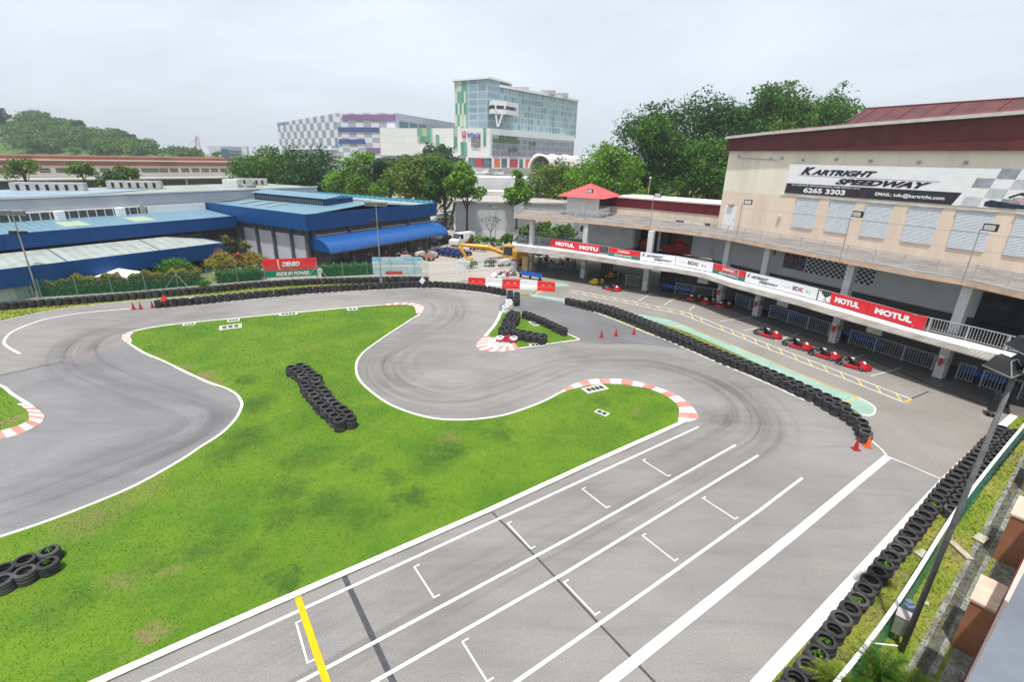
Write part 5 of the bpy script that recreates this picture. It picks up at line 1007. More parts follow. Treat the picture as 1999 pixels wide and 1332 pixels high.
# white gate fence right of it
m = MB(); P = [G(826, 553).xy, G(858, 552.5).xy, G(910, 549).xy, G(1000, 543).xy]; railing(P, .0, 1.35, 'railing_run', None, sp=.22, r=.018, mt=M_whitep, rt_=.04); o = bpy.context.scene.objects['railing_run']; o.name = 'gate_fence'; tag(o, 'white bar fence and gate between yard and track entry', 'fence')
P = [G(826, 537).xy, G(880, 534).xy, G(930, 529).xy, G(1010, 523).xy]; railing(P, .0, 1.3, 'railing_run', None, sp=.24, r=.018, mt=M_whitep, rt_=.04); o = bpy.context.scene.objects['railing_run']; o.name = 'yard_fence'; tag(o, 'white picket rail further back in front of the excavator', 'fence')
m = MB(); p = G(907, 549); m.tube((p.x, p.y, 0), (p.x, p.y, 2.0), .06, M_whitep); m.box((p.x, p.y, 2.1), (1.3, .3, .35), mat('ticket_blue', (.55, .66, .75), .4)); top(m, 'gate_post', 'white post with pale blue box on the bar fence', 'gate post')
m = MB(); p = G(825, 556, .5); m.add([(-.35, 0, .3), (.0, 0, .0), (.3, 0, .45), (-.05, .0, .75)], [(0, 1, 2, 3)], M_whitep); m.add([(-.35, .03, .3), (.0, .03, .0), (.3, .03, .45), (-.05, .03, .75)], [(3, 2, 1, 0)], M_whitep); m.tube((0, .02, .05), (-.35, .02, -.5), .02, M_metal); o = top(m, 'small_sign', 'small tilted white sign at the end of the rear tyre barrier', 'sign', loc=(0, 0, 0)); o.location = (p.x, p.y, .55)
# red flag
p = G(313, 590, .63); m = MB(); m.tube((0, 0, 0), (.25, 0, .62), .012, M_metal, n=5); m.add([(.08, 0, .12), (.26, 0, .62), (.62, .05, .45), (.42, -.03, .1), (-.05, .02, .0)], [(0, 3, 2, 1), (0, 4, 3), (1, 2, 3, 0)], M_sred); o = top(m, 'flag', 'small red flag stuck in the left end of the far tyre barrier', 'flag', loc=(0, 0, 0)); o.location = (p.x, p.y, .6); o.rotation_euler = (0, 0, .2)
for bx, by, lb_ in [(376, 590.5, 'left'), (951.5, 567, 'right')]:
    p = G(bx, by+3); m = MB(); m.box((0, 0, .31), (.1, .6, .62), M_whitep); o = top(m, 'marker_board', f'white marker board standing in the {lb_} gap of the far tyre barrier', 'marker board', loc=(0, 0, 0)); o.location = (p.x, p.y, .0)
# ================================================================== RIGHT FOREGROUND
FT = [G(x, y, .8).xy for x, y in [(1600, 1372), (1680, 1275), (1765, 1158), (1862, 1005), (1930, 915), (1998, 832), (2060, 760)]]
e = empty('barrier_fence', (*FT[3], 0), 'low fence with white padded top rail and green mesh along the right verge', 'fence')
M_canv = mat('white_canvas', (.74, .74, .76), .6, .15, 1.4); M_gn = meshmat('green_net', (.02, .28, .17), sc=16, thr=.34, u=(.75, .66)); sm_ = smooth(FT, 6)
m = MB(); strip(m, sm_, .11, .83, M_canv, 0, .74); m.build('top_rail', e)
m = MB(); 
n_ = len(sm_); lo_ = [Vector((p.x, p.y)) for p in sm_]
off_r = []
for i in range(n_): a = sm_[max(i-1, 0)]; c = sm_[min(i+1, n_-1)]; d = (c-a).normalized(); off_r.append(Vector((d.y, -d.x)))
m.add([(*(p+o*.075), .76) for p, o in zip(sm_, off_r)]+[(*(p+o*.16), .05) for p, o in zip(sm_, off_r)], [(i+1, i, i+n_, i+n_+1) for i in range(n_-1)], M_gn); m.build('net', e)
for i in range(0, int(arcl(sm_)[-1]/2.4)):
    q = along(sm_, i*2.4); m = MB(); m.tube((q.x, q.y, 0), (q.x, q.y, .78), .04, M_black, n=6); m.build('post', e)
m = MB(); a, c = G(1690, 1255, .6), G(1752, 1262, .6); m.tube(a, c, .02, M_whitep); a2 = G(1712, 1150, .9); m.path([G(1735, 1215, .45), G(1790, 1130, .45), G(1828, 1072, .45)], .035, M_black, 6); m.build('brace_and_pole_shadow', e)  # white tube is a brace; black tube stands for the pole's shadow on the net
# electrical box
p = G(1757, 1262); m = MB(); m.box((0, 0, .7), (.36, .30, .62), M_metal); m.box((0, 0, .2), (.06, .06, .4), M_metal); m.box((0, 0, 1.02), (.4, .34, .03), M_slab); o = top(m, 'electrical_box', 'grey electrical box at the foot of the nearest floodlight pole', 'electrical box', loc=(0, 0, 0)); o.location = (p.x-.05, p.y+.18, 0); o.rotation_euler = (0, 0, .8)
p = G(1772, 1195, .8); m = MB(); m.box((0, 0, .12), (.22, .2, .24), mat('blue_grey_box', (.12, .16, .26), .5)); m.box((.05, .1, .22), (.18, .16, .14), mat('blue_grey_box', (.12, .16, .26))); m.tube((0, 0, -.8), (0, 0, .05), .02, M_metal); o = top(m, 'junction_box', 'small blue-grey junction box beyond the grey electrical box', 'junction box', loc=(0, 0, 0)); o.location = (p.x, p.y, .8)
# black speaker cabinets
for px, h0, lb_ in [((1934, 812), 1.35, 'front black speaker cabinet on a stand at the end of the right kerb'), ((1958, 792), 1.5, 'rear black speaker cabinet behind the front one by the right kerb end')]:
    p = G(*px); e = empty('speaker', (p.x, p.y, 0), lb_, 'speaker', 'black speaker cabinets at the end of the right kerb'); m = MB(); m.hexa([(-.3, -.25, .35), (.3, -.25, .35), (.26, .25, .35), (-.26, .25, .35)], [(-.3, -.28, h0), (.3, -.28, h0), (.25, .2, h0+.05), (-.25, .2, h0+.05)], M_black); m.build('cabinet', e, world=False); m = MB(); m.lathe([(0, -.29), (.16, -.29), (.19, -.27)], mat('speaker_cone', (.06, .06, .065), .6), 14, (0, 0, .65), 'y'); m.lathe([(0, -.285), (.06, -.285), (.07, -.27)], M_metal, 10, (0, 0, 1.05), 'y'); m.build('speaker_cone', e, world=False); m = MB(); m.box((0, 0, .17), (.1, .1, .35), M_metal); m.box((0, 0, .02), (.5, .4, .03), M_black); m.build('stand', e, world=False); e.rotation_euler = (0, 0, .9)
# brown buttress boxes along the camera building
M_brown = mat('brown_brick_render', (.34, .145, .08), .85, .15, 1.5); M_pink = mat('pink_sunlit_top', (.68, .48, .38), .7, .15, 2)  # box tops carry the sunlight in a paler pink than the brown sides
dG = (G(1930, 1100).xy-G(1854, 1259).xy).normalized(); nG = Vector((dG.y, -dG.x))
for i, (px, L_, z) in enumerate([((1854, 1262), 1.35, 1.75), ((1935, 1092), 1.6, 1.9), ((1992, 960), 1.8, 1.9)]):
    p = G(*px).xy; lb_ = ['nearest brown box with pink tiled top at the lower right', 'middle brown box with pale top along the right wall', 'farthest brown box with pale top at the right edge'][i]
    e = empty('air_unit_box', (*p, 0), lb_, 'box', 'brown boxes along the drain on the right'); W_ = .95
    m = MB(); q = [p, p+dG*L_, p+dG*L_+nG*W_, p+nG*W_]; m.prism([v[:] for v in q], 0, z, M_brown); m.build('box_body', e)
    m = MB(); q = [p-dG*.02-nG*.02, p+dG*(L_*.42)-nG*.02, p+dG*(L_*.42)+nG*(W_+.02), p+nG*(W_+.02)-dG*.02]; q = [p-dG*.03-nG*.03, p+dG*(L_+.03)-nG*.03, p+dG*(L_+.03)+nG*(W_+.03), p-dG*.03+nG*(W_+.03)]; m.prism([v[:] for v in q], z+.002, z+.08, M_pink)
    m.build('top', e)
    m = MB(); c = p+dG*(L_*.5)+nG*.6; m.box((c.x, c.y, z+.10), (.28, .16, .04), M_metal, ux=dG); m.build('vent', e)
# drain channel, slabs
m = MB(); p = G(1854, 1262).xy; a = p-dG*6-nG*.0; strip(m, [p-dG*8-nG*.28, p+dG*16-nG*.28], .55, .06, M_conc2 if 'M_conc2' in globals() else mat('drain_concrete', (.30, .29, .28), .95, .3, 2), 0, 0); strip(m, [p-dG*8-nG*.28, p+dG*16-nG*.28], .26, .064, mat('drain_bottom', (.12, .12, .115), .95, .3, 3)); tag(m.build('drain_channel'), kind='structure')
m = MB(); strip(m, [p-dG*8+nG*2.2, p+dG*18+nG*2.2], 4.2, .055, mat('drain_concrete', (.30, .29, .28))); tag(m.build('apron_paving'), kind='structure')
for i, (x, y, w_, l_) in enumerate([(1915, 1052, .55, .35), (1875, 1075, .9, .25), (1560+245, 1160+18, .2, .15), (1800, 1082, .5, .3)]):
    q = G(x, y, .1); m = MB(); m.box((0, 0, .02), (w_, l_, .05), mat('paving_slab', (.46, .42, .33), .9, .2, 3)); o = top(m, 'paving_slab', ['square stone slab lying in the grass beside the middle brown box', 'long stone strip in the grass left of the square slab', 'small stone lying in the grass near the pole', 'bare pale slab on the verge by the tyre row'][i], 'stone slab', loc=(0, 0, 0)); o.location = (q.x, q.y, .09); o.rotation_euler = (0, 0, .5+i)
# roof gutter of the building the photo was taken from
M_gut = mat('gutter_grey', (.25, .27, .31), .4, .1, 1, metal=.5); M_ledge = mat('pink_ledge', (.62, .47, .42), .8, .1, 1)
a, c = G(1888, 1332, 6.5), G(1999, 1118, 6.5); d = (c-a).normalized(); n = Vector((d.y, -d.x, 0)); a = a-d*4; c = c+d*3.2
cb_ = empty('camera_building_edge', (a.x, a.y, 0), 'blurred grey roof edge with pink ledge in the lower right corner', 'building')
m = MB(); m.hexa([tuple(a+Vector((0, 0, -.35))), tuple(c+Vector((0, 0, -.35))), tuple(c+n*.5+Vector((0, 0, -.35))), tuple(a+n*.5+Vector((0, 0, -.35)))], [tuple(a), tuple(c), tuple(c+n*.5+Vector((0, 0, .15))), tuple(a+n*.5+Vector((0, 0, .15)))], M_gut); m.build('gutter', cb_)
m = MB(); a3, c3 = G(1878, 1332, 3.2), G(1999, 1085, 3.2); d3 = (c3-a3).normalized(); n3 = Vector((d3.y, -d3.x, 0)); a3 = a3-d3*5; c3 = c3+d3*6
for k_, (o_, w_, mt) in enumerate([(0, .03, M_maroon), (.031, .14, M_ledge), (.172, .03, M_maroon), (.203, .6, M_ledge)]):
    q0, q1 = a3+n3*o_, c3+n3*o_; m.hexa([tuple(q0-Vector((0, 0, .15))), tuple(q1-Vector((0, 0, .15))), tuple(q1+n3*w_-Vector((0, 0, .15))), tuple(q0+n3*w_-Vector((0, 0, .15)))], [tuple(q0), tuple(q1), tuple(q1+n3*w_), tuple(q0+n3*w_)], mt)
m.build('ledge', cb_)
m = MB(); q0, q1 = a3+n3*.9, c3+n3*.9; m.wall(q0.xy, q1.xy, 0, 6.1, -.2, M_beige); m.build('wall', cb_)
# ================================================================== FURNITURE UNDER THE GALLERY
def seat_row(px0, px1, n, label, z=.012, mt=M_blue, nrow=1):
    A, B = G(*px0), G(*px1); u = (B-A).normalized(); nn = Vector((-u.y, u.x, 0)); e = empty('seat_row', (A.x, A.y, 0), label, 'seat row', 'rows of blue bucket seats'); L_ = (B-A).length
    m = MB(); m.tube(A+Vector((0, 0, .38)), B+Vector((0, 0, .38)), .03, M_black, n=5)
    for f in (.05, .5, .95): q = A+(B-A)*f; m.box((q.x, q.y, .19), (.05, .4, .38), M_black, ux=u)
    m.build('beam', e)
    for i in range(n):
        c = A+u*L_*(i+.5)/n; w_ = min(.44, L_/n*.9)/2; m = MB(); F = lambda a, b2, zz: tuple(c+u*a+nn*b2+Vector((0, 0, zz)))
        m.add([F(-w_, -.2, .43), F(w_, -.2, .43), F(w_, .18, .40), F(-w_, .18, .40), F(w_*.9, .26, .78), F(-w_*.9, .26, .78)], [(0, 1, 2, 3), (3, 2, 4, 5)], mt); m.add([F(-w_, -.2, .46), F(w_, -.2, .46), F(w_, .18, .43), F(-w_, .18, .43), F(w_*.9, .29, .8), F(-w_*.9, .29, .8)], [(0, 3, 2, 1), (3, 5, 4, 2)], mt); m.build('seat', e)
seat_row((1014, 541), (1056, 549), 6, 'row of six blue seats behind the rightmost water barriers')
seat_row((1290, 568), (1352, 580), 9, 'long row of blue seats left of the fourth column'); seat_row((1428, 592), (1470, 603), 7, 'row of blue seats between the fourth and fifth columns'); seat_row((1490, 612), (1560, 634), 8, 'row of blue seats right of the fifth column'); seat_row((1642, 664), (1718, 690), 6, 'row of blue seats right of the sixth column'); seat_row((1868, 738), (1980, 772), 6, 'row of blue seats right of the seventh column')
M_tab = mat('table_top', (.10, .13, .12), .4)
def table(px, label): p = G(*px); e = empty('table', (p.x, p.y, .012), label, 'table', 'tables in the shaded eating area'); m = MB(); m.lathe([(0, .72), (.5, .72), (.52, .74), (.5, .76), (0, .76)], M_tab, 18); m.build('tabletop', e, world=False); m = MB(); m.tube((0, 0, 0), (0, 0, .72), .04, M_metal); m.box((0, 0, .02), (.5, .5, .03), M_black); m.build('leg', e, world=False)
def chair0(label):
    e = empty('chair', (0, 0, .012), label, 'chair', 'plastic chairs in the shaded eating area'); mt = mat('chair_green', (.05, .09, .08), .5, .2, 4); m = MB(); m.box((0, 0, .43), (.44, .44, .04), mt); m.build('seat', e, world=False); m = MB(); m.box((-.21, 0, .68), (.04, .44, .42), mt); m.build('backrest', e, world=False)
    for x in (-.18, .18):
        for y in (-.18, .18): m = MB(); m.tube((x, y, 0), (x*.9, y*.9, .42), .018, mt, n=5); m.build('leg', e, world=False)
    return e
TP = [(1053, 520), (1075, 524), (1098, 522), (1120, 527), (1066, 513), (1108, 514)]
for i, px in enumerate(TP): table(px, f'dark round table, {ORD[i]} in the eating area under the gallery')
CH0 = None; kk = 0
for i, px in enumerate(TP):
    for j, (dx, dy) in enumerate([(.85, .1), (-.85, -.1), (.1, .85), (-.1, -.9)]):
        if (i+j) % 5 == 4: continue
        p = G(*px); lb_ = f'dark plastic chair on the {["right", "left", "far", "near"][j]} side of the {ORD[i]} round table'
        if CH0 is None: CH0 = o = chair0(lb_)
        else: o = copy_tree(CH0)
        o['label'] = lb_; o.location = (p.x+dx, p.y+dy, .012); o.rotation_euler = (0, 0, math.atan2(-dy, -dx))
p = G(1026, 533); m = MB(); m.box((0, 0, 1.0), (.8, .5, 2.0), mat('wood_locker', (.50, .36, .18), .6, .15, 2)); m.box((.1, -.26, 1.0), (.05, .03, .16), M_black); m.box((0, -.005, 2.03), (.84, .53, .05), mat('wood_locker', (.5, .36, .18))); o = top(m, 'wooden_cabinet', 'tall tan wooden cabinet beside the first column', 'cabinet', loc=(0, 0, 0)); o.location = (p.x, p.y, .01); o.rotation_euler = (0, 0, -.6)
p = G(1005, 528); m = MB(); m.tube((0, 0, 0), (0, 0, 1.0), .5, mat('grey_bin', (.35, .36, .37), .6), .55, 16); m.tube((0, 0, 1.0), (0, 0, 1.08), .58, M_metal, .3, 16); o = top(m, 'bin', 'round grey bin behind the middle of the water barriers', 'bin', loc=(0, 0, 0)); o.location = (p.x, p.y, 0)
# tyre rack heap under the gallery
q0 = off2('A', -2.4, -2.2); k_ = 0
for i in range(6):
    for j in range(4):
        o = bpy.data.objects.new('tyre', TM[0]); S.collection.objects.link(o); c = q0+dA*(i*.33); o.location = (c.x, c.y, .18+j*.31); o.scale = (.55, .55, .75); o.rotation_euler = (R(90), 0, math.atan2(dA.y, dA.x)); tag(o, f'small kart tyre in the shaded rack, row {ORD[j]} from below, {ORD[i]} from the left', 'tyre', 'kart tyres racked in the shade behind the parked karts')
m = MB()
for zz in (.0, .65, 1.28): m.wall(q0-dA*.2-nA*.06, q0+dA*1.9-nA*.06, zz, zz+.03, .3, M_metal)
m.build('tyre_rack'); tag(bpy.data.objects['tyre_rack'], 'steel rack holding kart tyres in the shade behind the parked karts', 'rack')
# hanging sign boards, extinguishers on columns
for i, (px, lb_) in enumerate([((1372, 549), 'left'), ((1528, 593), 'middle'), ((1707, 646), 'right')]):
    p = G(px[0], px[1], 2.3); m = MB(); u = dB if i else dA; m.box((0, 0, 0), (1.0, .1, .55), mat('pale_green_board', (.42, .46, .42), .6), ux=u); m.tube((-u.x*.4, -u.y*.4, .2), (-u.x*.4, -u.y*.4, .65), .015, M_metal); m.tube((u.x*.4, u.y*.4, .2), (u.x*.4, u.y*.4, .65), .015, M_metal); o = top(m, 'hanging_board', f'pale board hung under the canopy, {lb_} one of three', 'board', 'pale boards hung under the gallery', loc=(0, 0, 0)); q = Vector(p[:2]); o.location = (p.x, p.y, 2.35)
for i, c in enumerate(COL[3:7]):
    m = MB(); n = nB; m.lathe([(0, 0), (.08, 0), (.08, .4), (.04, .48), (.02, .55), (0, .55)], M_sred, 10); m.box((0, 0, .62), (.3, .03, .22), M_whitep, ux=dB); o = top(m, 'fire_extinguisher', f'red fire extinguisher on the {ORD[i+3]} column from the left', 'fire extinguisher', 'fire extinguishers on the gallery columns', loc=(0, 0, 0)); o.location = (c.x+n.x*.38, c.y+n.y*.38, .9)
# ================================================================== BLUE FACTORY
M_bf = mat('blue_fascia', (.002, .058, .205), .4, .10, .6, streak=(1, 1, .3)); M_broof = mat('pale_blue_roof', (.125, .26, .345), .5, .14, .3, spec=.4); M_skyl = mat('roof_light', (.36, .42, .32), .5, .1, 1)
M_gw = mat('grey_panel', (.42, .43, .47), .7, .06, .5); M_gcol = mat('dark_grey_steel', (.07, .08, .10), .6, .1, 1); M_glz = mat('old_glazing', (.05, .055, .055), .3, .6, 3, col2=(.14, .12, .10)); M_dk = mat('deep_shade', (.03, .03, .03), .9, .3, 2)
M_awn = mat('awning_blue', (.012, .085, .29), .33, .06, .6, spec=.5); M_palew = mat('pale_green_roof', (.36, .40, .38), .7, .2, .3, streak=(1, 1, 1)); M_greyroof = mat('grey_green_roof', (.33, .37, .34), .8, .25, .25); M_whw = mat('white_wall', (.62, .62, .62), .8, .1, .3)
M_teal = mat('teal_lattice', (.04, .33, .48), .5, .2, .8, col2=(.10, .45, .60))
O_ = Vector((-23.8, 57.85)); M_broof = ribbed('pale_blue_roof_sheet', (.11, .215, .28), (.14, .24, .30), (.5283, .849), 9, .5); M_palew = ribbed('pale_green_roof_sheet', (.31, .345, .33), (.23, .255, .24), (.5283, .849), 7, .7); dS = Vector((.5283, .849)); dT = Vector((-.849, .528))
st = lambda s, t: O_+dS*s+dT*t
def stb(mb, s0, s1, t0, t1, z0, z1, m_): mb.prism([st(s0, t0)[:], st(s1, t0)[:], st(s1, t1)[:], st(s0, t1)[:]], z0, z1, m_); return mb
bh = empty('blue_hall', (*st(10, 10), 0), 'large workshop hall with deep blue fascia, pale blue roof and blue barrel awning', 'building')
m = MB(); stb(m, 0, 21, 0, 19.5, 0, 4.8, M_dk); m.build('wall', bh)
# left-front face: grey panels with dark posts
ts = [0.35, 3.0, 6.6, 10.2, 13.4, 16.4, 19.5]
for t0, t1 in [(0.9, 3.0), (3.35, 6.5), (6.85, 10.0), (10.35, 13.2), (13.55, 16.2), (16.5, 19.2)]:
    m = MB(); stb(m, -.06, 0, t0, t1, 0, 3.95, M_gw); m.build('wall_panel', bh)
    m = MB(); stb(m, -.05, 0, t0, t1, 4.0, 4.7, M_glz)
    for k_ in range(7): q = t0+(t1-t0)*k_/6.5; stb(m, -.09, -.05, q, q+.06, 4.0, 4.7, M_gcol)
    m.build('window_strip', bh)
for t in (0.0, 3.0, 6.5, 10.0, 13.2, 16.2):
    m = MB(); stb(m, -.35, 0, t, t+.38, 0, 4.78, M_gcol); m.build('steel_post', bh)
for s0 in (0.6, 5.8, 11, 16.2):
    m = MB(); stb(m, s0, s0+4.8, -.05, 0, 4.1, 4.7, M_glz)
    for k_ in range(9): q = s0+4.8*k_/9; stb(m, q, q+.06, -.09, -.05, 4.1, 4.7, M_gcol)
    m.build('window_strip', bh); m = MB(); stb(m, s0, s0+4.9, -.15, 0, 3.9, 4.08, M_gw); m.build('window_sill', bh)
    m = MB(); stb(m, s0-.35, s0, -.3, 0, 0, 4.78, M_gcol); m.build('steel_post', bh)
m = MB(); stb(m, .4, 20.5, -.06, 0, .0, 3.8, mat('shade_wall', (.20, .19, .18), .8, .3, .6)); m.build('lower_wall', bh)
# fascia ring
m = MB(); zf0, zf1 = 4.75, 6.6
stb(m, -.8, 21.6, -.8, -.6, zf0, zf1, M_bf); stb(m, -.8, -.6, -.597, 27.8, zf0, zf1, M_bf); stb(m, 21.4, 21.6, -.597, 27.8, zf0, zf1+.25, M_bf); m.build('fascia', bh)
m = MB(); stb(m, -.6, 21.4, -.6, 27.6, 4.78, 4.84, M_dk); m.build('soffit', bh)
# roof
m = MB(); r_ = lambda s, t, z: (*st(s, t), z)
m.add([r_(-.6, -.6, 6.5), r_(-.6, 27.7, 6.25), r_(9, 27.7, 7.0), r_(9, -.6, 7.2), r_(21.4, -.6, 6.15), r_(21.4, 27.7, 5.9)], [(0, 3, 2, 1), (3, 4, 5, 2)], M_broof); m.build('roof', bh)
m = MB()
for t in (9.5, 12.5, 16, 20): m.add([r_(1.6, t, 6.63+.015), r_(1.6, t+.7, 6.62+.015), r_(4.4, t+.7, 6.84+.02), r_(4.4, t, 6.85+.02)], [(0, 3, 2, 1)], M_skyl)
m.build('roof_lights', bh)
mo = MB(); stb(mo, 5.4, 9.6, 3.3, 18.8, 6.7, 7.75, M_bf); mo.add([r_(5.0, 3.0, 7.75), r_(5.0, 19.1, 7.75), r_(7.5, 19.1, 8.1), r_(7.5, 3.0, 8.1), r_(10, 3.0, 7.75), r_(10, 19.1, 7.75)], [(0, 3, 2, 1), (3, 4, 5, 2), (0, 4, 3), (1, 2, 5)], M_broof); mo = mo.build('roof_monitor', bh)
m = MB(); stb(m, 5.3, 5.4, 3.9, 18.4, 7.0, 7.45, M_glz)
for k_ in range(30): q = 3.9+14.5*k_/30; stb(m, 5.26, 5.3, q, q+.05, 7.0, 7.45, M_white if False else M_gw)
m.build('louvre_strip', mo)
# lattice of the far parapet
m = MB()
for k_ in range(24):
    t0 = k_*1.15-.4; m.add([r_(21.38, t0, 6.2), r_(21.38, t0+1.15, 6.2), r_(21.38, t0+1.15, 6.8), r_(21.38, t0, 6.8)], [(0, 1, 2, 3)], M_teal)
    m.tube(r_(21.3, t0, 6.2), r_(21.3, t0+.58, 6.8), .05, M_broof, n=4); m.tube(r_(21.3, t0+.58, 6.8), r_(21.3, t0+1.15, 6.2), .05, M_broof, n=4)
m.build('lattice', bh)
m = MB(); stb(m, 18.5, 21.3, -.5, 27, 6.35, 6.42, M_palew); m.build('roof_gutter', bh)
# barrel awning
m = MB(); prof = [(-.1, 3.9), (-.9, 3.88), (-1.8, 3.72), (-2.6, 3.42), (-3.15, 3.02), (-3.4, 2.6), (-3.45, 2.4)]; k = len(prof)
m.add([r_(0, t, z) for t, z in prof]+[r_(21, t, z) for t, z in prof], [(i, i+1, i+1+k, i+k) for i in range(k-1)], M_awn); m.add([r_(0, t, z-.04) for t, z in prof]+[r_(21, t, z-.04) for t, z in prof], [(i+1, i, i+k, i+1+k) for i in range(k-1)], M_bf)
for s in (0, 21): m.poly3([r_(s, t, z) for t, z in prof]+[r_(s, -.1, 2.5)], M_bf)
aw = m.build('awning', bh, True)
m = MB(); stb(m, 0, 21, -3.5, -3.42, 2.3, 2.42, M_gcol); m.build('awning_edge', bh)
# ---- canopies on the left
lc = empty('blue_canopy', (*st(-15, 9), 0), 'lower long canopy with blue fascia and pale green roof at the left', 'canopy')
m = MB(); stb(m, -45, -5.4, 8, 8.15, 1.5, 3.15, M_bf); stb(m, -5.55, -5.4, 8.15, 13, 1.5, 3.15, M_bf); m.build('fascia', lc)
m = MB(); m.add([r_(-45, 8.15, 3.05), r_(-5.5, 8.15, 3.05), r_(-9.5, 12.9, 3.75), r_(-45, 12.9, 3.75), r_(-5.5, 13, 3.1)], [(0, 1, 2, 3), (1, 4, 2)], M_palew); m.build('roof', lc)
m = MB(); 
for s in (-12.2, -20, -28): m.tube(r_(s, 8.2, 3.08), r_(s, 12.9, 3.78), .04, M_gcol, n=4)
m.build('roof_seam', lc)
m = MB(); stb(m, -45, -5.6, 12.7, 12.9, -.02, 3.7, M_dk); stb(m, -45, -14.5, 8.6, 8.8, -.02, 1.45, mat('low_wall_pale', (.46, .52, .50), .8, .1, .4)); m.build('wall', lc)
for s in (-7, -11, -15, -19, -23, -27):
    m = MB(); q = st(s, 8.5); m.tube((*q, 0), (*q, 1.6), .08, M_whw); m.build('post', lc)
uc = empty('upper_blue_canopy', (*st(-15, 14), 0), 'upper long roof with blue fascia and glazed clerestory at the left', 'building')
m = MB(); stb(m, -45, -1.0, 13.0, 13.2, 4.02, 5.42, M_bf); m.build('fascia', uc)
m = MB(); m.add([r_(-45, 13.2, 5.3), r_(-1.0, 13.2, 5.3), r_(-1.0, 20, 5.75), r_(-45, 20, 5.75)], [(0, 1, 2, 3)], M_broof); m.build('roof', uc)
m = MB()
for s in (-17.5, -11.3): m.add([r_(s, 15, 5.44), r_(s+2.2, 15, 5.44), r_(s+2.2, 18, 5.64), r_(s, 18, 5.64)], [(0, 1, 2, 3)], M_skyl)
m.build('roof_lights', uc)
m = MB(); stb(m, -45, -7.9, 20, 20.2, 5.7, 6.5, M_glz)
for k_ in range(46): q = -45+k_*.82; stb(m, q, q+.09, 19.93, 20, 5.7, 6.5, M_whitep)
stb(m, -45, -7.9, 19.9, 20.2, 6.5, 6.62, M_whitep); m.build('clerestory', uc)
for s in (-24.5, -16.8, -11.2):
    m = MB(); stb(m, s, s+.7, 18.9, 19.9, 5.66, 6.6, M_whitep); m.build('vent_box', uc)
m = MB(); stb(m, -8.6, -8.2, 19.8, 20.2, 5.7, 7.0, M_slab); m.build('chimney', uc); m = MB(); stb(m, -7.8, -1, 19.8, 20, 5.7, 6.6, M_whitep); m.build('parapet', uc)
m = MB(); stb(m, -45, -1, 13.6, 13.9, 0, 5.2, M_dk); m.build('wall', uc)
gb = empty('grey_factory', (*st(-5, 24), 0), 'long grey wall block with pale roof behind the blue canopies', 'building')
m = MB(); stb(m, -45, 17, 20.25, 35.5, 0, 7.9, M_gw); m.build('wall', gb)
m = MB(); m.add([r_(-45, 20.2, 8.0), r_(17, 20.2, 8.0), r_(17, 36, 7.95), r_(-45, 36, 7.95)], [(0, 1, 2, 3)], M_greyroof); m.build('roof', gb)
m = MB(); m.add([r_(-45, 22, 8.06), r_(-13, 22, 8.06), r_(-4, 27, 8.04), r_(-14, 35.5, 8.02), r_(-45, 35.5, 8.02)], [(0, 1, 2, 3, 4)], mat('light_blue_roof', (.27, .36, .43), .6, .15, .2)); m.build('blue_roof', gb)
m = MB(); stb(m, -45, 17, 20.1, 20.35, 7.95, 8.14, M_whw); m.build('roof_edge', gb)
for (px, wpx, lb_) in [((98, 369), 75, 'row of white rooftop air units, leftmost of three'), ((266, 370), 62, 'row of white rooftop air units, middle of three'), ((491, 363), 44, 'row of white rooftop air units by the tree, rightmost of three')]:
    s, z = on(st(0, 31)[:], dS, *px); p = st(s, 31); L_ = wpx/FP*p.length*1.1; e = empty('rooftop_air_unit', (*p, 7.97), lb_, 'air conditioner', 'rows of rooftop air units')
    m = MB(); m.box((p.x, p.y, 8.5), (L_, 1.2, .95), mat('unit_casing', (.46, .46, .45), .7), ux=(1, .35)); m.build('casing', e)
    m = MB(); u = Vector((1, .35)).normalized(); n = Vector((u.y, -u.x)); k_ = int(L_/.95)
    for i in range(k_):
        c = p+u*((i+.5)/k_-.5)*L_*.92+n*.62; m = MB(); m.box((c.x, c.y, 8.45), (.3, .06, .62), M_dk, ux=u); m.build('grille', e)
s, z = on(st(0, 26)[:], dS, 455, 366); p = st(s, 26); m = MB(); m.box((0, 0, .6), (2.2, 1.4, 1.2), M_whw); m.tube((1.2, 0, .4), (3.0, 0, .4), .15, M_metal); m.box((2.6, .4, .5), (1., .8, 1.0), M_metal); o = top(m, 'roof_plant', 'white rooftop plant box with pipes on the grey factory roof', 'roof plant', loc=(0, 0, 0)); o.location = (p.x, p.y, 7.98)
# ================================================================== LONG BRICK DEPOT
A = DY(-350, 300, 92); B = DY(492, 308, 150); A2, B2 = A.xy, B.xy; u = (B2-A2).normalized(); n = Vector((u.y, -u.x))
def zat(px, py):
    s, z = on(A2[:], u, px, py); return z
zt_ = (zat(0, 305)+zat(470, 308))/2; zr_ = (zat(0, 324)+zat(470, 323))/2; zl = (zat(0, 350)+zat(480, 342))/2; zq = (zat(0, 313)+zat(470, 314.5))/2
M_bk = mat('salmon_roof', (.30, .115, .08), .8, .2, .1); M_cream = mat('cream_wall', (.66, .60, .50), .9, .1, .1)
db = empty('depot', (*((A2+B2)/2), 0), 'very long cream depot with two salmon roof bands and a raised driveway ledge', 'building')
def ub(mb, n0, n1, z0, z1, m_, s0=0, s1=None):
    s1 = (B2-A2).length if s1 is None else s1; a, c = A2+u*s0, A2+u*s1; mb.prism([(a+n*n1)[:], (c+n*n1)[:], (c+n*n0)[:], (a+n*n0)[:]], z0, z1, m_); return mb
m = MB(); ub(m, -20, 0, 0, zr_-.01, M_cream); m.build('wall', db)
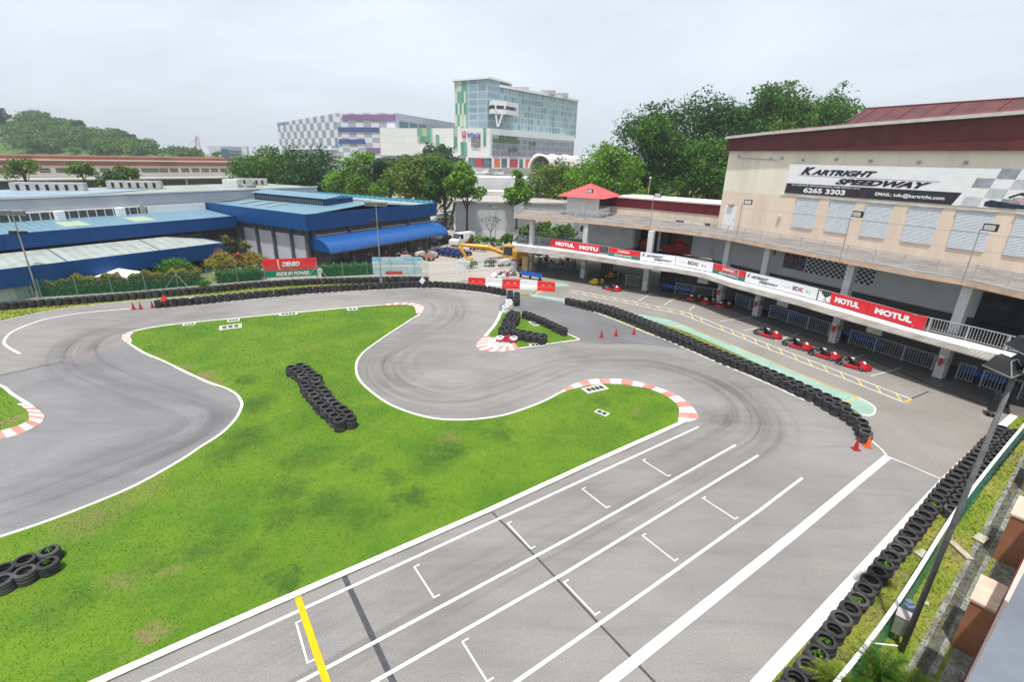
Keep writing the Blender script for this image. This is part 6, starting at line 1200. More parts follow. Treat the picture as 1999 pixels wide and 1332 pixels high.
m = MB(); ub(m, -20, .6, zr_, zq-.15, M_bk); m.build('lower_roof', db); m = MB(); ub(m, -20, 0, zq+.15, zt_, M_bk, 0, (B2-A2).length-5); m.build('upper_roof', db); m = MB(); ub(m, -20, .7, zq-.14, zq+.14, M_cream, 0, (B2-A2).length-1); m.build('gutter', db)
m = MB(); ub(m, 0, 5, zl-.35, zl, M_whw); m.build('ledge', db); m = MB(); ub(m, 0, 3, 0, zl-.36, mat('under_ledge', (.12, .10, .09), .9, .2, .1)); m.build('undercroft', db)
railing([A2+n*4.8, B2+n*4.8], zl, 1.0, 'ledge_railing', db, sp=1.4, post=5, r=.03, rt_=.05)
for px in [3, 28, 88, 120, 150, 178, 205, 228, 245, 262, 285, 302, 320, 340, 362, 382, 401, 419, 437, 456, 474]:
    s, z = on(A2[:], u, px, 334); m = MB(); ub(m, .0, .12, zl+1.1, zl+2.0, M_glz, s-.9, s+.9); f = m.build('window', db)
    m = MB(); ub(m, .12, .16, zl+1.5, zl+1.56, M_whitep, s-.9, s+.9); m.build('window_frame', f)
for s in range(10, int((B2-A2).length), 9):
    m = MB(); ub(m, 4.3, 4.6, 0, zl-.36, M_slab, s, s+.4); m.build('pillar', db)
# ================================================================== DISTANT MALL AND TOWER
def corner(x, y, Y): return DY(x, y, Y)
M_chk1 = None
def gridmat(name, cols, u, sx, sz, seed=0, z0=0, border=None, bw=.12, rough=.5, thr=None):
    """panel facade: cells of sx by sz metres, each taking one of cols"""
    m = bpy.data.materials.new(name); m.use_nodes = True; n = m.node_tree; b_ = n.nodes['Principled BSDF']; b_.inputs['Roughness'].default_value = rough; l = n.links.new
    g = n.nodes.new('ShaderNodeNewGeometry'); d = node(n, 'ShaderNodeVectorMath', operation='DOT_PRODUCT'); d.inputs[1].default_value = (u[0]/sx, u[1]/sx, 0); l(g.outputs['Position'], d.inputs[0])
    z = node(n, 'ShaderNodeSeparateXYZ'); l(g.outputs['Position'], z.inputs[0]); zz = node(n, 'ShaderNodeMath', operation='MULTIPLY_ADD', i1=1/sz, i2=-z0/sz); l(z.outputs[2], zz.inputs[0])
    fx = node(n, 'ShaderNodeMath', operation='FLOOR'); l(d.outputs['Value'], fx.inputs[0]); fz = node(n, 'ShaderNodeMath', operation='FLOOR'); l(zz.outputs[0], fz.inputs[0])
    c = node(n, 'ShaderNodeCombineXYZ'); l(fx.outputs[0], c.inputs[0]); l(fz.outputs[0], c.inputs[1]); c.inputs[2].default_value = seed
    if thr == 'check':
        a = node(n, 'ShaderNodeMath', operation='ADD'); l(fx.outputs[0], a.inputs[0]); l(fz.outputs[0], a.inputs[1]); p = node(n, 'ShaderNodeMath', operation='PINGPONG', i1=1.0); l(a.outputs[0], p.inputs[0]); fac = p.outputs[0]
        x = node(n, 'ShaderNodeMix', data_type='RGBA', i6=(*cols[0], 1), i7=(*cols[1], 1)); l(fac, x.inputs[0]); out = x.outputs[2]
        if len(cols) > 2:
            w = node(n, 'ShaderNodeTexWhiteNoise'); w.noise_dimensions = '3D'; l(c.outputs[0], w.inputs['Vector']); gt = node(n, 'ShaderNodeMath', operation='GREATER_THAN', i1=.93); l(w.outputs[0], gt.inputs[0]); x2 = node(n, 'ShaderNodeMix', data_type='RGBA', i7=(*cols[2], 1)); l(gt.outputs[0], x2.inputs[0]); l(out, x2.inputs[6]); out = x2.outputs[2]
    else:
        w = node(n, 'ShaderNodeTexWhiteNoise'); w.noise_dimensions = '3D'; l(c.outputs[0], w.inputs['Vector'])
        r = n.nodes.new('ShaderNodeValToRGB'); r.color_ramp.interpolation = 'CONSTANT'; el = r.color_ramp.elements; el[0].color = (*cols[0], 1); el[1].position = 1/len(cols); el[1].color = (*cols[1], 1)
        for i in range(2, len(cols)): e_ = el.new(i/len(cols)); e_.color = (*cols[i], 1)
        l(w.outputs[0], r.inputs[0]); out = r.outputs[0]
    if border:
        fs = []
        for src, w_ in ((d.outputs['Value'], bw/sx), (zz.outputs[0], bw/sz)):
            f = node(n, 'ShaderNodeMath', operation='FRACT'); l(src, f.inputs[0]); lt = node(n, 'ShaderNodeMath', operation='LESS_THAN', i1=w_); l(f.outputs[0], lt.inputs[0]); fs.append(lt.outputs[0])
        mxx = node(n, 'ShaderNodeMath', operation='MAXIMUM'); l(fs[0], mxx.inputs[0]); l(fs[1], mxx.inputs[1]); x3 = node(n, 'ShaderNodeMix', data_type='RGBA', i7=(*border, 1)); l(mxx.outputs[0], x3.inputs[0]); l(out, x3.inputs[6]); out = x3.outputs[2]
    l(out, b_.inputs['Base Color']); return m
mall = empty('mall', (0, 320, 0), 'distant mall podium in white panels with green strips and a glazed car park', 'building')
tower = empty('glass_tower', (20, 330, 0), 'glass office tower with green patterned end wall above the white podium', 'building')
def face(p, q, z0, z1p, m_, name, par, z1q=None, out_=None, th=.6):
    b_ = MB(); b_.wall(p, q, z0, z1p, th, m_, z1q); return b_.build(name, par)
YL, YC, YR = 318, 290, 360    # depths: left end, front corner, right end of podium
cL, cC, cR = DY(741, 253, YL), DY(957, 250, YC), DY(1122, 262, YR)
uL = (cC.xy-cL.xy).normalized(); uR = (cR.xy-cC.xy).normalized()
zpod = cC.z+.0; zb1 = DY(957, 308, YC).z; zb2 = DY(957, 327, YC).z
M_pod = gridmat('podium_panels', [(.72, .70, .71), (.69, .67, .68)], uL, 9, 4, border=(.62, .61, .62), bw=.3)
M_green = gridmat('green_strips', [(.05, .22, .14), (.14, .34, .22), (.36, .44, .28), (.12, .30, .25), (.46, .52, .40), (.07, .25, .18)], uL, 1.5, 6, 3)
M_glf = gridmat('tower_glazing', [(.16, .27, .30), (.20, .31, .34), (.24, .36, .38), (.13, .23, .27), (.28, .40, .42)], uR, 3.2, 3.6, 5, border=(.36, .44, .47), bw=.7, rough=.25)
M_glf2 = gridmat('tower_glazing_end', [(.15, .24, .30), (.19, .28, .35), (.22, .33, .38)], uL, 6, 3.6, 6, border=(.34, .41, .47), bw=.9, rough=.25)
M_park = gridmat('car_park_glazing', [(.15, .16, .21), (.18, .19, .23), (.22, .22, .27), (.17, .18, .22)], uR, 5, 3.4, 2, border=(.30, .30, .35), bw=.9, rough=.4)
P0 = lambda x, y, Y: DY(x, y, Y).xy
back_ = Vector((uL.y*-1, uL.x))*60 if False else Vector((-uL.y, uL.x))*60
m = MB(); m.prism([cL.xy[:], cC.xy[:], cR.xy[:], (cR.xy+Vector((-30, 60)))[:], (cL.xy+Vector((10, 70)))[:]], -1, zb2+.5, M_whw); m.build('base', mall)
m = MB(); m.wall(cL.xy, cC.xy, zb1, zpod, 40, M_pod); m.build('podium_wall', mall)
m = MB(); m.prism([cC.xy[:], cR.xy[:], (cR.xy+Vector((-30, 40)))[:], (cC.xy+Vector((-30, 40)))[:]], zb1, zpod, M_whitep); m.build('podium_side', mall)
nR = Vector((uR.y, -uR.x)); LR = (cR.xy-cC.xy).length
def onR(x, y): return on(cC.xy[:], uR, x, y)
def onL(x, y): return on(cL.xy[:], uL, x, y)
nL = Vector((uL.y, -uL.x))
def rq(mb, s0, s1, z0, z1, m_, o0=0, o1=.5): a, c = cC.xy+uR*s0, cC.xy+uR*s1; mb.prism([(a+nR*o1)[:], (c+nR*o1)[:], (c+nR*o0)[:], (a+nR*o0)[:]], z0, z1, m_); return mb
def lq(mb, s0, s1, z0, z1, m_, o0=0, o1=.5): a, c = cL.xy+uL*s0, cL.xy+uL*s1; mb.prism([(a+nL*o1)[:], (c+nL*o1)[:], (c+nL*o0)[:], (a+nL*o0)[:]], z0, z1, m_); return mb
s0, za = onR(961, 258); s1, zb_ = onR(1120, 270)
m = MB(); rq(m, s0, s1, zb1+1.2, zpod-3.2, M_park); m.build('car_park_glazing', mall)
M_plant = mat('planter_green', (.10, .20, .04), .8, .5, .5); M_redp = mat('panel_red', (.45, .02, .05), .5); M_orp = mat('panel_orange', (.75, .15, .03), .5)
for (x0, x1, y) in [(973, 1008, 267), (961, 1012, 274), (992, 1008, 292), (1032, 1043, 280)]:
    a, z_ = onR(x0, y); c, _ = onR(x1, y); m = MB(); rq(m, a, c, z_-.8, z_+.8, M_plant, .5, 1.2); m.build('balcony_planting', mall)
for (x0, x1, y0, y1) in [(886, 893, 247, 293), (944, 949, 247, 284), (900, 912, 277, 305), (815, 845, 250, 277), (851, 858, 263, 288)]:
    a, z1_ = onL(x0, y0); c, z0_ = onL(x1, y1); m = MB(); lq(m, a, c, z0_, min(z1_, zpod-.02), M_green, .0, .4); m.build('green_strip', mall)
for (x0, x1, mt) in [(930, 943, M_redp)]:
    a, _ = onL(x0, 315); c, _ = onL(x1, 315); m = MB(); lq(m, a, c, zb2, zb1-.3, mt, 0, 1.2); m.build('shopfront_panel', mall)
for (x0, x1, mt) in [(961, 973, M_orp), (991, 1008, M_redp), (1022, 1033, M_orp)]:
    a, _ = onR(x0, 315); c, _ = onR(x1, 315); m = MB(); rq(m, a, c, zb2, zb1-.3, mt, 0, 1.2); m.build('shopfront_panel', mall); m = MB(); rq(m, a-1, c+1, zb2-.5, zb2, M_whitep, 0, 1.4); rq(m, a-1, a, zb2, zb1, M_whitep, 0, 1.4); rq(m, c, c+1, zb2, zb1, M_whitep, 0, 1.4); m.build('panel_frame', mall)
m = MB(); rq(m, 0, LR, zb2, zb1-.2, mat('shop_glass', (.12, .20, .22), .3, .4, .3), 0, .4); lq(m, onL(915, 315)[0], (cC.xy-cL.xy).length, zb2, zb1-.2, mat('shop_glass', (.12, .2, .22)), 0, .4); m.build('shop_glazing', mall)
m = MB(); rq(m, -2, LR, zb2-3.5, zb2-2.5, M_whw, 0, 12); rq(m, -2, LR, zb2-2.5, zb2, M_slab, 0, 1); lq(m, 40, (cC.xy-cL.xy).length+3, zb2-3.5, zb2-2.5, M_whw, 0, 12); m.build('road_deck', mall)
# logos on the podium
a, z_ = onL(903, 263); c, _ = onL(939, 263); letters('FairPrice Hub', mall, 'lettering', (*(cL.xy+uL*(a+3.2)+nL*.6), z_-1.3), (*uL, 0), (0, 0, 1), (c-a)-3.2, 2.6, mat('logo_blue', (.01, .05, .35), .5), bold=.04, shear=.2)
m = MB(); 
for x_, w_, z0_, h_ in ((0, .7, .8, 2.6), (1.5, .7, .0, 3.6), (0, 2.2, 0, .8)): lq(m, a+x_, a+x_+w_, z_-1.6+z0_, z_-1.6+z0_+h_, mat('logo_red', (.6, .02, .02), .5), .4, .6)
m.build('letter_emblem', mall)
a, z1_ = onL(921, 268); c, z0_ = onL(938, 287); w_ = c-a; h_ = z1_-z0_; M_lg = mat('logo_brown', (.07, .05, .05), .6); m = MB()
for f0, f1, g0, g1 in [(0, 1, 0, .09), (0, 1, .91, 1), (0, .09, .09, .91), (.91, 1, .09, .91), (.2, .8, .74, .82), (.2, .8, .48, .56), (.2, .8, .2, .28), (.2, .28, .56, .74), (.72, .8, .28, .48), (.2, .26, .2, .4)]: lq(m, a+w_*f0, a+w_*f1, z0_+h_*g0, z0_+h_*g1, M_lg, .4, .6)
m.build('square_emblem', mall)
# tower
tL, tC, tR = DY(887, 160, 312), DY(952, 154, 300), DY(1128, 199, 372); zT = tC.z; tM = DY(912, 160, 307)
ut = (tC.xy-tL.xy).normalized(); zsh = DY(998, 171, 318).z
m = MB(); m.prism([tM.xy[:], tC.xy[:], DY(976, 180, 309).xy[:], (DY(976, 180, 309).xy+Vector((-12, 22)))[:], (tM.xy+Vector((2, 20)))[:]], zpod-1, zT, M_glf2); m.build('front_block', tower)
m = MB(); m.prism([tL.xy[:], tM.xy[:], (tM.xy+Vector((2, 18)))[:], (tL.xy+Vector((2, 18)))[:]], zb1, zT-.0, M_green); m.build('patterned_end', tower)
q0, q1 = DY(974, 180, 309).xy, tR.xy; ur = (q1-q0).normalized(); nr_ = Vector((ur.y, -ur.x)); zA = DY(974, 170, 309).z; zB = DY(1128, 199, 372).z; zE = (zA+zB)/2
m = MB(); m.prism([q0[:], q1[:], (q1+Vector((-16, 16)))[:], (q0+Vector((-16, 16)))[:]], zpod-1, zE, M_glf); m.build('glass_block', tower)
m = MB(); m.prism([(q0+nr_*1.2-ur*1)[:], (q1+nr_*1.2)[:], (q1+Vector((-16, 16)))[:], (q0+Vector((-16, 16)))[:]], zE+.01, zE+1.4, M_whitep); m.build('roof_edge', tower)
m = MB(); m.prism([(tL.xy-ut*1+nL*1)[:], (tC.xy+nL*1+ut*1)[:], (DY(998, 171, 318).xy)[:], (DY(998, 171, 318).xy+Vector((-12, 22)))[:], (tL.xy+Vector((2, 20)))[:]], zT+.01, zT+1.0, M_whitep); m.build('roof_edge', tower)
# hanging sky terrace frame
f0, f1, f2 = DY(960, 200, 296).xy, DY(988, 200, 299).xy, DY(1012, 200, 311).xy; zt1, zt0 = DY(988, 197, 299).z, DY(988, 223, 299).z
m = MB(); 
for (za_, zb__) in ((zt1-2.4, zt1), (zt0, zt0+2.4)): m.prism([f0[:], f1[:], f2[:], (f2+Vector((-8, 10)))[:], (f0+Vector((-4, 12)))[:]], za_, zb__, M_whitep)
m.wall(f2-(f2-f1).normalized()*1.8, f2, zt0+2.41, zt1-2.41, 2, M_whitep); m.build('sky_terrace', tower)
m = MB(); ff = [(f0+Vector((1, 3)))[:], (f1+Vector((0, 2)))[:], (f2+Vector((-2, 1)))[:], (f2+Vector((-8, 8)))[:], (f0+Vector((-2, 10)))[:]]; m.prism(ff, zt0+2.42, zt1-2.42, mat('terrace_glass', (.07, .10, .10), .3, .3, .3)); m.build('terrace_glazing', tower)
for a, b2 in [((968, 224), (971, 247)), ((981, 222), (973, 247)), ((967, 201), (968, 214)), ((988, 201), (985, 212))]: m = MB(); m.tube(DY(*a, 296), DY(*b2, 296), .45, M_whitep, n=6); m.build('strut', tower)
for i, (x, y) in enumerate([(985, 166), (1018, 172), (1070, 182), (1095, 189)]): m = MB(); q = DY(x, y, 322+i*12); m.box((q.x, q.y, zE+2.2), (9, 5, 2.4), mat('roof_plant_grey', (.4, .38, .38), .7)); m.build('roof_plant', tower)
# chequered block left
kb = empty('chequered_block', (-100, 330, 0), 'long white and grey chequer-panelled mall wing with purple and blue stripes', 'building')
k0, k1, k2, k3 = DY(541, 243, 400), DY(655, 224, 335), DY(773, 217, 322), DY(888, 228, 400)
u1 = (k1.xy-k0.xy).normalized(); u2 = (k2.xy-k1.xy).normalized(); u3 = (k3.xy-k2.xy).normalized(); zk = (DY(773, 217, 322).z+DY(655, 224, 335).z)/2
zkb = DY(655, 287, 335).z; zk0 = DY(541, 243, 400).z
M_ck = gridmat('chequer_panels', [(.66, .66, .72), (.26, .27, .34), (.10, .22, .34)], u1, 5.6, 4.6, 9, thr='check', rough=.6); M_ck2 = gridmat('stripe_panels', [(.62, .62, .69), (.33, .33, .41), (.33, .33, .41)], u2, 5.6*.97, 2.9, 4, thr='check', rough=.6)
m = MB(); m.wall(k0.xy, k1.xy, zkb-1, zk0+1, 20, M_ck, zk); m.build('chequer_wall', kb); m = MB(); m.wall(k1.xy, k2.xy, 0, zk, 20, M_ck2, zk); m.build('striped_wall', kb)
m = MB(); m.wall(k0.xy+u1*3, k1.xy, 0, zkb-1.6, 18, gridmat('lower_panels', [(.5, .5, .56), (.3, .32, .38), (.4, .42, .48)], u1, 3, 3, 2)); m.build('lower_wall', kb)
m = MB(); n1 = Vector((u1.y, -u1.x)); m.wall(k0.xy+n1*.6, k1.xy+n1*.6, zkb-1.6, zkb-.9, 20, M_whitep); m.build('ledge', kb)
m = MB(); m.prism([k2.xy[:], k3.xy[:], (k3.xy+Vector((-20, 20)))[:], (k2.xy+Vector((-30, 30)))[:]], 0, zk, M_gw); m.build('side_wall', kb)
n3_ = Vector((u3.y, -u3.x)); m = MB(); L3 = (k3.xy-k2.xy).length; zz0 = DY(773, 255, 322).z; zz1 = DY(773, 236, 322).z
for f0, f1 in [(.04, .16), (.19, .30), (.33, .44)]: m.wall(k2.xy+u3*L3*f0+n3_*.5, k2.xy+u3*L3*f1+n3_*.5, zz0, zz1, .4, mat('side_glass', (.05, .14, .17), .3))
m.build('side_glazing', kb)
m = MB(); m.wall(k2.xy+u3*L3*.46+n3_*3, k2.xy+u3*L3*1.0+n3_*3, zz0-1, zz0+3.2, 2, M_plant); m.build('roof_hedge', kb)
n2 = Vector((u2.y, -u2.x)); M_pur = mat('panel_purple', (.24, .11, .28), .5, .1, .1); M_nvy = mat('panel_navy', (.05, .07, .24), .5, .1, .1)
for (x0, x1, y, h_, mt) in [(669, 772, 229, 1.6, M_pur), (660, 742, 252.5, 1.3, M_nvy), (662, 713, 275.5, 1.3, M_nvy), (715, 742, 293, 1.4, M_pur)]:
    a, z_ = on(k1.xy[:], u2, x0, y); c, _ = on(k1.xy[:], u2, x1, y); m = MB(); m.wall(k1.xy+u2*a+n2*.5, k1.xy+u2*c+n2*.5, z_-h_, z_+h_, .4, mt); m.build('colour_stripe', kb)
# MRT-like station vaults
sv = empty('station', (60, 270, 0), 'white ribbed vaulted station roofs right of the mall', 'building'); M_vault = ribbed('vault_sheet', (.60, .58, .58), (.52, .50, .50), (1, .2), 3)
def vault(xc, yb, w, Yd, dep, h):
    c = DY(xc, yb, Yd); r_w = w/FP*Yd/2; m = MB(); k = 13; a_ = [(math.cos(math.pi*i/(k-1)), math.sin(math.pi*i/(k-1))) for i in range(k)]; d = Vector((.75, .66, 0)); uu = Vector((.93, .12, 0))
    vs = [c+uu*(-p)*r_w+Vector((0, 0, q*h)) for p, q in a_]+[c+uu*(-p)*r_w+Vector((0, 0, q*h))+d*dep for p, q in a_]
    m.add(vs, [(i, i+1, i+1+k, i+k) for i in range(k-1)], M_vault); m.build('vault_roof', sv, True)
    m = MB(); m.poly3([tuple(c+uu*(-p)*(r_w*.86)+Vector((0, -.0, q*h*.86))+d*1.2) for p, q in a_], M_dk); m.build('vault_glazing', sv); m = MB(); m.path([c+uu*(-p)*r_w*.96+Vector((0, 0, q*h*.97)) for p, q in a_], .5, M_whitep, 5); m.build('arch_rim', sv)
vault(1054, 329, 46, 250, 60, 6.2); 
m = MB(); c0, c1 = DY(1078, 322, 262), DY(1145, 326, 275); u_ = (c1.xy-c0.xy).normalized(); L_ = (c1.xy-c0.xy).length; pts_ = []
for i in range(25): f = i/24; pts_.append((c0.xy+u_*L_*f, c0.z+1.6+1.4*abs(math.sin(f*math.pi*2.5))))
nn_ = Vector((-u_.y, u_.x)); k = 25; m.add([(*p, z) for p, z in pts_]+[(*(p+nn_*28+u_*8), z+2.6) for p, z in pts_], [(i, i+1, i+1+k, i+k) for i in range(k-1)], M_vault); m.build('wave_roof', sv)
m = MB(); m.wall(c0.xy, c1.xy, 0, c0.z+1.4, 20, M_dk); m.build('platform_wall', sv); m = MB(); c2 = DY(1012, 331, 255); m.wall(c2.xy-u_*8, c1.xy+u_*10-nn_*3, -1, DY(1080, 329, 262).z, 1, M_slab); m.build('viaduct', sv)
for x in (1085, 1110, 1135): q = DY(x, 325, 262); m = MB(); m.box((q.x, q.y-1.5, (c0.z+1)/2), (1.2, 1.2, c0.z+2), M_whitep); m.build('pier', sv)
# white shops block behind the grey shed
wb_ = empty('white_block', (0, 130, 0), 'plain white stepped building behind the grey shed', 'building')
a, c = DY(886, 345, 128), DY(1065, 350, 132); m = MB(); m.wall(a.xy, c.xy, -1, a.z, 15, M_whw); m.build('wall', wb_)
m = MB(); a1, c1_ = DY(886, 372, 120), DY(1060, 380, 122); m.wall(a1.xy, c1_.xy, -1, a1.z, 6, mat('offwhite_wall', (.70, .69, .68), .8, .1, .2)); m.build('lower_block', wb_); letters('LASER', wb_, 'lettering', DY(1046, 346, 127.5), (1, .03, 0), (0, 0, 1), 1.6, .5, M_inkb, bold=.03)
# grey shed
gs = empty('grey_shed', (*DY(950, 460, 86).xy, 0), 'large plain grey metal shed behind the yard', 'building')
a, c = DY(889, 395, 85).xy, DY(1010, 402, 86.5).xy; u = (c-a).normalized(); c = a+u*34; M_shed = ribbed('shed_sheet', (.47, .48, .50), (.44, .45, .47), (u.x, u.y), 5)
m = MB(); n = Vector((-u.y, u.x)); m.prism([a[:], c[:], (c+n*14)[:], (a+n*14)[:]], 1.3, 5.9, M_shed); m.build('wall', gs); m = MB(); m.prism([(a-u*.1-n*.1)[:], (c-n*.1)[:], (c+n*14)[:], (a-u*.1+n*14)[:]], -.02, 1.28, M_whw); m.build('plinth', gs); m = MB(); m.prism([(a-u*.3-n*.3)[:], (c-n*.3)[:], (c+n*14)[:], (a-u*.3+n*14)[:]], 5.91, 6.15, M_slab); m.build('roof', gs)
# small far office + mast
fo = empty('office_block', (*DY(455, 300, 430).xy, 0), 'small far office block with blue glass left wall on the horizon', 'building'); a, c = DY(430, 285, 430), DY(474, 287, 450); m = MB(); m.wall(a.xy, c.xy, 0, a.z, 14, mat('far_white', (.6, .62, .66), .7)); m.build('wall', fo)
m = MB(); p_, q_ = DY(431, 291, 429.2), DY(446, 307, 436); m.wall(DY(431, 290, 429).xy, DY(446, 290, 435.2).xy, 8, DY(431, 291, 429).z, .5, mat('far_blue_glass', (.06, .13, .25), .3)); m.build('glazing', fo); m = MB()
for y in (294, 300): a2, c2 = DY(448, y, 435.4), DY(470, y, 444.5); m.wall(a2.xy, c2.xy, a2.z-1.2, a2.z+.0, .4, mat('far_blue_glass', (.06, .13, .25)))
m.build('window_band', fo); m = MB(); a2 = DY(478, 285, 446); m.box((a2.x, a2.y, a2.z/2), (4, 4, a2.z), M_whw); m.build('stair_tower', fo)
m = MB(); p_ = DY(387, 302, 440); tpx = DY(390, 266, 440).z
for dx in (-3.5, 3.5): m.tube((p_.x+dx, p_.y, 5), (p_.x+2+dx*.1, p_.y, tpx), .35, mat('mast_pink', (.6, .35, .33), .6), n=4)
for i in range(9): z_ = 8+(tpx-10)*i/9; w_ = 3.5*(1-i/9.5); m.tube((p_.x-w_, p_.y, z_), (p_.x+w_, p_.y, z_+4), .2, mat('mast_pink', (.6, .35, .33)), n=4)
m.tube((p_.x+2, p_.y, tpx), (p_.x+14, p_.y, 10), .15, mat('mast_grey', (.5, .52, .56)), n=4); m.tube((p_.x+2, p_.y, tpx), (p_.x-13, p_.y, 12), .15, mat('mast_grey', (.5, .52, .56)), n=4); top(m, 'mast', 'far pink and white lattice mast on the horizon', 'mast')
# ================================================================== TREES
nt_ = np.random.default_rng(3)
LM = [leafmat('leaf_bright', (.065, .17, .012), (.19, .36, .025)), leafmat('leaf_mid', (.028, .09, .008), (.095, .215, .016)), leafmat('leaf_dark', (.014, .055, .012), (.05, .135, .016)), leafmat('leaf_olive', (.06, .115, .014), (.18, .27, .03))]
LMH = leafmat('leaf_hill', (.05, .125, .025), (.12, .22, .035), .12)
M_bark = mat('bark', (.09, .075, .06), .95, .3, 4)
def crown_pts(blobs, n, size, rg, up_=.35):
    vol = np.array([b[3]**2 for b in blobs]); pick = rg.choice(len(blobs), n, p=vol/vol.sum()); B = np.array(blobs)[pick]
    d = rg.normal(size=(n, 3)); d /= np.linalg.norm(d, axis=1)[:, None]; d[:, 2] = np.where(rg.random(n) < up_, np.abs(d[:, 2]), d[:, 2])
    # clustered leaf clumps : snap direction to a few bumps per blob
    K = 16; nb_ = len(blobs); cd_ = rg.normal(size=(nb_, K, 3)); cd_ /= np.linalg.norm(cd_, axis=2)[:, :, None]; fl = rg.random((nb_, K)) < up_; cd_[:, :, 2] = np.where(fl, np.abs(cd_[:, :, 2]), cd_[:, :, 2])
    dd = cd_[pick, rg.integers(0, K, n)]; g_ = rg.normal(size=(n, 3))*np.array([.20, .20, .13]); r = B[:, 3]; far_ = rg.random(n) < .22
    rel = np.where(far_[:, None], d*(1-.5*rg.random(n)**1.4)[:, None], dd*(.62+.38*(pick % 3 > 0))[:, None]+g_)
    c = B[:, :3]+rel*r[:, None]*np.array([1, 1, .82]); d = np.where(far_[:, None], d, (dd+g_*2.2)); d /= np.linalg.norm(d, axis=1)[:, None]
    nrm = d*.6+rg.normal(size=(n, 3))*.6; nrm[:, 2] += .35; nrm /= np.linalg.norm(nrm, axis=1)[:, None]
    t = np.cross(nrm, rg.normal(size=(n, 3))); t /= np.linalg.norm(t, axis=1)[:, None]; b2 = np.cross(nrm, t); s = size*rg.uniform(.55, 1.3, n)[:, None]
    V = np.stack([c-t*s, c+b2*s*.6, c+t*s, c-b2*s*.6], 1); return V.reshape(-1, 3)
def blobset(rg, w, h, z0, n=14, flat=False, rad=.33):
    out = []
    for i in range(n):
        a = rg.uniform(0, 6.28); f = rg.uniform(0, 1)**.6; zf = rg.uniform(0, 1); prof = math.sin(math.pi*(.18+.72*zf)) if not flat else (1-.5*zf)
        out.append([math.cos(a)*f*w*.5*prof*.72, math.sin(a)*f*w*.5*prof*.72, z0+h*(.16+.68*zf), w*rad*rg.uniform(.55, .95)*(.9 if not flat else .6)])
    sub = []
    for b in out:  # smaller lumps round each blob, giving an uneven outline
        sub.append(b)
        for _ in range(5):
            d = rg.normal(size=3); d /= np.linalg.norm(d); d[2] = abs(d[2])*.8 if rg.random() < .7 else d[2]; sub.append([b[0]+d[0]*b[3]*.85, b[1]+d[1]*b[3]*.85, b[2]+d[2]*b[3]*.8, b[3]*rg.uniform(.28, .45)])
    return out, sub
def tree_geo(seed, w, h, z0, m_, nleaf, size, flat=False, trunk=.3, nb=14, rad=.33, name='tree'):
    rg = np.random.default_rng(seed); big, sub = blobset(rg, w, h, z0, nb, flat, rad)
    V = crown_pts(sub, nleaf, size, rg); m = MB(); f = Vector((0, 0, z0+h*.25)); pts = [Vector((0, 0, -.3)), Vector((rg.uniform(-.2, .2), rg.uniform(-.2, .2), z0*.5)), f]
    m.path(pts, trunk, M_bark, 7, [trunk*1.2, trunk*.85, trunk*.6])
    for b in big[:9]:
        st_ = pts[1].lerp(f, rg.uniform(.3, 1)); mid = st_.lerp(Vector(b[:3]), .5)+Vector((0, 0, .3)); m.path([st_, mid, Vector(b[:3])], .1, M_bark, 5, [trunk*.42, trunk*.25, trunk*.08])
    return V, m
def tree(px, Y, w, ytop, ybot, label, kind=1, seed=0, nleaf=5200, size=.30, flat=False, trunk=None, nb=14, cat='tree', group='trees behind the factory', xy=None, rad=.33, name='tree', zg=0):
    p = xy or DY(px, 400, Y).xy; zt_ = DY(px, ytop, Y).z; zb_ = max(zg+.3, DY(px, ybot, Y).z); wm = w/FP*math.hypot(p[0], p[1])*.94
    e = empty(name, (p[0], p[1], zg), label, cat, group); h = zt_-zb_
    V, m = tree_geo(seed+100, wm, h*1.05, zb_-zg, LM[kind], nleaf, size, flat, trunk or max(.12, wm*.028), nb, rad)
    fastmesh('crown', V, 4, [LM[kind]], None, e); t_ = m.build('trunk', e, world=False); return e
TL = [(533, 112, 102, 289, 362, 'dark green rounded tree, leftmost in the row behind the blue hall', 1, 6500), (622, 112, 118, 290, 402, 'dark dull green tree second in the row behind the blue hall', 2, 7000), (706, 104, 92, 297, 392, 'bright green tree in the middle of the row behind the blue hall', 0, 6500), (762, 110, 80, 303, 388, 'dark narrow tree right of the bright middle tree', 2, 4500),
      (822, 100, 112, 303, 400, 'yellow-green broad tree directly behind the roof lattice', 3, 6500), (868, 96, 80, 315, 400, 'green tree overlapping the yellow-green broad tree on its right', 1, 4500), (1087, 100, 116, 326, 402, 'dull olive rounded tree left of the watch house', 3, 5500),
      (1190, 88, 124, 276, 400, 'light green tree just right of the watch house', 0, 8500), (1262, 92, 130, 238, 400, 'mid green tree rising behind the watch house roof', 1, 7500), (1330, 98, 180, 205, 375, 'large dark tree left of the hall', 2, 10000), (1385, 84, 130, 288, 398, 'lower mid green tree against the left edge of the hall', 1, 7500),
      (1462, 96, 168, 166, 330, 'tallest dark tree whose top shows above the hall eave', 1, 9500), (1560, 104, 170, 188, 300, 'broad tree showing above the hall eave on the right', 1, 8500)]
for i, (x, Y, w, y0, y1, lb_, kd, nl) in enumerate(TL): tree(x, Y, w*(1.6 if i < 11 else 1.22), y0+(15 if i < 2 else 4 if i < 6 else -3)+(i >= 11)*7, y1+6, lb_, kd, i*7, int(nl*2.1), .25 if Y > 90 else .23, nb=20, rad=.25)
tree(850, 190, 125, 286, 330, 'flat-topped dark umbrella tree behind the row, under the mall', 2, 55, 6000, .5, True)
tree(913, 83, 96, 318, 408, 'open-crowned tree with a bare trunk in front of the grey shed', 0, 61, 5200, .27, nb=11, rad=.27)
tree(1008, 85, 78, 330, 412, 'small sparse tree right of the open-crowned tree', 0, 62, 2600, .27, nb=9, rad=.25)
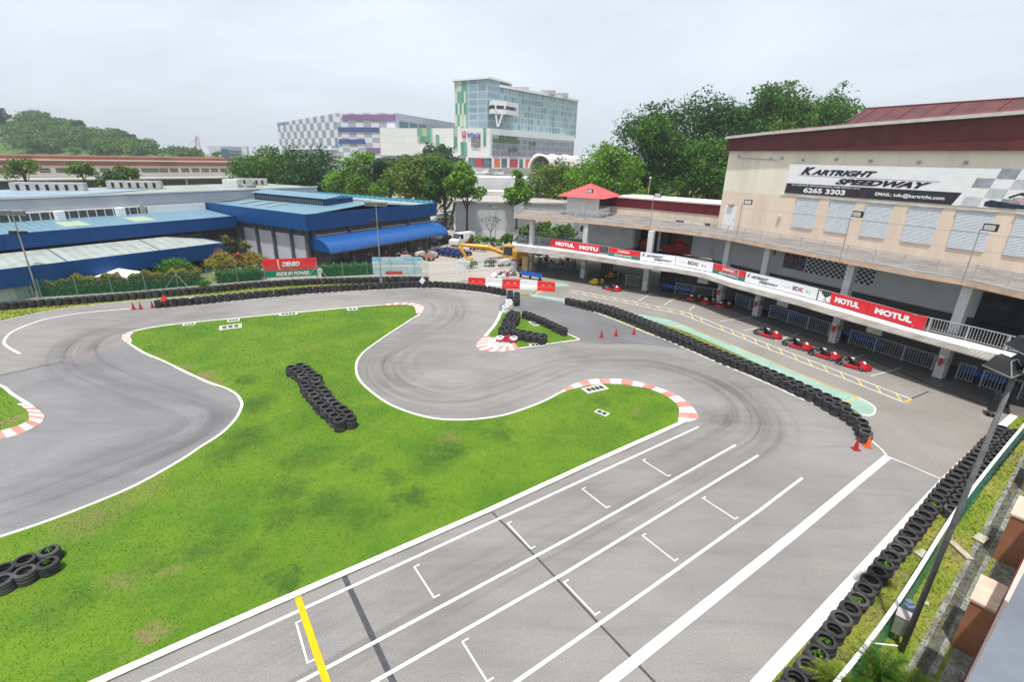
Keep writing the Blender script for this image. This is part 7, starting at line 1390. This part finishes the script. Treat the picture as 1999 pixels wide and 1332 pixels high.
tree(1036, 72, 52, 436, 486, 'small bushy tree under the left end of the roof deck', 1, 63, 1900, .22, nb=7, group='low trees by the pit building')
tree(1080, 78, 90, 436, 500, 'dark tree seen through the open left bay of the gallery', 1, 64, 2600, .25, nb=8, group='low trees by the pit building')
for px, Y, w, y0, y1, lb_, kd in [(66, 93, 72, 316, 346, 'spreading tree in front of the cream depot, leftmost of three', 3), (176, 95, 52, 320, 345, 'pale bushy tree in front of the cream depot, middle of three', 3), (262, 95, 46, 326, 352, 'thin pale tree in front of the cream depot, rightmost of three', 3), (240, 90, 70, 343, 364, 'dark low bush row just behind the middle rooftop air units', 2)]: tree(px, Y, w, y0, y1, lb_, kd, px, 1700, .24, True, group='small trees in front of the depot')
tree(1235, 70, 30, 378, 402, 'small bush behind the maroon corrugated block', 0, 75, 500, .2)
# leaning dark trunk beside the hall, bare sapling
m = MB(); a, c = DY(874, 446, 82), DY(890, 372, 88); m.path([a, a.lerp(c, .5)+Vector((.3, 0, 0)), c], .2, M_bark, 7, [.25, .2, .12]); top(m, 'leaning_trunk', 'dark leaning tree trunk beside the right end of the blue hall', 'tree trunk')
p = DY(958, 470, 81); m = MB(); rg = np.random.default_rng(9); z0 = 0
def br(a, d, l, r, k):
    b2 = a+d*l; m.tube(a, b2, r, M_bark, r*.7, 5)
    if k:
        for s_ in (-1, 1, .3): nd = (d+Vector((s_*rg.uniform(.35, .7), rg.uniform(-.4, .4), .1))).normalized(); br(b2, nd, l*.68, r*.62, k-1)
br(Vector((p.x, p.y, 0)), Vector((0, 0, 1)), 1.7, .09, 4); top(m, 'bare_tree', 'leafless slender sapling in front of the grey shed', 'tree')
p = DY(968, 402, 84); m = MB(); m.tube((0, 0, 0), (0, 0, 5.4), .06, M_metal, .05); m.tube((0, 0, 5.4), (-.9, 0, 5.6), .04, M_metal); m.box((-.9, 0, 5.6), (.6, .2, .12), M_black); o = top(m, 'street_lamp', 'thin street lamp standing in front of the grey shed', 'street lamp', loc=(0, 0, 0)); o.location = (p.x, p.y, 0)
# hill: terrain plus woodland
def hillz(x, y): return 0
HS = [(-260, 175), (-120, 200), (0, 224), (38, 226), (60, 214), (90, 228), (130, 240), (165, 250), (205, 258), (250, 268), (290, 282), (330, 296), (395, 305), (440, 310)]
hp = [DY(x, y+14, 330) for x, y in HS]; hb2 = [DY(x, 306, 255) for x, y in HS]; b = MB(); k = len(HS)
mid = [Vector(((a.x*.45+c.x*.55), 295, c.z*.45+a.z*.55+1)) for a, c in zip(hp, hb2)]; bk = [Vector((a.x*1.2, 420, 0)) for a in hp]; gd = [Vector((c.x, 245, -1)) for c in hb2]
rows = [gd, hb2, mid, hp, bk]; vs = [v for r_2 in rows for v in r_2]; b.add(vs, [(j*k+i, j*k+i+1, (j+1)*k+i+1, (j+1)*k+i) for j in range(4) for i in range(k-1)], ground_mat('hill_grass', (.05, .105, .024), (.085, .145, .03), .05, 2, .3)); tag(b.build('hill', None, True), kind='structure')
rg = np.random.default_rng(21); bl = []
def hz_(fx, fy):
    i = min(int(fx*(k-1)), k-2); f = fx*(k-1)-i; col_ = [r_2[i]*(1-f)+r_2[i+1]*f for r_2 in (hb2, mid, hp)]; j = 0 if fy < .5 else 1; g_ = fy*2-j; return col_[j]*(1-g_)+col_[j+1]*g_
for _ in range(210):
    fx, fy = rg.uniform(.12, .97), rg.uniform(0, 1); q = hz_(fx, fy); sx_ = proj(q)[0]
    if sx_ < 34 and rg.random() < .75: continue
    if sx_ > 300 and fy > .2 and rg.random() < .7: continue
    r_3 = rg.uniform(2.6, 5.2)*(1 if sx_ < 300 else .6); bl.append([q.x, q.y, q.z+r_3*.6, r_3])
V = crown_pts(bl, 42000, .62, rg, .6); o = fastmesh('hill_woodland', V, 4, [LMH]); tag(o, kind='stuff')
for i, (x, y0, y1, w, lb_, sd_) in enumerate([(48, 210, 240, 34, 'tallest bushy tree on the hill skyline at the left', 1), (192, 240, 262, 26, 'dome-shaped tree alone on the hill skyline', 2), (262, 256, 282, 36, 'thin feathery tree on the falling right slope of the hill', 3), (286, 266, 290, 24, 'last thin tree at the right foot of the hill skyline', 4), (118, 236, 262, 40, 'broad dark tree in the middle of the hill skyline', 5)]):
    tree(x, 318, w, y0, y1, lb_, 2, 200+sd_, 1500, .7, group='trees standing on the hill', nb=8, zg=hz_(min(.97, max(.0, (x+260)/700)), .9).z-3)
rg = np.random.default_rng(4); bl = []
for x in range(302, 392, 5):
    q = DY(x, 303-16*math.sin(math.pi*(x-298)/98), 420); bl.append([q.x, q.y, q.z-2.5, 4.5]); bl.append([q.x, q.y, q.z-8, 5.5])
o = fastmesh('far_wood', crown_pts(bl, 6000, .8, rg, .5), 4, [LMH]); tag(o, kind='stuff')
# far greenery closing the horizon behind the buildings
rg = np.random.default_rng(5); bl = []
for x in range(-400, 2500, 16):
    if 300 < x < 1150: continue
    q = DY(x, 300, 500); bl.append([q.x, q.y, 8, rg.uniform(8, 11)])
o = fastmesh('horizon_wood', crown_pts(bl, 22000, 1.3, rg, .6), 4, [LMH]); tag(o, kind='stuff')
# ================================================================== GARDEN BY THE FENCE
M_hy = leafmat('hedge_yellow', (.16, .22, .02), (.38, .24, .05), 1.2); M_hg = leafmat('hedge_green', (.05, .15, .012), (.10, .24, .02), 1.2); M_fl = leafmat('petals_pink', (.62, .30, .22), (.62, .55, .35), 2)
def hedge(name, label, a, c, w, z0, z1, ms_, n, size=.07, cat='hedge', top_m=None):
    A, B = G(*a).xy, G(*c).xy; u = (B-A).normalized(); nn = Vector((-u.y, u.x)); L_ = (B-A).length; rg = np.random.default_rng(abs(hash(label)) % 1000 if False else len(label)); s = rg.uniform(0, 1, n); t = rg.uniform(-.5, .5, n); z = rg.uniform(0, 1, n)
    side = rg.random(n) < .5; z = np.where(side, 1-.1*rg.random(n), z); t = np.where(side, t, np.sign(t)*.5*(1-.15*rg.random(n))); hv = z1*(1+.10*np.sin(s*31)+.07*np.sin(s*77+1))
    c3 = np.stack([A.x+u.x*L_*s+nn.x*w*t, A.y+u.y*L_*s+nn.y*w*t, z0+(hv-z0)*z], 1); nr2 = rg.normal(size=(n, 3)); nr2[:, 2] += .8; nr2 /= np.linalg.norm(nr2, axis=1)[:, None]; tt = np.cross(nr2, rg.normal(size=(n, 3))); tt /= np.linalg.norm(tt, axis=1)[:, None]; b2 = np.cross(nr2, tt); S_ = size*rg.uniform(.6, 1.4, n)[:, None]
    V = np.stack([c3-tt*S_, c3+b2*S_*.7, c3+tt*S_, c3-b2*S_*.7], 1).reshape(-1, 3); e = empty(name, (*((A+B)/2), 0), label, cat); V = V-np.array([*((A+B)/2), 0]); mi = (z < .55).astype(int) if len(ms_) > 1 else None
    fastmesh('foliage', V, 4, ms_, mi, e); q = MB(); a_, c_ = A-nn*w*.4, B-nn*w*.4; q.wall(a_, c_, 0, z1*.9, w*.8, M_dk if False else mat('hedge_core', (.02, .05, .008), .9)); q.build('stems', e)
hedge('hedge', 'long clipped hedge, yellow and orange on top, behind the fence at the left', (68, 584), (392, 560), 1.2, .0, 1.75, [M_hy, M_hg], 14000)
hedge('hedge', 'low green flowering bed behind the fence left of the red board', (425, 556), (512, 549), 1.6, 0, 1.35, [M_hg], 6000)
hedge('hedge', 'green hedge strip right of the red board behind the fence', (628, 539), (728, 534), 1.2, 0, 1.2, [M_hg], 3500)
def bush(px, r, h, label, ms_, n=1800, size=.09, z=0, name='bush'):
    p = G(*px); rg = np.random.default_rng(len(label)+int(px[0])); V = crown_pts([[0, 0, h*.5, r], [r*.4, 0, h*.55, r*.6], [-r*.4, .1, h*.5, r*.65], [0, -.2, h*.75, r*.55]], n, size, rg, .7); V[:, 2] = np.maximum(V[:, 2], .02)
    e = empty(name, (p.x, p.y, z), label, 'bush', 'garden shrubs by the fence'); fastmesh('foliage', V, 4, ms_, None, e); m = MB(); m.tube((0, 0, 0), (0, 0, h*.5), .06, M_bark); m.build('stem', e, world=False)
bush((348, 548), 1.7, 2.3, 'round clipped green bush behind the middle of the hedge', [M_hg], 3200); bush((378, 545), 1.0, 1.4, 'reddish bush right of the round clipped bush', [M_hy]); bush((442, 545), 1.7, 3.2, 'yellow and orange shrub left of the cordylines', [M_hy], 4600); bush((497, 541), 1.6, 3.0, 'yellow shrub beside the red advertising board', [M_hy], 4200)
bush((462, 552), .7, .9, 'dark green shrub below the cordylines', [M_hg]); bush((398, 562), .6, .7, 'small green shrub at the right end of the hedge', [M_hg]); bush((440, 566), .25, .75, 'small white flowering plant left of the pink one', [M_fl], 250, .06); bush((470, 563), .3, .75, 'small pink flowering plant by the fence', [M_fl], 300, .06)
M_palm = leafmat('palm_leaf', (.13, .16, .04), (.22, .22, .06), 2); M_palm2 = leafmat('palm_leaf_bright', (.10, .20, .02), (.34, .36, .05), 2); M_palmr = leafmat('cordyline_red', (.30, .06, .05), (.5, .16, .08), 2)
def fronds(e, c, n, L_, w, m_, rg, droop=.6, feather=0, up0=.5, name='frond'):
    V = []
    for i in range(n):
        a = i*2.4+rg.uniform(-.3, .3); el = up0+rg.uniform(-.35, .55); d = Vector((math.cos(a)*math.cos(el), math.sin(a)*math.cos(el), math.sin(el))); s_ = Vector((-math.sin(a), math.cos(a), 0)); p = Vector(c); k = 7; l = L_*rg.uniform(.75, 1.1); prev = None
        for j in range(k+1):
            f = j/k; q = Vector(c)+d*l*f+Vector((0, 0, -droop*l*f*f)); ww = w*(1-f*.9)
            if prev is not None:
                p0, w0 = prev
                if feather:
                    for h in range(3):
                        fq = p0.lerp(q, h/3)
                        for sg in (-1, 1): tip = fq+s_*sg*feather*(1-abs(f-.45)*.9)+d*.12*L_+Vector((0, 0, -.04)); V += [fq-d*w*.35, fq+d*w*.35, tip, tip]
                V += [p0-s_*w0, p0+s_*w0, q+s_*ww, q-s_*ww]
            prev = (q, ww)
    return fastmesh(name, np.array([v[:] for v in V]), 4, [m_], None, e)
for i, (px, H_, lb_, mm) in enumerate([((453, 540), 4.7, 'taller spiky cordyline in front of the grey wall panels', M_palm), ((488, 538), 4.1, 'shorter spiky cordyline right of the taller one', M_palm), ((436, 541), 3.3, 'red-leaved cordyline at the left of the spiky pair', M_palmr), ((472, 543), 3.0, 'low red-tinted cordyline between the two spiky ones', M_palmr)]):
    p = G(*px); e = empty('cordyline', (p.x, p.y, 0), lb_, 'plant', 'spiky cordyline plants by the fence'); rg = np.random.default_rng(i); m = MB()
    for k_, (dx, hh) in enumerate([(0, H_-.7), (.35, H_-1.1), (-.3, H_-1.3), (.1, H_-1.9)]):
        if hh < .3: continue
        m.path([(0, 0, 0), (dx*.7, .05*k_, hh*.5), (dx, .08*k_, hh)], .035, M_bark, 5); fronds(e, (dx, .08*k_, hh), 44, 1.0, .075, mm, rg, .35, 0, .8)
    m.build('stem', e, world=False)
# palms in the right foreground
for i, (px, z_, L_, lb_, mm) in enumerate([((1725, 1300), 1.0, 1.15, 'dark green feathery palm at the bottom edge beside the white rail', LM[1]), ((1632, 1318), .8, .8, 'yellow-tipped palm at the bottom edge, left of the dark one', M_palm2), ((1790, 1340), .8, .9, 'yellow-green palm at the bottom edge right of the dark one', M_palm2), ((1690, 1360), .9, 1.0, 'green palm cut by the bottom edge', LM[1])]):
    p = G(px[0], px[1], z_); e = empty('palm', (p.x, p.y, .05), lb_, 'palm', 'feathery palms in the right foreground'); rg = np.random.default_rng(40+i); fronds(e, (0, 0, z_*.6), 40, L_, .022, mm, rg, .5, .22, .75); m = MB(); m.tube((0, 0, 0), (0, 0, z_*.55), .09, M_bark, .06); m.build('trunk', e, world=False)
# plants in front of the shed
for i in range(13):
    x = 893+i*13.5; p = DY(x, 470, 79.5-.35*i); e = empty('shrub', (p.x, p.y, 0), f'leafy shrub in the planter before the grey shed, {ORD[i]} from the left', 'shrub', 'shrubs in the planter before the grey shed'); rg = np.random.default_rng(70+i); hh = .9 if i not in (7, 8) else 1.5
    fastmesh('foliage', crown_pts([[0, 0, hh*.8, .7], [.3, 0, hh*1.2, .45], [-.3, .1, hh, .4]], 330 if i not in (7, 8) else 700, .16, rg, .6), 4, [LM[1] if i % 3 else LM[0]], None, e); m = MB(); m.tube((0, 0, 0), (0, 0, hh), .04, M_bark); m.build('stem', e, world=False)
m = MB(); strip(m, [DY(885, 470, 79.3).xy, DY(1075, 480, 74).xy], 1.4, .35, mat('planter_soil', (.12, .09, .06), .95, .2, 2), 0, 0); top(m, 'planter', 'long low planter bed along the foot of the grey shed', 'planter')
# white tent
p = G(242, 566); e = empty('canopy_tent', (p.x, p.y, 0), 'white peaked canopy tent behind the hedge', 'tent'); m = MB(); m.add([(-1.6, -1.2, 1.55), (1.6, -1.2, 1.55), (1.6, 1.2, 1.55), (-1.6, 1.2, 1.55), (0, 0, 2.15), (-1.6, -1.2, 1.35), (1.6, -1.2, 1.35), (1.6, 1.2, 1.35), (-1.6, 1.2, 1.35)], [(0, 1, 4), (1, 2, 4), (2, 3, 4), (3, 0, 4), (5, 6, 1, 0), (6, 7, 2, 1), (8, 5, 0, 3)], M_whitep); m.build('cover', e, world=False)
for x in (-1.5, 1.5):
    for y in (-1.1, 1.1): m = MB(); m.tube((x, y, 0), (x, y, 1.5), .03, M_metal); m.build('leg', e, world=False)
# ================================================================== YARD: VEHICLES AND MACHINES
M_tyrec = M_tyre; M_wglass = mat('car_glass', (.03, .04, .05), .1, .1, 3, spec=.7)
def car(name, label, px, hx, col, kind='car', cat='car', group=None, L_=4.3, Wd=1.72):
    p = DY(*px) if len(px) == 3 else G(*px); h = G(*hx) if len(hx) == 2 else DY(*hx); e = empty(name, (p.x, p.y, 0), label, cat, group, math.atan2(h.y-p.y, h.x-p.x)); mc = mat('paint_'+name+str(col), col, .3, .04, 2, spec=.5); a = L_/2; w = Wd/2
    if kind == 'car': low = [(-a, .35), (-a, .8), (-a*.92, .92), (a*.45, .95), (a*.92, .78), (a, .62), (a, .32)]; cab = [(-a*.8, .92), (-a*.55, 1.4), (a*.05, 1.45), (a*.42, .95)]
    else: low = [(-a, .35), (-a, 1.1), (a*.72, 1.1), (a*.98, .95), (a, .6), (a, .32)]; cab = [(-a*.99, 1.1), (-a*.95, 1.95), (a*.42, 1.98), (a*.74, 1.1)]
    def ext(prof, w0, w1, m_, zc):
        m = MB(); k = len(prof); ins = lambda z: w0 if z < zc else w1
        L2 = [(x, -ins(z), z) for x, z in prof]; R2 = [(x, ins(z), z) for x, z in prof]; m.add(L2+R2, [(i, i+1, i+1+k, i+k) for i in range(k-1)]+[(k-1, 0, k, 2*k-1)], m_); m.add(L2, [tuple(range(k))[::-1]], m_); m.add(R2, [tuple(range(k))], m_); return m
    ext(low, w, w, mc, 9).build('body', e, world=False); ext(cab, w*.97, w*.82, mc, cab[1][1]-.05).build('cabin', e, world=False)
    zt2 = cab[1][1]; m = MB(); x0, x1 = cab[2][0], cab[3][0]; f = lambda t, s_, o=.02: (x0+(x1-x0)*t+o, s_*(w*.82+(w*.97-w*.82)*t)*.92, cab[2][1]+(cab[3][1]-cab[2][1])*t+.01)
    m.add([f(.12, -1), f(.12, 1), f(.9, 1), f(.9, -1)], [(0, 3, 2, 1)], M_wglass); m.build('windscreen', e, world=False)
    for s_ in (-1, 1):
        m = MB(); zb2_ = cab[0][1]+.06; zt3 = zt2-.1; xs_ = [(-a*.68, -a*.05), (a*.0, a*.3)] if kind == 'car' else [(a*.28, a*.62)]
        for xa, xb in xs_: wv = lambda z: s_*(w*.97+(w*.82-w*.97)*(z-cab[0][1])/(zt2-cab[0][1])+.012); m.add([(xa, wv(zb2_), zb2_), (xb, wv(zb2_), zb2_), (xb-.12, wv(zt3), zt3), (xa+.12*(kind == 'car'), wv(zt3), zt3)], [(0, 1, 2, 3)], M_wglass)
        m.build('side_window', e, world=False)
        m = MB(); m.box((a*.97, s_*w*.72, .66), (.12, .3, .16), mat('lamp_clear', (.7, .72, .72), .1)); m.build('headlight', e, world=False)
        for x in (-a*.62, a*.62): m = MB(); m.lathe([(.16, -.1), (.3, -.1), (.31, .1), (.16, .1)], M_tyre, 14, (x, s_*(w-.08), .31), 'y', close=True); t_ = m.build('wheel', e, world=False); m = MB(); m.lathe([(0, -.11), (.17, -.09), (.17, .09), (0, .11)], M_metal, 10, (x, s_*(w-.08), .31), 'y'); m.build('rim', t_, world=False)
    return e
v = car('van', 'white delivery van with red lower stripe parked before the grey shed', (903, 478.5), (883, 482), (.72, .72, .72), 'van', 'van', None, 4.5, 1.7)
for s_ in (-1, 1): m = MB(); m.add([(-2.2, s_*.87, .4), (1.2, s_*.87, .4), (-.2, s_*.87, .75), (-2.2, s_*.87, 1.0)], [(0, 1, 2, 3)], M_sred); m.add([(-1.4, s_*.87, 1.1), (-.9, s_*.87, 1.1), (-.9, s_*.87, 1.7), (-1.4, s_*.87, 1.6)], [(0, 1, 2, 3)], M_sred); m.build('livery', v, world=False)
car('car', 'black saloon car beside the end of the blue awning', (863, 476.5), (838, 480), (.012, .016, .02)); car('car', 'red car mostly hidden behind the black saloon', (838, 470), (822, 473), (.45, .03, .05)); 
for i, (x, y, c, lb_) in enumerate([(868, 408, (.45, .46, .48), 'silver car, leftmost parked in the far lane'), (878, 409, (.10, .14, .20), 'dark blue car parked in the far lane beside the silver one'), (889, 409.5, (.6, .6, .62), 'pale car parked in the far lane, rightmost'), (872, 425, (.25, .27, .28), 'grey car half behind the low green bush'), (858, 441, (.6, .6, .6), 'white car parked beyond the leaning trunk')]): car('car', lb_, (x, y, 118-(i > 2)*14), (x-18, y+2, 117-(i > 2)*14), c, group='cars parked in the far lane')
bush((876, 434), 1.6, 1.2, 'low rounded bush beside the far parked cars', [LM[1]], 900, .2)
# excavator
M_exy = mat('excavator_yellow', (.72, .36, .02), .45, .12, 2); M_exd = mat('excavator_dark', (.04, .035, .03), .7, .3, 3)
p = G(1000, 514); e = empty('excavator', (p.x, p.y, 0), 'yellow crawler excavator with its arm folded down to the left', 'excavator'); fxp = Vector((rt[0], rt[1], 0)).normalized(); fyp = Vector((-fxp.y, fxp.x, 0))
def ex(x, y, z): return tuple(Vector((p.x, p.y, 0))+fxp*x+fyp*y+Vector((0, 0, z)))
def exb(x0, x1, y0, y1, z0, z1, m_, name, tp=0):
    m = MB(); m.hexa([ex(x0, y0, z0), ex(x1, y0, z0), ex(x1, y1, z0), ex(x0, y1, z0)], [ex(x0+tp, y0+tp*.3, z1), ex(x1-tp, y0+tp*.3, z1), ex(x1-tp, y1-tp*.3, z1), ex(x0+tp, y1-tp*.3, z1)], m_); return m.build(name, e)
for y0 in (-1.4, .8): exb(-1.9, 1.9, y0, y0+.6, 0, .75, M_exd, 'track', .25)
exb(-1.2, 1.2, -.8, .8, .45, .8, M_exd, 'undercarriage'); exb(-1.3, 2.6, -1.3, 1.3, .85, 1.75, M_exy, 'engine_body', .12); exb(1.9, 2.9, -1.2, 1.2, .9, 1.9, M_exy, 'counterweight', .15); exb(-1.3, .1, -1.3, -.3, 1.0, 2.5, M_exy, 'cab', .12)
m = MB(); m.hexa([ex(-1.2, -1.33, 1.3), ex(0, -1.33, 1.3), ex(0, -1.31, 1.3), ex(-1.2, -1.31, 1.3)], [ex(-1.1, -1.27, 2.35), ex(-.08, -1.27, 2.35), ex(-.08, -1.25, 2.35), ex(-1.1, -1.25, 2.35)], M_wglass); m.build('cab_window', e)
m = MB(); m.path([ex(-1.0, .2, 1.2), ex(-3.2, .2, 2.0), ex(-6.6, .2, 2.25)], .26, M_exy, 6, [.3, .34, .2]); m.build('boom', e); m = MB(); m.path([ex(-6.7, .2, 2.4), ex(-6.9, .2, 1.9), ex(-5.9, .2, .3)], .24, M_exy, 6, [.16, .26, .14]); m.build('dipper_arm', e); m = MB(); m.tube(ex(-3.4, .2, 1.4), ex(-6.2, .2, 1.5), .08, M_metal); m.build('hydraulic_ram', e)
m = MB(); m.hexa([ex(-6.0, -.3, 0), ex(-4.9, -.3, 0), ex(-4.9, .7, 0), ex(-6.0, .7, 0)], [ex(-6.1, -.3, .45), ex(-5.3, -.3, .5), ex(-5.3, .7, .5), ex(-6.1, .7, .45)], M_exy); m.build('bucket', e)
def machine(px, label, col, s=1.0, Yd=None, cat='machine', group='small plant and machines parked in the yard'):
    p = G(*px); e = empty('machine', (p.x, p.y, 0), label, cat, group); mc = mat('machine_paint'+str(col), col, .5, .15, 3); rg = random.Random(int(px[0]*7))
    m = MB(); m.hexa([(-.8*s, -.45*s, .35*s), (.8*s, -.45*s, .35*s), (.8*s, .45*s, .35*s), (-.8*s, .45*s, .35*s)], [(-.7*s, -.4*s, .85*s), (.6*s, -.4*s, 1.0*s), (.6*s, .4*s, 1.0*s), (-.7*s, .4*s, .85*s)], mc); m.build('body', e, world=False)
    m = MB(); m.path([(-.2*s, 0, .9*s), (-.25*s, 0, 1.5*s), (.3*s, 0, 1.55*s), (.4*s, 0, .95*s)], .04*s, M_metal, 5); m.build('frame', e, world=False)
    for x in (-.55, .55):
        for y in (-.45, .45): m = MB(); m.lathe([(.08*s, -.08*s), (.27*s, -.08*s), (.28*s, .08*s), (.08*s, .08*s)], M_tyre, 12, (x*s, y*s, .28*s), 'y', close=True); m.build('wheel', e, world=False)
    e.rotation_euler = (0, 0, rg.uniform(0, 3)); return e
machine((1046, 497), 'orange-red machine right of the excavator', (.62, .05, .02), 1.5); machine((1008, 518), 'small orange machine in front of the excavator tracks', (.65, .12, .02), .9); machine((985, 521), 'white machine beside the grey bin', (.6, .6, .6), 1.0)
bush((956, 520), .8, .9, 'blue-green potted shrub by the yard fence', [LM[2]], 500, .15); bush((921, 524), .7, 1.0, 'green shrub beside the excavator bucket', [LM[1]], 500, .15)
for i, (x, y, c) in enumerate([(926, 487, (.55, .06, .03)), (940, 487, (.05, .35, .12)), (951, 488, (.4, .4, .4)), (962, 489, (.06, .06, .06)), (974, 491, (.35, .35, .38)), (985, 492, (.1, .1, .12))]): machine((x, y), ['red', 'green', 'pale grey', 'black', 'grey', 'dark grey'][i]+' motor tricycle parked in the row behind the excavator arm', c, .8, cat='tricycle', group='row of small machines behind the excavator')
for i in range(5):
    for j in range(2):
        q = st(17.2+j*2.0, -4.5-i*.95); e_ = machine((700, 500), f'dark blue cart with steel frame, {ORD[i]} from the hall in the {"nearer" if j == 0 else "farther"} row', (.015, .03, .12), .75, cat='cart', group='dark carts lined up at the end of the awning'); e_.location = (q.x, q.y, 0); e_.rotation_euler = (0, 0, math.atan2(dS.y, dS.x))
for i, (s_, t_, c, lb_) in enumerate([(12.5, -2.6, (.5, .03, .03), 'red'), (14, -4.2, (.55, .52, .5), 'white'), (9.5, -2.4, (.5, .03, .03), 'second red'), (15, -5.6, (.4, .38, .36), 'pale grey'), (7, -2.2, (.08, .08, .09), 'black'), (11, -4.4, (.5, .48, .46), 'small white'), (4.5, -2.0, (.1, .1, .1), 'dark'), (13.2, -6.4, (.45, .2, .12), 'rust brown'), (9.2, -4.8, (.3, .3, .3), 'grey')]):
    q = st(s_, t_); e_ = machine((700, 500), f'{lb_} golf buggy sized machine parked under and before the blue awning', c, .85, group='machines stored under the blue awning'); e_.location = (q.x, q.y, 0); e_.rotation_euler = (0, 0, i*.8)
# motorcycle-like clutter right: orange-white barrier banner in the yard
a, c = G(930, 523), G(1005, 512); m = MB(); m.wall(a.xy, c.xy, .5, 1.1, .04, M_whitep); m.wall(a.xy+(c.xy-a.xy)*.3, a.xy+(c.xy-a.xy)*.75, .7, .95, .06, mat('ink_salmon', (.7, .25, .2))); m.box((a.x, a.y, .5), (.05, .05, 1.0), M_metal); m.box((c.x, c.y, .5), (.05, .05, 1.0), M_metal); top(m, 'fence_banner', 'long white banner with red print on the yard fence below the excavator', 'banner')
mb = MB()
for i in range(7): a, c = G(868+i*9, 495-i*1.5), G(905+i*9, 484-i*1.6); strip(mb, [a.xy, c.xy], .1, -.006, M_whitedirty)
tag(mb.build('yard_bay_lines'), kind='structure')
# weeds growing inside the right-hand tyres, mast behind the roof store, folded cloth on the rail
rg = np.random.default_rng(77); VW = []
for i in (1, 4, 5, 9, 13, 22):
    q = along(rrow, i*.595); V = crown_pts([[q.x, q.y, .34, .15], [q.x+.05, q.y, .40, .08]], 60, .035, rg, .9); VW.append(V)
for q in (G(x/4.0125, 1000+y/4.0125, .3) for x, y in [(385, 310), (365, 405)]): VW.append(crown_pts([[q.x, q.y, .36, .12]], 40, .03, rg, .9))
tag(fastmesh('weeds', np.concatenate(VW), 4, [LM[0]]), kind='stuff')
p = G(1250, 402, Z2); m = MB(); m.tube((0, 0, 0), (.05, 0, 3.0), .07, mat('mast_pink', (.6, .35, .33)), .06, 7); m.box((.05, 0, 3.1), (.3, .2, .25), M_whitep); o = top(m, 'mast', 'pale pink post with a small lamp standing on the roof store', 'post', loc=(0, 0, 0)); o.location = (p.x+1.5, p.y+2.0, Z2+1.0)
zz = Z1+.9; LG = arcl(GR)[-1]; pj = [(k_*LG/1400, proj((*along(GR, k_*LG/1400), zz))[0]) for k_ in range(1401)]; at_ = lambda x: Vector((*along(GR, min(pj, key=lambda q: abs(q[1]-x))[0]), 0))+Vector((nB.x, nB.y, 0))*.1
a, c, d = at_(1602), at_(1624), at_(1632); m = MB(); z_ = lambda v, h: (v.x, v.y, Z1+h); o1 = Vector((nB.x, nB.y, 0))*.02
for s_ in (0, 1): m.add([tuple(Vector(z_(a, .85))+o1*s_), tuple(Vector(z_(a, .05))+o1*s_), tuple(Vector(z_(c, .1))+o1*s_)], [(0, 1, 2) if s_ else (2, 1, 0)], M_swhite)
top(m, 'folded_cloth', 'folded white banner end hanging on the gallery rail, left of the red banners', 'banner')
m = MB()
for s_ in (0, 1): m.add([tuple(Vector(z_(d, .85))+o1*s_), tuple(Vector(z_(at_(1611), .2))+o1*s_), tuple(Vector(z_(d, .02))+o1*s_)], [(0, 1, 2) if s_ else (2, 1, 0)], M_swhite)
top(m, 'folded_cloth', 'white folded corner touching the left edge of the red banners', 'banner')
# ================================================================== HAZE
hm = bpy.data.materials.new('haze'); hm.use_nodes = True; n = hm.node_tree; n.nodes.remove(n.nodes['Principled BSDF']); pv = n.nodes.new('ShaderNodeVolumePrincipled'); pv.inputs['Color'].default_value = (.86, .92, 1, 1); pv.inputs['Density'].default_value = .00045; pv.inputs['Anisotropy'].default_value = .3
n.links.new(pv.outputs[0], n.nodes['Material Output'].inputs['Volume'])
HAZE = True
if HAZE:
    m = MB(); m.hexa([(-700, -40, -2.5), (700, -40, -2.5), (700, 700, -2.5), (-700, 700, -2.5)], [(-700, -40, 95), (700, -40, 95), (700, 700, 95), (-700, 700, 95)], hm); tag(m.build('haze'), kind='stuff')
